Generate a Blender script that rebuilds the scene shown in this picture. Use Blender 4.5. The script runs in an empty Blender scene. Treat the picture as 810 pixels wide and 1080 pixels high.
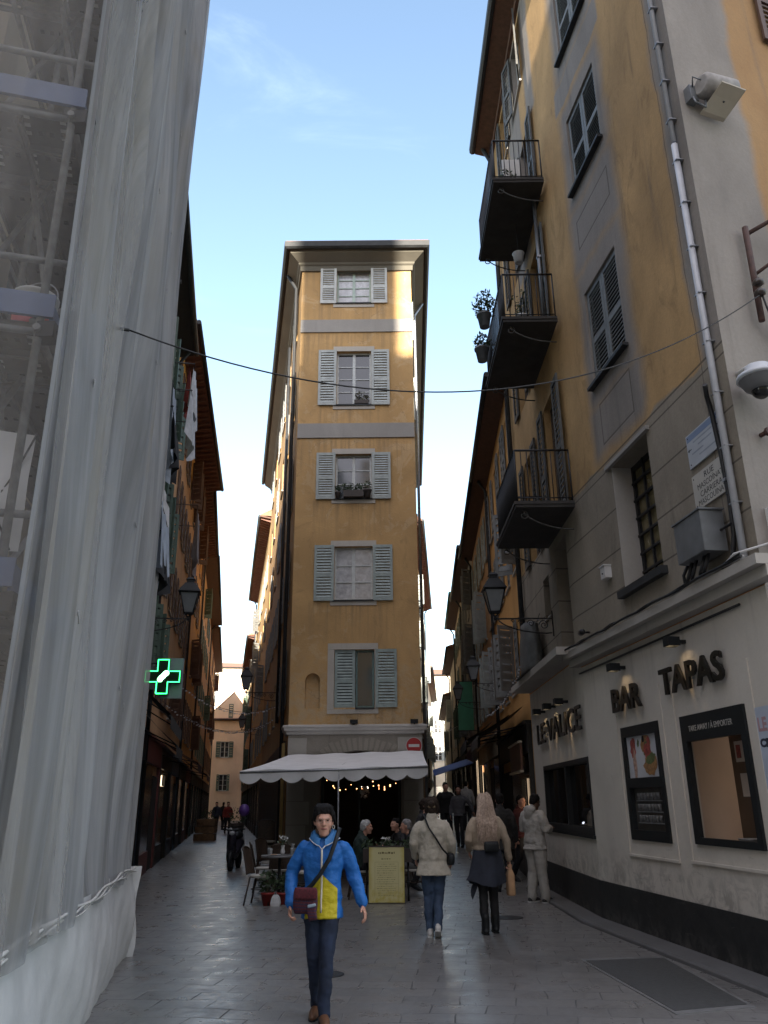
import bpy, bmesh, math, random
from mathutils import Vector, Matrix
random.seed(7)
R = math.radians
scene = bpy.context.scene
COL = scene.collection

# ------------------------------------------------------------------ camera
IW, IH, FPX = 810.0, 1080.0, 845.0
PITCH, ROLL, CAMH = R(19.9), R(-0.55), 1.6
FWD = Vector((0, math.cos(PITCH), math.sin(PITCH)))
_up = Vector((0, -math.sin(PITCH), math.cos(PITCH)))
_rt = Vector((1, 0, 0))
RT = _rt * math.cos(ROLL) + _up * math.sin(ROLL)
UP = _up * math.cos(ROLL) - _rt * math.sin(ROLL)
cam_d = bpy.data.cameras.new('camera')
cam = bpy.data.objects.new('camera', cam_d)
COL.objects.link(cam)
m = Matrix((RT, UP, -FWD)).transposed().to_4x4()
m.translation = (0, 0, CAMH)
cam.matrix_world = m
cam_d.sensor_fit = 'VERTICAL'
cam_d.sensor_height = 24.0
cam_d.lens = FPX / IH * 24.0
cam_d.clip_start = 0.05
cam_d.clip_end = 2000
scene.camera = cam

def ray(px, py):
    return FWD + RT * ((px - IW / 2) / FPX) + UP * ((IH / 2 - py) / FPX)
def at_y(px, py, Y):
    d = ray(px, py); t = Y / d.y
    return Vector((d.x * t, Y, CAMH + d.z * t))
def on_ground(px, py, z=0.0):
    d = ray(px, py); t = (z - CAMH) / d.z
    return Vector((d.x * t, d.y * t, z))

# ------------------------------------------------------------------ facade frames
class Facade:
    """a vertical wall plane: origin on the ground, azimuth of its run, the side its front looks to"""
    def __init__(self, x, y, az, side):
        self.o = Vector((x, y)); a = R(az)
        self.d = Vector((math.sin(a), math.cos(a)))
        self.n = Vector((-self.d.y, self.d.x)) if side == 'L' else Vector((self.d.y, -self.d.x))
        self.side = side
        self.sg = -1 if side == 'L' else 1      # reading direction along s seen from the front
    def p(self, s, z, o=0.0):
        q = self.o + self.d * s + self.n * o
        return Vector((q.x, q.y, z))
    def loc(self, px, py, o=0.0):
        r = ray(px, py); nn = self.n
        q0 = self.o + nn * o
        t = (q0.x * nn.x + q0.y * nn.y) / (r.x * nn.x + r.y * nn.y)
        q = Vector((r.x * t, r.y * t)) - q0
        return q.dot(self.d), CAMH + r.z * t
    def basis(self, s, z, o=0.0):
        x = self.d * self.sg
        M = Matrix(((x.x, 0, self.n.x), (x.y, 0, self.n.y), (0, 1, 0))).to_4x4()
        M.translation = self.p(s, z, o)
        return M

# ------------------------------------------------------------------ mesh builder
class MB:
    def __init__(self):
        self.v = []; self.f = []; self.uv = []; self.mi = []; self.sm = []
    def face(self, pts, uv=None, mi=0, smooth=False):
        i = len(self.v); self.v += [Vector(p) for p in pts]
        self.f.append(tuple(range(i, i + len(pts)))); self.uv.append(uv); self.mi.append(mi); self.sm.append(smooth)
    def grid(self, rows, mi=0, smooth=True, closeu=False, closev=False, uvs=None):
        b = len(self.v); nv = len(rows); nu = len(rows[0])
        for r_ in rows: self.v += [Vector(p) for p in r_]
        for j in range(nv if closev else nv - 1):
            for i in range(nu if closeu else nu - 1):
                a = (j, i); c = ((j + 1) % nv, (i + 1) % nu)
                self.f.append((b + a[0]*nu + a[1], b + a[0]*nu + c[1], b + c[0]*nu + c[1], b + c[0]*nu + a[1]))
                if uvs: self.uv.append([uvs[a[0]][a[1]], uvs[a[0]][c[1]], uvs[c[0]][c[1]], uvs[c[0]][a[1]]])
                else: self.uv.append(None)
                self.mi.append(mi); self.sm.append(smooth)
    def hexa(self, c, mi=0):
        """c: 8 corners, bottom 4 then top 4"""
        for q in ((0,3,2,1),(4,5,6,7),(0,1,5,4),(1,2,6,5),(2,3,7,6),(3,0,4,7)):
            self.face([c[i] for i in q], None, mi)
    def box(self, a, b, mi=0):
        x0,y0,z0 = a; x1,y1,z1 = b
        self.hexa([(x0,y0,z0),(x1,y0,z0),(x1,y1,z0),(x0,y1,z0),(x0,y0,z1),(x1,y0,z1),(x1,y1,z1),(x0,y1,z1)], mi)
    def fbox(self, F, s0, s1, z0, z1, o0, o1, mi=0):
        self.hexa([F.p(s0,z0,o0),F.p(s1,z0,o0),F.p(s1,z0,o1),F.p(s0,z0,o1),F.p(s0,z1,o0),F.p(s1,z1,o0),F.p(s1,z1,o1),F.p(s0,z1,o1)], mi)
    def tube(self, pts, r, n=8, mi=0, caps=True, smooth=True):
        pts = [Vector(p) for p in pts]
        rr = r if isinstance(r, (list, tuple)) else [r]*len(pts)
        rows = []; prev = None
        for i, p in enumerate(pts):
            t = (pts[min(i+1, len(pts)-1)] - pts[max(i-1, 0)])
            if t.length < 1e-9: t = Vector((0,0,1))
            t.normalize()
            if prev is None:
                u = t.cross(Vector((0,0,1)) if abs(t.z) < .95 else Vector((0,1,0)))
            else:
                u = prev - t * prev.dot(t)
                if u.length < 1e-6: u = t.cross(Vector((1,0,0)))
            u.normalize(); prev = u; w = t.cross(u)
            rows.append([p + (u*math.cos(k*2*math.pi/n) + w*math.sin(k*2*math.pi/n))*rr[i] for k in range(n)])
        self.grid(rows, mi, smooth, closeu=True)
        if caps:
            self.face(list(reversed(rows[0])), None, mi); self.face(rows[-1], None, mi)
    def capsule(self, pts, r, n=10, mi=0):
        """closed tube with round ends"""
        pts = [Vector(p) for p in pts]
        rr = list(r) if isinstance(r, (list, tuple)) else [r]*len(pts)
        d0 = (pts[0]-pts[1]).normalized(); d1 = (pts[-1]-pts[-2]).normalized()
        P = [pts[0]+d0*rr[0]*.98, pts[0]+d0*rr[0]*.7]+pts+[pts[-1]+d1*rr[-1]*.7, pts[-1]+d1*rr[-1]*.98]
        Q = [rr[0]*.15, rr[0]*.7]+rr+[rr[-1]*.7, rr[-1]*.15]
        self.tube(P, Q, n, mi)
    def loft(self, rings, mi=0, smooth=True):
        self.grid(rings, mi, smooth, closeu=True)
        self.face(list(reversed(rings[0])), None, mi); self.face(rings[-1], None, mi)
    def ellipses(self, spec, n=16, mi=0):
        """spec rows: (z, cx, cy, rx, ry)"""
        self.loft([[(cx+rx*math.cos(2*math.pi*k/n), cy+ry*math.sin(2*math.pi*k/n), z) for k in range(n)] for z,cx,cy,rx,ry in spec], mi)
    def sphere(self, c, r, n=10, mi=0):
        c = Vector(c); rx,ry,rz = r if isinstance(r,(tuple,list)) else (r,r,r)
        rows=[]
        for j in range(1,n):
            t=math.pi*j/n
            rows.append([c+Vector((rx*math.sin(t)*math.cos(2*math.pi*k/(2*n)),ry*math.sin(t)*math.sin(2*math.pi*k/(2*n)),-rz*math.cos(t))) for k in range(2*n)])
        self.loft(rows, mi)
    def lathe(self, c, prof, n=16, mi=0):
        c=Vector(c)
        self.loft([[c+Vector((r*math.cos(2*math.pi*k/n), r*math.sin(2*math.pi*k/n), z)) for k in range(n)] for r,z in prof], mi)
    def sweep(self, pts, prof, mi=0, closed=False):
        """profile (outward offset, z) swept along a plan polyline whose outer side is on the right of travel"""
        P=[Vector((p[0],p[1])) for p in pts]; n=len(P); rows=[[] for _ in prof]
        for i in range(n):
            def nrm(a,b):
                d=(P[b]-P[a]).normalized(); return Vector((d.y,-d.x))
            if closed: n0=nrm((i-1)%n,i); n1=nrm(i,(i+1)%n)
            else:
                n0=nrm(max(i-1,0),max(i-1,0)+1); n1=nrm(min(i,n-2),min(i,n-2)+1)
            b=(n0+n1); b=b/b.length if b.length>1e-6 else n0
            k=1/max(.3,b.dot(n0))
            for j,(o,z) in enumerate(prof):
                q=P[i]+b*o*k; rows[j].append((q.x,q.y,z))
        self.grid(rows, mi, False, closeu=closed)
    def build(self, name, mats, parent=None, origin=None, smooth=None):
        if not isinstance(mats,(list,tuple)): mats=[mats]
        off = Vector((0,0,0))
        if parent is not None:
            off = world_loc(parent)
        elif origin is not None: off = Vector(origin)
        me = bpy.data.meshes.new(name)
        me.from_pydata([tuple(v-off) for v in self.v], [], self.f)
        for mt in mats: me.materials.append(mt)
        me.polygons.foreach_set('material_index', self.mi)
        me.polygons.foreach_set('use_smooth', [bool(x) if smooth is None else smooth for x in self.sm])
        if any(u is not None for u in self.uv):
            l = me.uv_layers.new(name='UVMap'); k=0
            for f,u in zip(self.f,self.uv):
                for i in range(len(f)):
                    if u is not None: l.data[k].uv = (u[i][0],u[i][1])
                    k+=1
        bm = bmesh.new(); bm.from_mesh(me)
        bmesh.ops.remove_doubles(bm, verts=bm.verts, dist=1e-5)
        bm.to_mesh(me); bm.free()
        ob = bpy.data.objects.new(name, me); COL.objects.link(ob)
        if parent is not None: ob.parent = parent
        else: ob.location = off
        return ob

def world_loc(o):
    l = Vector(o.location)
    while o.parent: o=o.parent; l += Vector(o.location)
    return l
def tag(o, label=None, cat=None, group=None, kind=None):
    if label: o['label']=label
    if cat: o['category']=cat
    if group: o['group']=group
    if kind: o['kind']=kind
    return o
def thing(name, label, cat, loc=(0,0,0), group=None, rz=0.0):
    o=bpy.data.objects.new(name,None); COL.objects.link(o)
    o.location=loc; o.rotation_euler=(0,0,rz); o.empty_display_size=.2
    return tag(o,label,cat,group)
def dup(root, loc, rz=None, label=None, group=None):
    def cp(o,parent):
        c=o.copy(); COL.objects.link(c)
        if parent is not None: c.parent=parent
        for ch in o.children: cp(ch,c)
        return c
    r_=cp(root,None); r_.location=loc
    if rz is not None: r_.rotation_euler=(0,0,rz)
    if label: r_['label']=label
    if group: r_['group']=group
    return r_

# ------------------------------------------------------------------ materials
class NT:
    def __init__(self,name):
        self.m=bpy.data.materials.new(name); self.m.use_nodes=True
        self.t=self.m.node_tree; self.t.nodes.clear()
        self.out=self.n('ShaderNodeOutputMaterial')
        self.b=self.n('ShaderNodeBsdfPrincipled'); self.l(self.b.outputs[0],self.out.inputs[0])
    def n(self,ty,**k):
        x=self.t.nodes.new(ty)
        for a,b in k.items(): setattr(x,a,b)
        return x
    def l(self,a,b): self.t.links.new(a,b)
    def val(self,s,v):
        if isinstance(v,(int,float)): s.default_value=v
        elif isinstance(v,(tuple,list)): s.default_value=tuple(v)+((1,) if len(v)==3 and len(s.default_value)==4 else ())
        else: self.l(v,s)
    def coord(self,kind='Object'):
        return self.n('ShaderNodeTexCoord').outputs[kind]
    def mapv(self,v,scale=(1,1,1),rot=(0,0,0),loc=(0,0,0)):
        x=self.n('ShaderNodeMapping'); self.l(v,x.inputs[0])
        x.inputs['Scale'].default_value=scale; x.inputs['Rotation'].default_value=rot; x.inputs['Location'].default_value=loc
        return x.outputs[0]
    def noise(self,v,scale,detail=4,rough=.55,dist=0):
        x=self.n('ShaderNodeTexNoise'); self.l(v,x.inputs['Vector']); x.inputs['Scale'].default_value=scale
        x.inputs['Detail'].default_value=detail; x.inputs['Roughness'].default_value=rough; x.inputs['Distortion'].default_value=dist
        return x.outputs[0]
    def math(self,op,a,b=0.0,c=None,clamp=False):
        x=self.n('ShaderNodeMath',operation=op,use_clamp=clamp); self.val(x.inputs[0],a); self.val(x.inputs[1],b)
        if c is not None: self.val(x.inputs[2],c)
        return x.outputs[0]
    def rng(self,v,a,b,c=0.0,d=1.0,smooth=False):
        x=self.n('ShaderNodeMapRange'); x.interpolation_type='SMOOTHSTEP' if smooth else 'LINEAR'
        self.val(x.inputs[0],v)
        for i,q in enumerate((a,b,c,d)): x.inputs[i+1].default_value=q
        return x.outputs[0]
    def mix(self,f,a,b,mode='MIX'):
        x=self.n('ShaderNodeMix',data_type='RGBA',blend_type=mode); x.clamp_factor=True
        self.val(x.inputs[0],f); self.val(x.inputs[6],a); self.val(x.inputs[7],b)
        return x.outputs[2]
    def sep(self,v):
        x=self.n('ShaderNodeSeparateXYZ'); self.l(v,x.inputs[0]); return x.outputs
    def bump(self,h,strength=.3,dist=.01):
        x=self.n('ShaderNodeBump'); self.l(h,x.inputs['Height']); x.inputs['Strength'].default_value=strength; x.inputs['Distance'].default_value=dist
        self.l(x.outputs[0],self.b.inputs['Normal'])
    def set(self,**k):
        for a,v in k.items(): self.val(self.b.inputs[a.replace('_',' ')],v)
    def box(self,u,v,u0,u1,v0,v1,soft=.05):
        a=self.rng(u,u0-soft,u0+soft,0,1,True); b=self.rng(u,u1-soft,u1+soft,1,0,True)
        c=self.rng(v,v0-soft,v0+soft,0,1,True); d=self.rng(v,v1-soft,v1+soft,1,0,True)
        return self.math('MULTIPLY',self.math('MULTIPLY',a,b),self.math('MULTIPLY',c,d))

def dk(c,k): return tuple(min(1,x*k) for x in c)
_cache={}
def mat(name,col,rough=.7,var=.12,scale=6,bump=0.0,metallic=0.0,spec=.5,**kw):
    if name in _cache: return _cache[name]
    t=NT(name); co=t.coord()
    nz=t.noise(co,scale,5)
    t.set(Base_Color=t.mix(t.rng(nz,.3,.7),dk(col,1-var),dk(col,1+var)),Roughness=t.math('ADD',t.math('MULTIPLY',nz,.16),rough-.08),Metallic=metallic)
    t.b.inputs['Specular IOR Level'].default_value=spec
    if bump: t.bump(t.noise(co,scale*6,5),bump,.008)
    for a,v in kw.items(): t.val(t.b.inputs[a.replace('_',' ')],v)
    _cache[name]=t.m
    return t.m
def plaster(name,col,stain=None,amount=.55,soft=.25,rough=.9,bump=.35):
    """weathered lime render: broad clouds, run-down streaks, patches, fine grain"""
    if name in _cache: return _cache[name]
    t=NT(name); co=t.coord()
    stain=stain or dk(col,.5)
    big=t.noise(t.mapv(co,(.35,.35,.25)),1.6,6,.6,.6)
    streak=t.noise(t.mapv(co,(2.6,2.6,.16)),1.5,5,.6,.3)
    fine=t.noise(co,26,5,.65)
    patch=t.noise(co,2.3,6,.65,.4)
    c=t.mix(t.rng(big,.32,.68),dk(col,.84),dk(col,1.1))
    c=t.mix(t.math('MULTIPLY',t.rng(streak,.54,.8,0,1,True),amount),c,stain)
    c=t.mix(t.math('MULTIPLY',t.rng(patch,.6,.78,0,1,True),amount*.6),c,dk(tuple(.6*x+.4*sum(col)/3 for x in col),1.12))
    c=t.mix(t.rng(fine,.25,.75,0,.22),c,dk(col,.62))
    t.set(Base_Color=c,Roughness=rough); t.b.inputs['Specular IOR Level'].default_value=.25
    t.bump(t.math('ADD',t.math('MULTIPLY',fine,.5),patch),bump,.02)
    _cache[name]=t.m
    return t.m
def emit(name,col,strength):
    if name in _cache: return _cache[name]
    t=NT(name); t.set(Base_Color=col,Emission_Color=col,Emission_Strength=strength,Roughness=.6)
    _cache[name]=t.m; return t.m

M_IRON=mat('dark_iron',(.018,.018,.02),.5,.3,20,.2,.3)
M_STEEL=mat('galvanised_steel',(.33,.34,.36),.45,.2,18,.15,.7)
M_ZINC=mat('zinc_gutter',(.03,.032,.034),.6,.3,8,.1,0,.3)
M_GLASS=mat('window_glass',(.03,.035,.04),.06,.2,.8,0,0,1.0)
M_CURTAIN=mat('net_curtain_behind_glass',(.42,.43,.45),.12,.25,9,0,0,.9)
M_DARK=mat('dark_interior',(.012,.011,.01),.85,.3,3)
M_FRAMEW=mat('painted_window_frame',(.5,.53,.52),.5,.12,12,.1)
M_SHUTG=mat('grey_green_shutter',(.20,.27,.26),.55,.16,7,.2)
M_SHUTP=mat('pale_grey_shutter',(.33,.37,.36),.55,.12,7,.2)
M_SHUTGR=mat('weathered_grey_shutter',(.15,.155,.15),.6,.2,7,.25)
M_SHUTB=mat('brown_shutter',(.09,.05,.035),.6,.2,7,.2)
M_SHUTD=mat('dark_green_shutter',(.07,.11,.085),.55,.2,7,.2)
M_TILE=mat('terracotta_tile',(.28,.13,.08),.85,.3,9,.4)
M_WOODD=mat('dark_rafter_wood',(.09,.045,.03),.75,.3,9,.3)
M_STONE=plaster('pale_limestone',(.42,.40,.36),(.2,.19,.17),.45)
M_WHITEPL=mat('white_plastic',(.55,.55,.54),.45,.08,8)
M_BLACK=mat('black_paint',(.014,.016,.018),.5,.25,14,.05,0,.25)
M_GALV=mat('grey_cabinet_metal',(.2,.21,.22),.45,.15,6,.05,.5)
M_CABLE=mat('black_cable',(.012,.012,.013),.6,.2,30)
M_CABLEG=mat('grey_cable',(.3,.3,.3),.6,.2,30)
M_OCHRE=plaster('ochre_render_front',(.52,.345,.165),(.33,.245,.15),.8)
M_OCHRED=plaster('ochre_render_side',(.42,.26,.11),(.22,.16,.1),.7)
M_GREYB=plaster('grey_painted_band',(.34,.325,.30),(.22,.2,.19),.4)
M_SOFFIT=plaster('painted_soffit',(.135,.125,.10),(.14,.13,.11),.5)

# ------------------------------------------------------------------ facade building blocks
def wall_panel(mb,F,s0,s1,z0,z1,holes=(),reveal=.22,mi=0,mir=None,o=0.0):
    """front face with rectangular openings (a,b,c,d)=(s0,s1,z0,z1) and their reveals"""
    ss=sorted({s0,s1,*[h[0] for h in holes],*[h[1] for h in holes]}); zs=sorted({z0,z1,*[h[2] for h in holes],*[h[3] for h in holes]})
    ss=[s for s in ss if s0-1e-6<=s<=s1+1e-6]; zs=[z for z in zs if z0-1e-6<=z<=z1+1e-6]
    for j in range(len(zs)-1):
        run=None
        for i in range(len(ss)-1):
            cs=(ss[i]+ss[i+1])/2; cz=(zs[j]+zs[j+1])/2
            inside=any(h[0]<cs<h[1] and h[2]<cz<h[3] for h in holes)
            if inside:
                if run is not None: _wq(mb,F,run,ss[i],zs[j],zs[j+1],o,mi); run=None
            elif run is None: run=ss[i]
        if run is not None: _wq(mb,F,run,ss[-1],zs[j],zs[j+1],o,mi)
    for h in holes:
        a,b,c,d=h[:4]; rv=h[4] if len(h)>4 else reveal; k=mi if mir is None else mir
        q=lambda s,z,e: F.p(s,z,o-rv*e)
        for A,B2 in (((a,c),(a,d)),((a,d),(b,d)),((b,d),(b,c)),((b,c),(a,c))):
            mb.face([q(*A,0),q(*B2,0),q(*B2,1),q(*A,1)],[(A[0],A[1]),(B2[0],B2[1]),(B2[0],B2[1]+.01),(A[0],A[1]+.01)],k)
def _wq(mb,F,a,b,c,d,o,mi):
    pts=[F.p(a,c,o),F.p(b,c,o),F.p(b,d,o),F.p(a,d,o)]; uv=[(a,c),(b,c),(b,d),(a,d)]
    if F.side=='L': pts.reverse(); uv.reverse()
    mb.face(pts,uv,mi)

def shutter_mb(F,s0,s1,z0,z1,o,slats=16,split=.45,th=.035,mb=None,ang=None,hinge=None):
    """louvred leaf flat on the wall, or swung out by ang about the hinge edge"""
    mb=mb or MB(); w=s1-s0; fr=min(.075,w*.16)
    def P(s,z,oo):
        if ang is None: return F.p(s,z,o+oo)
        h=s0 if hinge==0 else s1
        k=abs(s-h); sg=1 if hinge==0 else -1
        ca,sa=math.cos(ang),math.sin(ang)
        return F.p(h+sg*(k*ca)-sg*oo*sa, z, o+k*sa+oo*ca)
    def bx(a,b,c,d,e,f): mb.hexa([P(a,c,e),P(b,c,e),P(b,c,f),P(a,c,f),P(a,d,e),P(b,d,e),P(b,d,f),P(a,d,f)])
    bx(s0,s0+fr,z0,z1,0,th); bx(s1-fr,s1,z0,z1,0,th)
    zm=z0+(z1-z0)*split; rl=.09 if (z1-z0)>1.2 else .07
    for a,b in ((z0,z0+rl),(zm-rl/2,zm+rl/2),(z1-rl,z1)): bx(s0+fr,s1-fr,a,b,.001,th-.001)
    for (a,b) in ((z0+rl,zm-rl/2),(zm+rl/2,z1-rl)):
        n=max(3,int(round(slats*(b-a)/(z1-z0)))); h=(b-a)/n
        for i in range(n):
            c=a+h*i
            mb.hexa([P(s0+fr,c+h*.02,th-.006),P(s1-fr,c+h*.02,th-.006),P(s1-fr,c+h*.13,th-.001),P(s0+fr,c+h*.13,th-.001),
                     P(s0+fr,c+h*.72,.004),P(s1-fr,c+h*.72,.004),P(s1-fr,c+h*.83,.010),P(s0+fr,c+h*.83,.010)])
    # back sheet a little behind the louvres (keeps the wall from showing through as light)
    return mb

def window(parent,F,s0,s1,z0,z1,depth=.18,shut=None,shut_mat=None,frame_mat=None,pane_mat=None,sill=None,sill_mat=None,
           rows=3,cols=2,slats=16,swid=None,sz=None,lab=None,fr=.055,both=True,ang=None):
    """casement: frame mesh > pane, shutters, sill"""
    mb=MB(); o0=-depth; o1=-depth+.05
    mb.fbox(F,s0,s0+fr,z0,z1,o0,o1); mb.fbox(F,s1-fr,s1,z0,z1,o0,o1)
    mb.fbox(F,s0+fr,s1-fr,z0,z0+fr,o0+.002,o1-.002); mb.fbox(F,s0+fr,s1-fr,z1-fr,z1,o0+.002,o1-.002)
    w=(s1-s0-2*fr); h=(z1-z0-2*fr)
    for i in range(1,cols):
        c=s0+fr+w*i/cols; k=.045 if i*2==cols else .015
        mb.fbox(F,c-k,c+k,z0+fr,z1-fr,o0+.004,o1-.004)
    for j in range(1,rows):
        c=z0+fr+h*j/rows
        mb.fbox(F,s0+fr,s1-fr,c-.014,c+.014,o0+.008,o1-.012)
    fo=mb.build('window',frame_mat or M_FRAMEW,parent)
    if lab: fo['label']=lab
    pb=MB(); pb.fbox(F,s0+.01,s1-.01,z0+.01,z1-.01,o0-.03,o0+.012); pb.build('pane',pane_mat or M_GLASS,fo)
    if sill:
        sb=MB(); sb.fbox(F,s0-sill[0],s1+sill[0],z0-sill[1],z0-.004,-depth+.02,sill[2]); sb.build('sill',sill_mat or M_STONE,fo)
    if shut:
        sw=swid or (s1-s0)/2
        a0,a1=(sz if sz else (z0,z1))
        if shut=='open':
            for e in ((0,1) if both else (0,)):
                if e==0: shutter_mb(F,s0-sw-.01,s0-.01,a0,a1,.03,slats).build('shutter',shut_mat,fo)
                else: shutter_mb(F,s1+.01,s1+sw+.01,a0,a1,.03,slats).build('shutter',shut_mat,fo)
        elif shut=='closed':
            c=(s0+s1)/2
            shutter_mb(F,s0+.01,c-.006,a0,a1,-.07,slats).build('shutter',shut_mat,fo)
            shutter_mb(F,c+.006,s1-.01,a0,a1,-.07,slats).build('shutter',shut_mat,fo)
        elif shut=='ajar':
            an=ang or R(60)
            shutter_mb(F,s0-sw,s0,a0,a1,.03,slats,ang=an,hinge=1).build('shutter',shut_mat,fo)
            shutter_mb(F,s1,s1+sw,a0,a1,.03,slats,ang=an,hinge=0).build('shutter',shut_mat,fo)
    return fo
SKY_STRENGTH,SUN_ENERGY,EXPOSURE=.12,5.0,2.15
# ------------------------------------------------------------------ ground
def paving():
    t=NT('stone_paving'); co=t.coord()
    v=t.mapv(co,(1,1,1),(0,0,R(7)))
    warp=t.n('ShaderNodeVectorMath',operation='ADD'); t.l(v,warp.inputs[0])
    wn=t.n('ShaderNodeTexNoise'); t.l(co,wn.inputs['Vector']); wn.inputs['Scale'].default_value=.8
    ws=t.n('ShaderNodeVectorMath',operation='SCALE'); t.l(wn.outputs[1],ws.inputs[0]); ws.inputs['Scale'].default_value=.22
    t.l(ws.outputs[0],warp.inputs[1])
    br=t.n('ShaderNodeTexBrick'); t.l(warp.outputs[0],br.inputs['Vector'])
    for k,q in (('Scale',1.0),('Mortar Size',.008),('Mortar Smooth',.5),('Brick Width',.47),('Row Height',.30),('Bias',0.0)): br.inputs[k].default_value=q
    br.inputs['Color1'].default_value=(.165,.159,.155,1); br.inputs['Color2'].default_value=(.10,.097,.096,1); br.inputs['Mortar'].default_value=(.03,.03,.03,1)
    big=t.noise(co,.45,5,.6,.5); mid=t.noise(co,3.2,6,.65); fine=t.noise(co,60,3,.6)
    gap=t.rng(t.noise(co,1.1,4),.46,.62,.12,1,True)           # joints are worn full in places
    mort=t.math('MULTIPLY',br.outputs['Fac'],gap)
    c=t.mix(mort,t.mix(.5,br.outputs['Color'],(.128,.125,.123)),(.022,.022,.023))
    c=t.mix(t.rng(big,.35,.7,0,.55),c,t.mix(.5,c,(.175,.168,.16)))
    c=t.mix(t.rng(mid,.5,.78,0,.5,True),c,(.085,.084,.083))
    spots=t.rng(t.noise(co,14,2,.5),.70,.74,0,.7,True)
    c=t.mix(spots,c,(.03,.03,.03))
    gum=t.rng(t.noise(co,5.5,1,.3),.735,.75,0,.6,True); c=t.mix(gum,c,(.05,.05,.05)); c=t.mix(t.rng(fine,.3,.7,0,.25),c,(.24,.236,.23))
    st_=t.rng(t.noise(t.mapv(co,(1,.35,1)),.9,6,.7,1.2),.52,.7,0,.6,True); c=t.mix(st_,c,(.075,.072,.07))
    t.set(Base_Color=c,Roughness=t.math('ADD',t.rng(mid,.3,.7,.22,.46),t.math('MULTIPLY',mort,.3)))
    t.b.inputs['Specular IOR Level'].default_value=.5
    h=t.math('ADD',t.math('MULTIPLY',mort,-1.0),t.math('MULTIPLY',mid,.45))
    t.bump(t.math('ADD',h,t.math('MULTIPLY',fine,.12)),.55,.012)
    return t.m
M_PAVE=paving()
def smooth01(x): x=max(0,min(1,x)); return x*x*(3-2*x)
def gz(x,y):
    """height of the paving: the right-hand lane climbs gently"""
    if y<=17: return 0.0
    if y<22: t=smooth01((x+1.0)/2.0)
    else:
        xl=-2.6-(y-22)*.183; xr=.9+(y-22)*.03
        t=smooth01((x-xl-.6)/max(.5,xr-xl-1.2))
    r=.05*min(y-17,60); r-=.05*2*(1-math.exp(-(y-17)/2)) if y>17 else 0
    return max(0,r)*t
mb=MB()
def axis(a,b,f,lim):
    v=[]; x=a
    while x<b: v.append(x); x+=f
    return [-lim,-lim*.4,a-30,a-8]+v+[b,b+8,b+30,lim*.4,lim]
xs=axis(-16,9,.5,420); ys=[-420,-160,-60,-25,-10]+[i*1.0 for i in range(0,16)]+[16+.5*i for i in range(0,24)]+[28+2.0*i for i in range(0,32)]+[95,110,140,200,420]
mb.grid([[(x,y,gz(x,y)) for x in xs] for y in ys],0,True)
tag(mb.build('ground',M_PAVE),kind='structure')

# ------------------------------------------------------------------ facade frames
FN=Facade(3.0,12.4,-7,'L')        # right corner house, wall with the signs (s runs 0 .. -5.03 towards the viewer)
FF=Facade(3.0,12.4,0,'L')         # right corner house, wall with the balconies (s 0 .. 4.6)
CRN=FN.p(-5.03,0)
FR=Facade(CRN.x,CRN.y,69,'R')     # right corner house, side street face
FC=Facade(-2.6,22,90,'R')         # narrow house front
FCL=Facade(-2.6,22,-10.4,'L')
FCR=Facade(.95,22,1.7,'R')
FL=Facade(-5.86,20.54,-10.5,'R')  # left row
FRR=Facade(3.0,17,2.5,'L')        # right row

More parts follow.
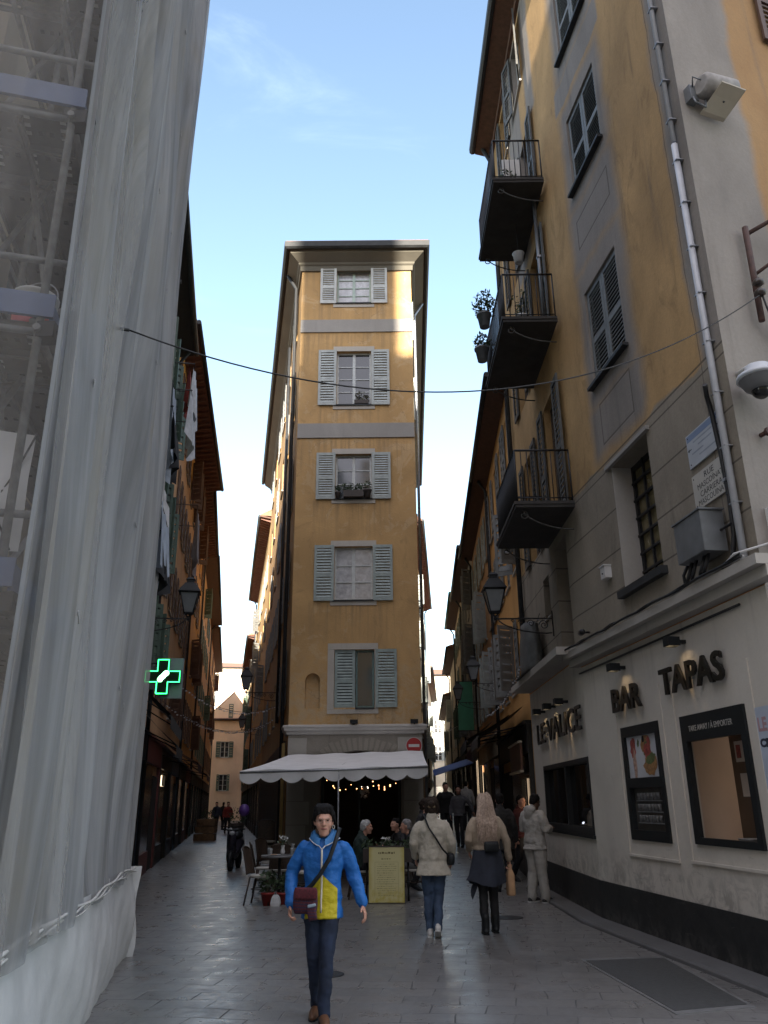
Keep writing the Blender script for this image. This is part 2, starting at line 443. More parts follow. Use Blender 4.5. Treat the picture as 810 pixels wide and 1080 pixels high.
# ------------------------------------------------------------------ narrow corner house between the two lanes
cen=thing('corner_house','tall narrow ochre house with grey-green shutters standing at the fork of the two lanes','house',(-.8,22,0))
def cw(pa,pb): # pixel rect -> (s0,s1,z0,z1) on the front
    a=FC.loc(*pa); b=FC.loc(*pb); return a[0],b[0],b[1],a[1]
WIN=[(1.76,2.30,3.99,5.55),(1.17,2.26,6.95,8.52),(1.17,2.24,10.0,11.42),(1.17,2.24,13.08,14.95),(1.14,2.24,16.74,18.05)]
niche=(.42,.82,3.98,4.72)
Wd=3.55
holes=[(w[0],w[1],w[2],w[3],.24) for w in WIN]
holes[0]=(1.20,2.30,3.99,5.55,.24)
def front_mat():
    """old ochre limewash: patched, rain-streaked under each sill, hair cracks"""
    t=NT('old_ochre_limewash'); co=t.coord(); s=t.sep(co)
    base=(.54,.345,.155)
    big=t.noise(t.mapv(co,(.35,.35,.28)),1.7,6,.62,.8); patch=t.noise(co,1.1,6,.7,1.0); streak=t.noise(t.mapv(co,(4.5,4.5,.22)),1.5,5,.6,.3); fine=t.noise(co,24,5,.65); mid=t.noise(co,5,6,.7,.6)
    c=t.mix(t.rng(big,.32,.68),dk(base,.76),dk(base,1.1))
    c=t.mix(t.rng(patch,.54,.60,0,.5,True),c,(.56,.41,.24))
    c=t.mix(t.rng(patch,.33,.42,.55,0,True),c,(.36,.235,.11))
    c=t.mix(t.rng(mid,.52,.8,0,.55,True),c,(.40,.28,.15))
    m=None
    for a,b,z in [(w[0]-.7,w[1]+.6,w[2]) for w in WIN]+[(0.0,3.55,15.68),(0.0,3.55,11.99),(0,3.55,18.3)]:
        q=t.box(s[0],s[2],a-1.8,b-1.8,z-1.25,z-.05,.12); q=t.math('MULTIPLY',q,t.rng(s[2],z-1.3,z-.05,.1,1))
        m=q if m is None else t.math('MAXIMUM',m,q)
    c=t.mix(t.math('MULTIPLY',m,t.rng(streak,.45,.66,0,.75,True)),c,(.27,.19,.11))
    low=t.rng(s[2],3.4,6.0,1,0,True); c=t.mix(t.math('MULTIPLY',low,t.rng(mid,.4,.6,0,.6,True)),c,(.50,.40,.27))
    vo=t.n('ShaderNodeTexVoronoi'); vo.feature='DISTANCE_TO_EDGE'; vo.inputs['Scale'].default_value=.55
    wv=t.n('ShaderNodeVectorMath',operation='ADD'); t.l(co,wv.inputs[0]); nn=t.n('ShaderNodeTexNoise'); t.l(co,nn.inputs['Vector']); nn.inputs['Scale'].default_value=2.5; nn.inputs['Detail'].default_value=6; t.l(nn.outputs[1],wv.inputs[1]); t.l(wv.outputs[0],vo.inputs['Vector'])
    cr=t.math('MULTIPLY',t.rng(vo.outputs[0],0,.006,1,0),t.rng(patch,.45,.6,0,.6,True)); c=t.mix(cr,c,(.16,.11,.07))
    c=t.mix(t.rng(fine,.25,.75,0,.22),c,(.3,.2,.1))
    t.set(Base_Color=c,Roughness=.92); t.b.inputs['Specular IOR Level'].default_value=.2; t.bump(t.math('ADD',t.math('MULTIPLY',fine,.5),patch),.45,.03); return t.m
mb=MB()
wall_panel(mb,FC,0,Wd,3.5,18.3,holes+[(niche[0],niche[1],niche[2],niche[3]+.21,.16)])
# niche arch and its back
cx=(niche[0]+niche[1])/2; rr=(niche[1]-niche[0])/2; N=14
arc=[(cx-rr*math.cos(math.pi*i/N),niche[3]+rr*math.sin(math.pi*i/N)) for i in range(N+1)]
top=niche[3]+.21
for i in range(N):
    a,b=arc[i],arc[i+1]
    mb.face([FC.p(a[0],a[1]),FC.p(b[0],b[1]),FC.p(b[0],top),FC.p(a[0],top)])
    mb.face([FC.p(a[0],a[1]),FC.p(a[0],a[1],-.16),FC.p(b[0],b[1],-.16),FC.p(b[0],b[1])])
mb.face([FC.p(niche[0],niche[2],-.16),FC.p(niche[1],niche[2],-.16),FC.p(niche[1],top,-.16),FC.p(niche[0],top,-.16)])
mb.build('front_wall',front_mat(),cen)
# string bands (painted, slightly proud)
for z0,z1 in ((15.68,16.11),(11.99,12.44)):
    b=MB(); b.fbox(FC,.003,Wd-.003,z0,z1,-.02,.025); b.fbox(FC,.0,Wd,z0-.035,z0-.002,-.02,.04); b.build('string_band',M_GREYB,cen)
# pale surrounds and windows
M_SURR=plaster('pale_window_surround',(.47,.44,.39),(.25,.23,.2),.35)
specs=[dict(rows=1,cols=1,pane=M_GLASS),dict(rows=3,cols=2,pane=M_CURTAIN),dict(rows=3,cols=2,pane=M_GLASS),dict(rows=4,cols=2,pane=M_GLASS),dict(rows=4,cols=2,pane=M_CURTAIN)]
M_SH=[mat('weathered_blue_green_shutter',(.26,.32,.305),.55,.2,5,.25),mat('sage_shutter',(.29,.34,.325),.55,.18,5,.25),mat('grey_sage_shutter',(.33,.365,.35),.55,.16,5,.25),mat('pale_sage_shutter',(.37,.40,.385),.55,.16,5,.25),mat('faded_white_shutter',(.46,.48,.46),.55,.12,5,.2)]
for i,(w,sp) in enumerate(zip(WIN,specs)):
    a,b,c,d=holes[i][:4]; e=.12
    s=MB()
    if i==0: a0,b0=a-.18,b+.1
    else: a0,b0=a-e*.9,b+e*.9
    if i<4:
        s.fbox(FC,a0,b0,d+.002,d+.17,-.02,.022)
    s.fbox(FC,a0,b0,c-.16,c-.045,-.02,.022)
    s.fbox(FC,a0,a-.002,c-.04,d,-.02,.018); s.fbox(FC,b+.002,b0,c-.04,d,-.02,.018)
    s.build('window_surround',M_SURR,cen)
    if i==0:
        fo=window(cen,FC,1.78,2.29,c,d,.17,None,None,mat('teal_window_frame',(.12,.19,.18),.5,.15,8,.1),M_GLASS,(.0,.04,.05),M_ZINC,1,1)
        sh=shutter_mb(FC,1.21,1.77,c,d,-.06,20); sh.build('shutter',M_SH[0],fo)
        sh=shutter_mb(FC,b+.03,b+.61,c,d,.03,20); sh.build('shutter',M_SH[0],fo)
        bk=MB(); bk.fbox(FC,1.21,1.77,c,d,-.16,-.1); bk.build('shutter_backing',M_DARK,fo)
    else:
        window(cen,FC,a,b,c,d,.17,'open',M_SH[i],M_FRAMEW if i!=4 else mat('green_window_frame',(.36,.45,.40),.5,.1,8,.1),sp['pane'],(.04,.045,.06),M_ZINC,sp['rows'],2,20,.56 if i<4 else .52,(c-.03,d+.03))
# floodlights on the cornice
for s_ in (1.75,3.35):
    f=MB(); f.fbox(FC,s_-.1,s_+.1,3.56,3.66,.05,.2); f.fbox(FC,s_-.02,s_+.02,3.5,3.57,.1,.14); f.build('floodlight',M_BLACK,cen)
# ground floor: stone front with an arched opening
gb=MB(); ds0,ds1,spr=.86,2.98,2.25; ac=(ds0+ds1)/2; ar=(ds1-ds0)/2
ga=[(ac-ar*math.cos(math.pi*i/24),spr+.62*math.sin(math.pi*i/24)) for i in range(25)]
wall_panel(gb,FC,0,Wd,0,3.29,[(ds0,ds1,0,2.9,.02)],.02)
for i in range(24):
    a,b=ga[i],ga[i+1]
    gb.face([FC.p(*a),FC.p(*b),FC.p(b[0],2.9),FC.p(a[0],2.9)])
    gb.face([FC.p(*a),FC.p(*a,-.45),FC.p(*b,-.45),FC.p(*b)])
for s_ in (ds0,ds1): gb.face([FC.p(s_,0),FC.p(s_,spr),FC.p(s_,spr,-.45),FC.p(s_,0,-.45)])
gb.build('ground_floor_wall',plaster('rubble_stone_front',(.30,.275,.235),(.13,.12,.105),.8,bump=1.0),cen)
vs=MB()
for i in range(0,25):                      # radial stones of the arch
    t=math.pi*(i+.5)/25
    if not .18<t/math.pi<.82: continue
    p0=(ac-ar*math.cos(t),spr+.62*math.sin(t)); dirv=Vector((-math.cos(t)*.75,math.sin(t))).normalized(); tv=Vector((dirv.y,-dirv.x))
    L=.36+random.uniform(-.05,.03); w=.042
    q=lambda a,b: FC.p(p0[0]+dirv.x*a+tv.x*b,p0[1]+.02+dirv.y*a+tv.y*b,0)
    n=FC.n; n3=Vector((n.x,n.y,0))
    cs=[q(0,-w),q(0,w),q(L,w*1.2),q(L,-w*1.2)]
    vs.hexa([c-n3*.02 for c in cs]+[c+n3*.02 for c in cs])
vs.build('arch_stones',plaster('arch_stone',(.36,.33,.28),(.16,.15,.13),.7,bump=.8),cen)
for side_ in (0,1):
  st=MB()
  for z0,h_ in ((0,.55),(.56,.5),(1.07,.56),(1.64,.5),(2.15,.56),(2.72,.5)):
    for a,b in (((.004,.42+.2*(random.random())),(Wd-.45-.2*random.random(),Wd-.004))[side_],): st.fbox(FC,a,b,z0+.006,z0+h_-.004,-.01,.02+random.random()*.008)
  st.build('corner_stones',M_STONE,cen)
co_=MB(); P0=FCL.p(-.0,0); 
foot=[FCL.p(.6,0),FC.p(0,0),FC.p(Wd,0),FCR.p(.6,0)]
co_.sweep(foot,[(-.02,3.29),(.05,3.31),(.06,3.37),(.12,3.40),(.13,3.47),(.15,3.48),(.15,3.53),(-.02,3.56)])
co_.build('cornice',plaster('white_cornice',(.55,.53,.50),(.3,.28,.26),.4),cen)
# dark room behind the arch
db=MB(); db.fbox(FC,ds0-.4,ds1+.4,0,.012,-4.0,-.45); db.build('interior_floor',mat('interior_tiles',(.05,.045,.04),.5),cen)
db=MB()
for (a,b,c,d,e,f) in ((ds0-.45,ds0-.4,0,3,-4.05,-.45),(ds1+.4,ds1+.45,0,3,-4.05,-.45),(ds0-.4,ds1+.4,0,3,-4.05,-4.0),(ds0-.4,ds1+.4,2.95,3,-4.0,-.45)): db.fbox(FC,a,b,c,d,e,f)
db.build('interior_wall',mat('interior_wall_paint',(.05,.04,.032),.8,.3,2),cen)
db=MB()
db.fbox(FC,1.85,1.9,0,2.3,-.43,-.38); db.fbox(FC,ds0+.01,ds1-.01,2.2,2.27,-.43,-.38); db.fbox(FC,ds0+.01,ds0+.08,0,2.2,-.43,-.38); db.fbox(FC,ds1-.08,ds1-.01,0,2.2,-.43,-.38)
db.build('door_frame',mat('dark_green_joinery',(.02,.028,.024),.45,.2,9),cen)
# side walls, roof
EAVE=18.3
def side_wall(F,L,wins,m,name,parent,z0=0,z1=EAVE,o=0.0):
    b=MB(); wall_panel(b,F,0,L,z0,z1,wins,.2,o=o); return b.build(name,m,parent)
LWL=[]; LWR=[]
for k in range(6):
    for j,z in enumerate((4.2,7.2,10.2,13.3,16.3)):
        LWL.append((1.6+3.1*k,2.55+3.1*k,z,z+1.55,.2)); 
        LWR.append((2.0+3.2*k,2.95+3.2*k,z,z+1.55,.2))
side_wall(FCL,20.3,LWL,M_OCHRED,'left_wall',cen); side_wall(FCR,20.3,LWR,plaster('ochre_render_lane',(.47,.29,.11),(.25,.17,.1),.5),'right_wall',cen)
for F,WL,sm in ((FCL,LWL,M_SHUTGR),(FCR,LWR,M_SHUTP)):
    for a,b,c,d,_ in WL:
        window(cen,F,a,b,c,d,.15,random.choice(['open','open','closed']),sm,None,None,(.05,.05,.06),None,3,2,9)
bk=MB(); 
a,b=FCL.p(20.3,0),FCR.p(20.3,0); bk.face([a,b,Vector((b.x,b.y,EAVE)),Vector((a.x,a.y,EAVE))]); bk.build('back_wall',M_OCHRED,cen)
pl=[FCL.p(20.3,0),FCL.p(0,0),FC.p(Wd,0),FCR.p(20.3,0)]
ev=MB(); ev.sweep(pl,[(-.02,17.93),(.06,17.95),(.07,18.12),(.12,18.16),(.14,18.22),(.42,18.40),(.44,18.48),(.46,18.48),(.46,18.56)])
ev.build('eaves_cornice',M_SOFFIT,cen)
gu=MB(); gu.sweep(pl,[(.46,18.56),(.48,18.47),(.56,18.45),(.62,18.50),(.63,18.68),(.60,18.68),(.44,18.68)]); gu.build('gutter',M_ZINC,cen)
rf=MB(); rf.sweep(pl,[(.58,18.69),(.58,18.73),(-1.6,19.3)]); 
q=[FCL.p(20.3,19.3,-1.6),FCL.p(1.6,19.3,-1.6),FC.p(Wd/2,19.3,-1.6),FCR.p(1.6,19.3,-1.6),FCR.p(20.3,19.3,-1.6)]
rf.face(q); rf.build('roof',M_TILE,cen)
# downpipes on both edges of the side walls
dp=MB(); dp.tube([FCL.p(.9,18.4,.42),FCL.p(.9,17.9,.12),FCL.p(.9,.2,.12)],.055,10); dp.tube([FCL.p(1.3,16,.07),FCL.p(1.25,9,.09),FCL.p(1.5,3.6,.07)],.02,6); dp.tube([FCL.p(4.5,17.8,.09),FCL.p(4.5,4,.09)],.05,8); dp.build('downpipe',M_ZINC,cen)
dp=MB(); dp.tube([FCR.p(2.5,18.4,.42),FCR.p(2.5,17.9,.12),FCR.p(2.5,.2,.12)],.05,10); dp.build('downpipe',M_STEEL,cen)
# ground floor of the two lanes
gl=MB(); gl.fbox(FCL,.9,19.5,0,3.2,.0,.06); gl.build('shopfront',mat('dark_shopfront_paint',(.035,.028,.022),.5,.4,2),cen)
gl=MB(); gl.fbox(FCR,.4,19.5,0,3.2,.0,.06); gl.build('shopfront',mat('brown_shopfront_paint',(.10,.06,.03),.6,.4,2),cen)
yp=MB(); yp.fbox(FCL,.14,.46,0,3.1,.065,.14); yp.build('pilaster',mat('yellow_painted_post',(.24,.16,.045),.6,.2,4),cen)

# window box with plants on the third floor of the narrow house
def leafclump(mb,c,r,n,size,mi=0,flat=1.0):
    for _ in range(n):
        while True:
            p=Vector((random.uniform(-1,1),random.uniform(-1,1),random.uniform(-1,1)))
            if p.length<1: break
        p=Vector(c)+Vector((p.x*r[0],p.y*r[1],p.z*r[2]))
        a=Vector((random.gauss(0,1),random.gauss(0,1),random.gauss(0,1)*flat)).normalized()
        b=a.cross(Vector((random.gauss(0,1),random.gauss(0,1),random.gauss(0,1)))).normalized()
        s=size*random.uniform(.6,1.3)
        mb.face([p-a*s,p+b*s*.45,p+a*s,p-b*s*.45],None,mi)
M_LEAF=mat('dark_leaf',(.035,.06,.025),.55,.5,9)
M_LEAF2=mat('dry_leaf',(.06,.06,.025),.6,.5,9)
M_WHITEF=mat('white_petals',(.6,.6,.58),.6,.1,9)
M_POT=mat('terracotta_pot',(.30,.10,.06),.75,.2,9,.2)
M_REDP=mat('red_pot',(.28,.03,.025),.5,.2,9,.1)
wb=thing('window_box','long dark planter of straggly plants on the third-floor sill of the narrow house','window box',FC.p(1.7,10.0,.1))
b=MB(); b.fbox(FC,1.42,2.0,9.99,10.19,.01,.2); b.build('trough',mat('dark_planter',(.05,.04,.035),.7,.2,9),wb)
b=MB()
for k in range(9): leafclump(b,FC.p(1.42+.07*k,10.28+random.uniform(0,.1),.1),(.09,.09,.12),26,.04)
b.build('foliage',M_LEAF,wb)
for s_,lb in ((2.12,'round dark flower pot with a leafy plant at the right end of the third-floor sill'),(1.25,'small dark pot with a spiky plant at the left end of the third-floor sill')):
    w=thing('flower_pot',lb,'flower pot',FC.p(s_,10.0,.1)); b=MB(); k=1.0 if s_>2 else .7
    b.lathe(FC.p(s_,9.99,.1),[(.08*k,0),(.11*k,.18*k),(.13*k,.2*k),(.13*k,.24*k)],14); b.build('pot',mat('dark_planter',(.05,.04,.035)),w)
    b=MB(); leafclump(b,FC.p(s_,10.36*1 if k==1 else 10.28,.1),(.13*k,.12*k,.16*k),70,.045); b.build('foliage',M_LEAF,w)
wp=thing('window_plants','leafy plants pushed against the glass of the fourth-floor window of the narrow house','plant',FC.p(1.9,13.1,.05))
b=MB(); leafclump(b,FC.p(1.95,13.35,-.02),(.22,.07,.26),90,.05); b.build('foliage',M_LEAF2,wp)
b=MB(); b.fbox(FC,1.72,2.16,13.1,13.22,-.09,.06); b.build('trough',mat('dark_planter',(.05,.04,.035)),wp)

# no-entry sign
sg=thing('no_entry_sign','round red no-entry sign with a white bar on the stone front by the awning','road sign',FC.p(3.33,2.99,.05))
b=MB(); c=FC.p(3.33,2.72,0)
for r_,o0,o1,mi in ((.215,.05,.075,0),(.2,.0751,.078,1)):
    rows=[[FC.p(3.33+r_*math.cos(t*math.pi/16),2.99+r_*math.sin(t*math.pi/16),o) for t in range(32)] for o in (o0,o1)]
    b.grid(rows,mi,False,closeu=True); b.face(rows[1],None,mi); b.face(list(reversed(rows[0])),None,mi)
b.build('disc',[mat('sign_white_rim',(.5,.5,.5),.4),mat('sign_red',(.35,.015,.02),.35,.05)],sg)
b=MB(); b.fbox(FC,3.33-.14,3.33+.14,2.955,3.025,.0785,.081); b.build('bar',M_WHITEPL,sg)
b=MB(); b.fbox(FC,3.3,3.36,2.87,3.11,.0,.05); b.build('bracket',M_STEEL,sg)

# ------------------------------------------------------------------ lean-to awning in front of the arch
aw=thing('awning','wide off-white scalloped canvas awning over the restaurant terrace','awning',(-1.1,19.7,2.2))
M_CANVAS=mat('off_white_canvas',(.70,.70,.70),.85,.07,3,.15)
bl,br_,fl,frt=Vector((-2.55,21.9,2.78)),Vector((.95,21.9,2.86)),Vector((-3.05,17.5,2.24)),Vector((.86,17.5,2.30))
NX,NY=40,14
def awp(u,v):
    p=bl.lerp(br_,u).lerp(fl.lerp(frt,u),v)
    sag=-.07*math.sin(math.pi*v)*(.6+.4*abs(math.sin(math.pi*u*3)))
    return p+Vector((0,0,sag+.012*math.sin(u*23+v*4)))
b=MB()
for dz in (0,-.006): b.grid([[awp(i/NX,j/NY)+Vector((0,0,dz)) for i in range(NX+1)] for j in range(NY+1)])
b.build('canvas',M_CANVAS,aw)
def valance(pa,pb,n,h,out):
    b=MB(); L=n*10
    rows=[[],[]]
    for i in range(L+1):
        u=i/L; p=awp(*pa).lerp(awp(*pb),u) if False else awp(pa[0]+(pb[0]-pa[0])*u,pa[1]+(pb[1]-pa[1])*u)
        q=h-.04+.10*abs(math.sin(math.pi*u*n))**.8
        o=out*(.0+.05*math.sin(u*31)*.4)
        rows[0].append(p+Vector((0,0,.002))); rows[1].append(p+o+Vector((0,0,-q)))
    b.grid(rows); rows2=[[p-out*.005 for p in r_] for r_ in rows]; b.grid(rows2)
    return b
valance((0,1),(1,1),9,.2,Vector((0,-1,0))).build('valance',M_CANVAS,aw)
valance((0,0),(0,1),9,.2,Vector((-1,0,0))).build('valance',M_CANVAS,aw)
valance((1,0),(1,1),9,.2,Vector((1,0,0))).build('valance',M_CANVAS,aw)
b=MB()
b.tube([awp(0,1)-Vector((0,0,.03)),awp(1,1)-Vector((0,0,.03))],.02,8); b.tube([awp(0,0)-Vector((0,0,.03)),awp(1,0)-Vector((0,0,.03))],.02,8)
for u in (0.01,.5,.99): b.tube([awp(u,0)-Vector((0,0,.1)),awp(u,1)-Vector((0,0,.04))],.015,8)
b.build('frame',M_STEEL,aw)
for u in (.525,):
    b=MB(); p=awp(u,1); b.tube([p-Vector((0,-.02,.03)),(p.x,p.y+.02,0)],.018,8); b.build('pole',M_STEEL,aw)
# warm string lights inside the doorway
sl=thing('string_lights','cluster of small warm string lights hanging in the dark restaurant doorway','string lights',FC.p(1.9,2.1,-.3))
b=MB(); e=MB(); e2=MB()
for k in range(4):
    pts=[]
    for i in range(13):
        s_=1.0+1.85*i/12; z=2.18-.03*k-.13*math.sin(math.pi*((i*3/12)%1))-.05*random.random()
        p=FC.p(s_,z,-.6-.3*k); pts.append(p)
        if random.random()<.45: (e if random.random()<.7 else e2).sphere(p-Vector((0,0,.02)),.009+.008*random.random(),4)
    b.tube(pts,.004,4)
b.build('wire',M_CABLE,sl); e.build('bulbs',emit('warm_bulb',(1,.42,.16),2.2),sl); e2.build('bulbs',emit('white_bulb',(1,.78,.6),1.6),sl)
orn=thing('hanging_ornament','white paper ornament hanging in the restaurant doorway under the string lights','ornament',FC.p(1.95,1.9,-.7))
b=MB(); leafclump(b,FC.p(2.0,1.85,-.7),(.13,.1,.16),80,.05); b.build('petals',M_WHITEF,orn)
b=MB(); b.tube([FC.p(2.0,2.2,-.7),FC.p(2.0,1.9,-.7)],.004,4); b.build('string',M_CABLE,orn)
# ------------------------------------------------------------------ right corner house
rh=thing('corner_house','ochre and grey corner house with iron balconies above the white bar front','house',(3.0,12.4,0))
def right_wall_mat():
    t=NT('painted_render_with_grey_bands'); uv=t.coord('UV'); co=t.coord()
    wob=t.noise(co,1.7,4); wn=t.math('MULTIPLY',t.math('SUBTRACT',wob,.5),.3)
    s=t.sep(uv); u=t.math('ADD',s[0],wn); v=t.math('ADD',s[1],wn)
    och=(.46,.295,.135); grey=(.265,.24,.215); stone=(.285,.25,.20)
    big=t.noise(t.mapv(co,(.5,.5,.3)),1.5,6,.62,.6); streak=t.noise(t.mapv(co,(3,3,.18)),1.6,5,.6,.4); diag=t.noise(t.mapv(co,(1.2,1.2,.5),(0,.5,.6)),2.2,6,.65,1.2); fine=t.noise(co,24,5,.65)
    o=t.mix(t.rng(big,.3,.7),dk(och,.74),dk(och,1.2))
    o=t.mix(t.math('MULTIPLY',t.rng(diag,.5,.75,0,1,True),.75),o,(.25,.16,.075))
    o=t.mix(t.math('MULTIPLY',t.rng(streak,.56,.8,0,1,True),.5),o,(.2,.15,.1))
    g=t.mix(t.rng(big,.3,.7),dk(grey,.8),dk(grey,1.18)); g=t.mix(t.math('MULTIPLY',t.rng(streak,.5,.78,0,1,True),.55),g,(.12,.115,.11))
    st=t.mix(t.rng(big,.3,.7),dk(stone,.78),dk(stone,1.15)); st=t.mix(t.math('MULTIPLY',t.rng(diag,.5,.75,0,1,True),.5),st,(.13,.115,.095))
    def add(a,b): return t.math('MAXIMUM',a,b)
    gm=t.box(u,v,-5.2,-4.56,5.9,30,.1)                        # corner pilaster
    gm=add(gm,t.box(u,v,-3.22,-1.38,6.3,7.2,.18))
    for z0,z1 in ((7.1,9.55),(10.7,12.95),(13.55,16.2)): gm=add(gm,t.box(u,v,-3.16,-1.42,z0,z1,.2))
    gm=add(gm,t.box(u,v,-3.2,-1.4,9.5,10.8,.22)); gm=add(gm,t.box(u,v,-3.3,-1.3,13.05,13.6,.05))
    gm=add(gm,t.box(u,v,.9,2.3,12,18,.1)); gm=add(gm,t.box(u,v,-.28,.3,14.5,19,.1))
    c=t.mix(gm,o,g)
    # low rusticated zone with scored joints
    low=t.rng(v,6.14,6.22,1,0,True); c=t.mix(low,c,st)
    lowg=t.math('MULTIPLY',t.rng(v,6.2,6.55,1,0,True),t.rng(t.math('ADD',u,t.math('MULTIPLY',v,.9)),1.5,1.9,1,0,True)); 
    v0=s[1]
    line=t.math('LESS_THAN',t.math('ABSOLUTE',t.math('SUBTRACT',v0,6.18)),.014)
    for z in (6.05,5.42,4.84,4.3): line=add(line,t.math('LESS_THAN',t.math('ABSOLUTE',t.math('SUBTRACT',v0,z)),.011))
    edge=t.math('LESS_THAN',t.math('ABSOLUTE',t.math('SUBTRACT',t.math('ADD',s[0],t.math('MULTIPLY',wn,.3)),-4.56)),.01)
    line=add(line,t.math('MULTIPLY',edge,.7))
    # scored panels under and over the windows
    def frame(u0,u1,v0_,v1_):
        a=t.box(s[0],s[1],u0,u1,v0_,v1_,.004); b=t.box(s[0],s[1],u0+.03,u1-.03,v0_+.03,v1_-.03,.004)
        return t.math('SUBTRACT',a,b,clamp=True)
    for q in ((-2.85,-1.75,6.45,7.12),(-2.95,-1.65,9.95,10.5)): line=add(line,t.math('MULTIPLY',frame(*q),.8))
    c=t.mix(t.math('MULTIPLY',line,.75),c,(.07,.06,.05))
    c=t.mix(t.rng(fine,.25,.75,0,.25),c,(.12,.1,.08))
    t.set(Base_Color=c,Roughness=.92); t.b.inputs['Specular IOR Level'].default_value=.2
    t.bump(t.math('SUBTRACT',t.math('ADD',t.math('MULTIPLY',fine,.5),t.math('MULTIPLY',diag,.6)),line),.4,.02)
    return t.m
M_RW=right_wall_mat()
ZT=19.0; ZC=3.72
W1=(-2.86,-1.64,7.48,9.12); W2=(-2.90,-1.68,11.08,12.6); W3=(-2.9,-1.7,13.95,15.6); W4=(-2.9,-1.7,17.0,18.4)
GRID=(-3.08,-1.92,4.24,6.03)
mb=MB(); wall_panel(mb,FN,-5.03,0,ZC,ZT,[W1+(.14,),W2+(.14,),W3+(.14,),W4+(.14,),GRID+(.34,)])
mb.build('sign_side_wall',M_RW,rh)
D1=(.08,1.05,6.1,8.45); D2=(2.35,3.3,6.1,8.3); D3=(.2,1.15,9.5,11.7); D4=(2.3,3.3,9.5,11.6); D5=(.3,1.2,12.45,14.6); D6=(2.3,3.3,12.45,14.5); D7=(.5,1.35,16.0,17.6); D8=(2.4,3.2,16.0,17.6)
LW=(1.8,2.35,4.75,5.5); NI=(.25,1.15,3.76,5.75)
mb=MB(); wall_panel(mb,FF,0,4.6,ZC,ZT,[q+(.2,) for q in (D1,D2,D3,D4,D5,D6,D7,D8)]+[LW+(.3,),NI+(.3,)])
mb.build('balcony_side_wall',M_RW,rh)
M_RFACE=None
def face_mat():
    t=NT('peach_render_with_grey_corner'); uv=t.coord('UV'); co=t.coord(); s=t.sep(uv)
    wob=t.math('MULTIPLY',t.math('SUBTRACT',t.noise(co,1.4,4),.5),.25)
    u=t.math('ADD',s[0],wob); big=t.noise(t.mapv(co,(.5,.5,.3)),1.6,6,.62,.6); fine=t.noise(co,24,5,.65); streak=t.noise(t.mapv(co,(3,3,.2)),1.5,5,.6,.4)
    a=t.mix(t.rng(big,.3,.7),(.36,.21,.10),(.46,.29,.14)); b=t.mix(t.rng(big,.3,.7),(.24,.22,.20),(.34,.31,.28))
    v=s[1]
    k=t.math('MAXIMUM',t.rng(u,.95,1.1,1,0,True),t.rng(v,6.0,6.4,1,0,True))
    c=t.mix(k,a,b); c=t.mix(t.math('MULTIPLY',t.rng(streak,.55,.8,0,1,True),.4),c,(.17,.15,.13)); c=t.mix(t.rng(fine,.25,.75,0,.22),c,(.15,.12,.1))
    t.set(Base_Color=c,Roughness=.92); t.b.inputs['Specular IOR Level'].default_value=.2; t.bump(t.math('ADD',t.math('MULTIPLY',fine,.5),big),.4,.02)
    return t.m
mb=MB(); wall_panel(mb,FR,0,9,0,ZT,[(2.45,3.4,11.2,12.8,.18)]); mb.build('side_street_wall',face_mat(),rh)
# hidden closing walls
e1=FF.p(4.6,0); e2=FR.p(9,0); e3=Vector((e2.x+1,17.0,0))
mb=MB()
for a,b in ((e2,e3),(e3,e1)): mb.face([a,b,(b.x,b.y,ZT),(a.x,a.y,ZT)])
mb.build('back_wall',M_OCHRED,rh)
# eaves along the two lane walls
pl=[FF.p(4.62,0),FF.p(0,0),FN.p(-5.03,0),FR.p(9,0)]
pl=[(p.x,p.y) for p in pl]
ev=MB(); ev.sweep(pl,[(-.02,17.72),(.07,17.74),(.08,17.86),(.46,17.98),(.47,18.06),(-.02,18.1)]); ev.build('eaves',M_WOODD,rh)
gu=MB(); gu.sweep(pl,[(.44,18.05),(.48,17.98),(.55,17.97),(.60,18.02),(.61,18.14),(.44,18.16)]); gu.build('gutter',M_ZINC,rh)
rf=MB(); rf.sweep(pl,[(.58,18.17),(.58,18.22),(-1.5,18.9)]); rf.build('roof',M_TILE,rh)
# windows with closed louvred leaves
for (a,b,c,d) in (W1,W2,W3,W4):
    fo=window(rh,FN,a,b,c,d,.13,'closed',M_SHUTGR,M_FRAMEW,M_DARK,(.06,.05,.09),M_ZINC,1,1,24)
window(rh,FF,*D7,.16,'ajar',mat('dark_grey_shutter',(.075,.075,.07),.65,.3,7,.25),None,None,(.05,.05,.05),None,3,2,16,.42,None,None,ang=R(14))
window(rh,FF,*D8,.16,'open',mat('dark_grey_shutter',(.075,.075,.07)),None,None,(.05,.05,.05),None,3,2,14,.4)
for q in (D1,D2,D3,D4,D5,D6):
    window(rh,FF,*q,.17,'open',mat('dark_grey_shutter',(.075,.075,.07),.65,.3,7,.25),mat('brown_balcony_door',(.10,.075,.055),.5),None,None,None,4,2,22,.44)
window(rh,FF,*LW,.28,None,None,M_IRON,M_GLASS,(.03,.03,.03),M_STONE,1,1)
window(rh,FF,*NI,.28,None,None,M_IRON,M_DARK,None,None,1,1)
fo=window(rh,FR,2.45,3.4,11.2,12.8,.15,None,None,None,M_GLASS,(.05,.05,.06),None,3,2)
shutter_mb(FR,1.62,2.42,11.15,12.85,.04,18).build('shutter',M_SHUTB,fo); shutter_mb(FR,3.43,4.2,11.15,12.85,.04,18).build('shutter',M_SHUTB,fo)
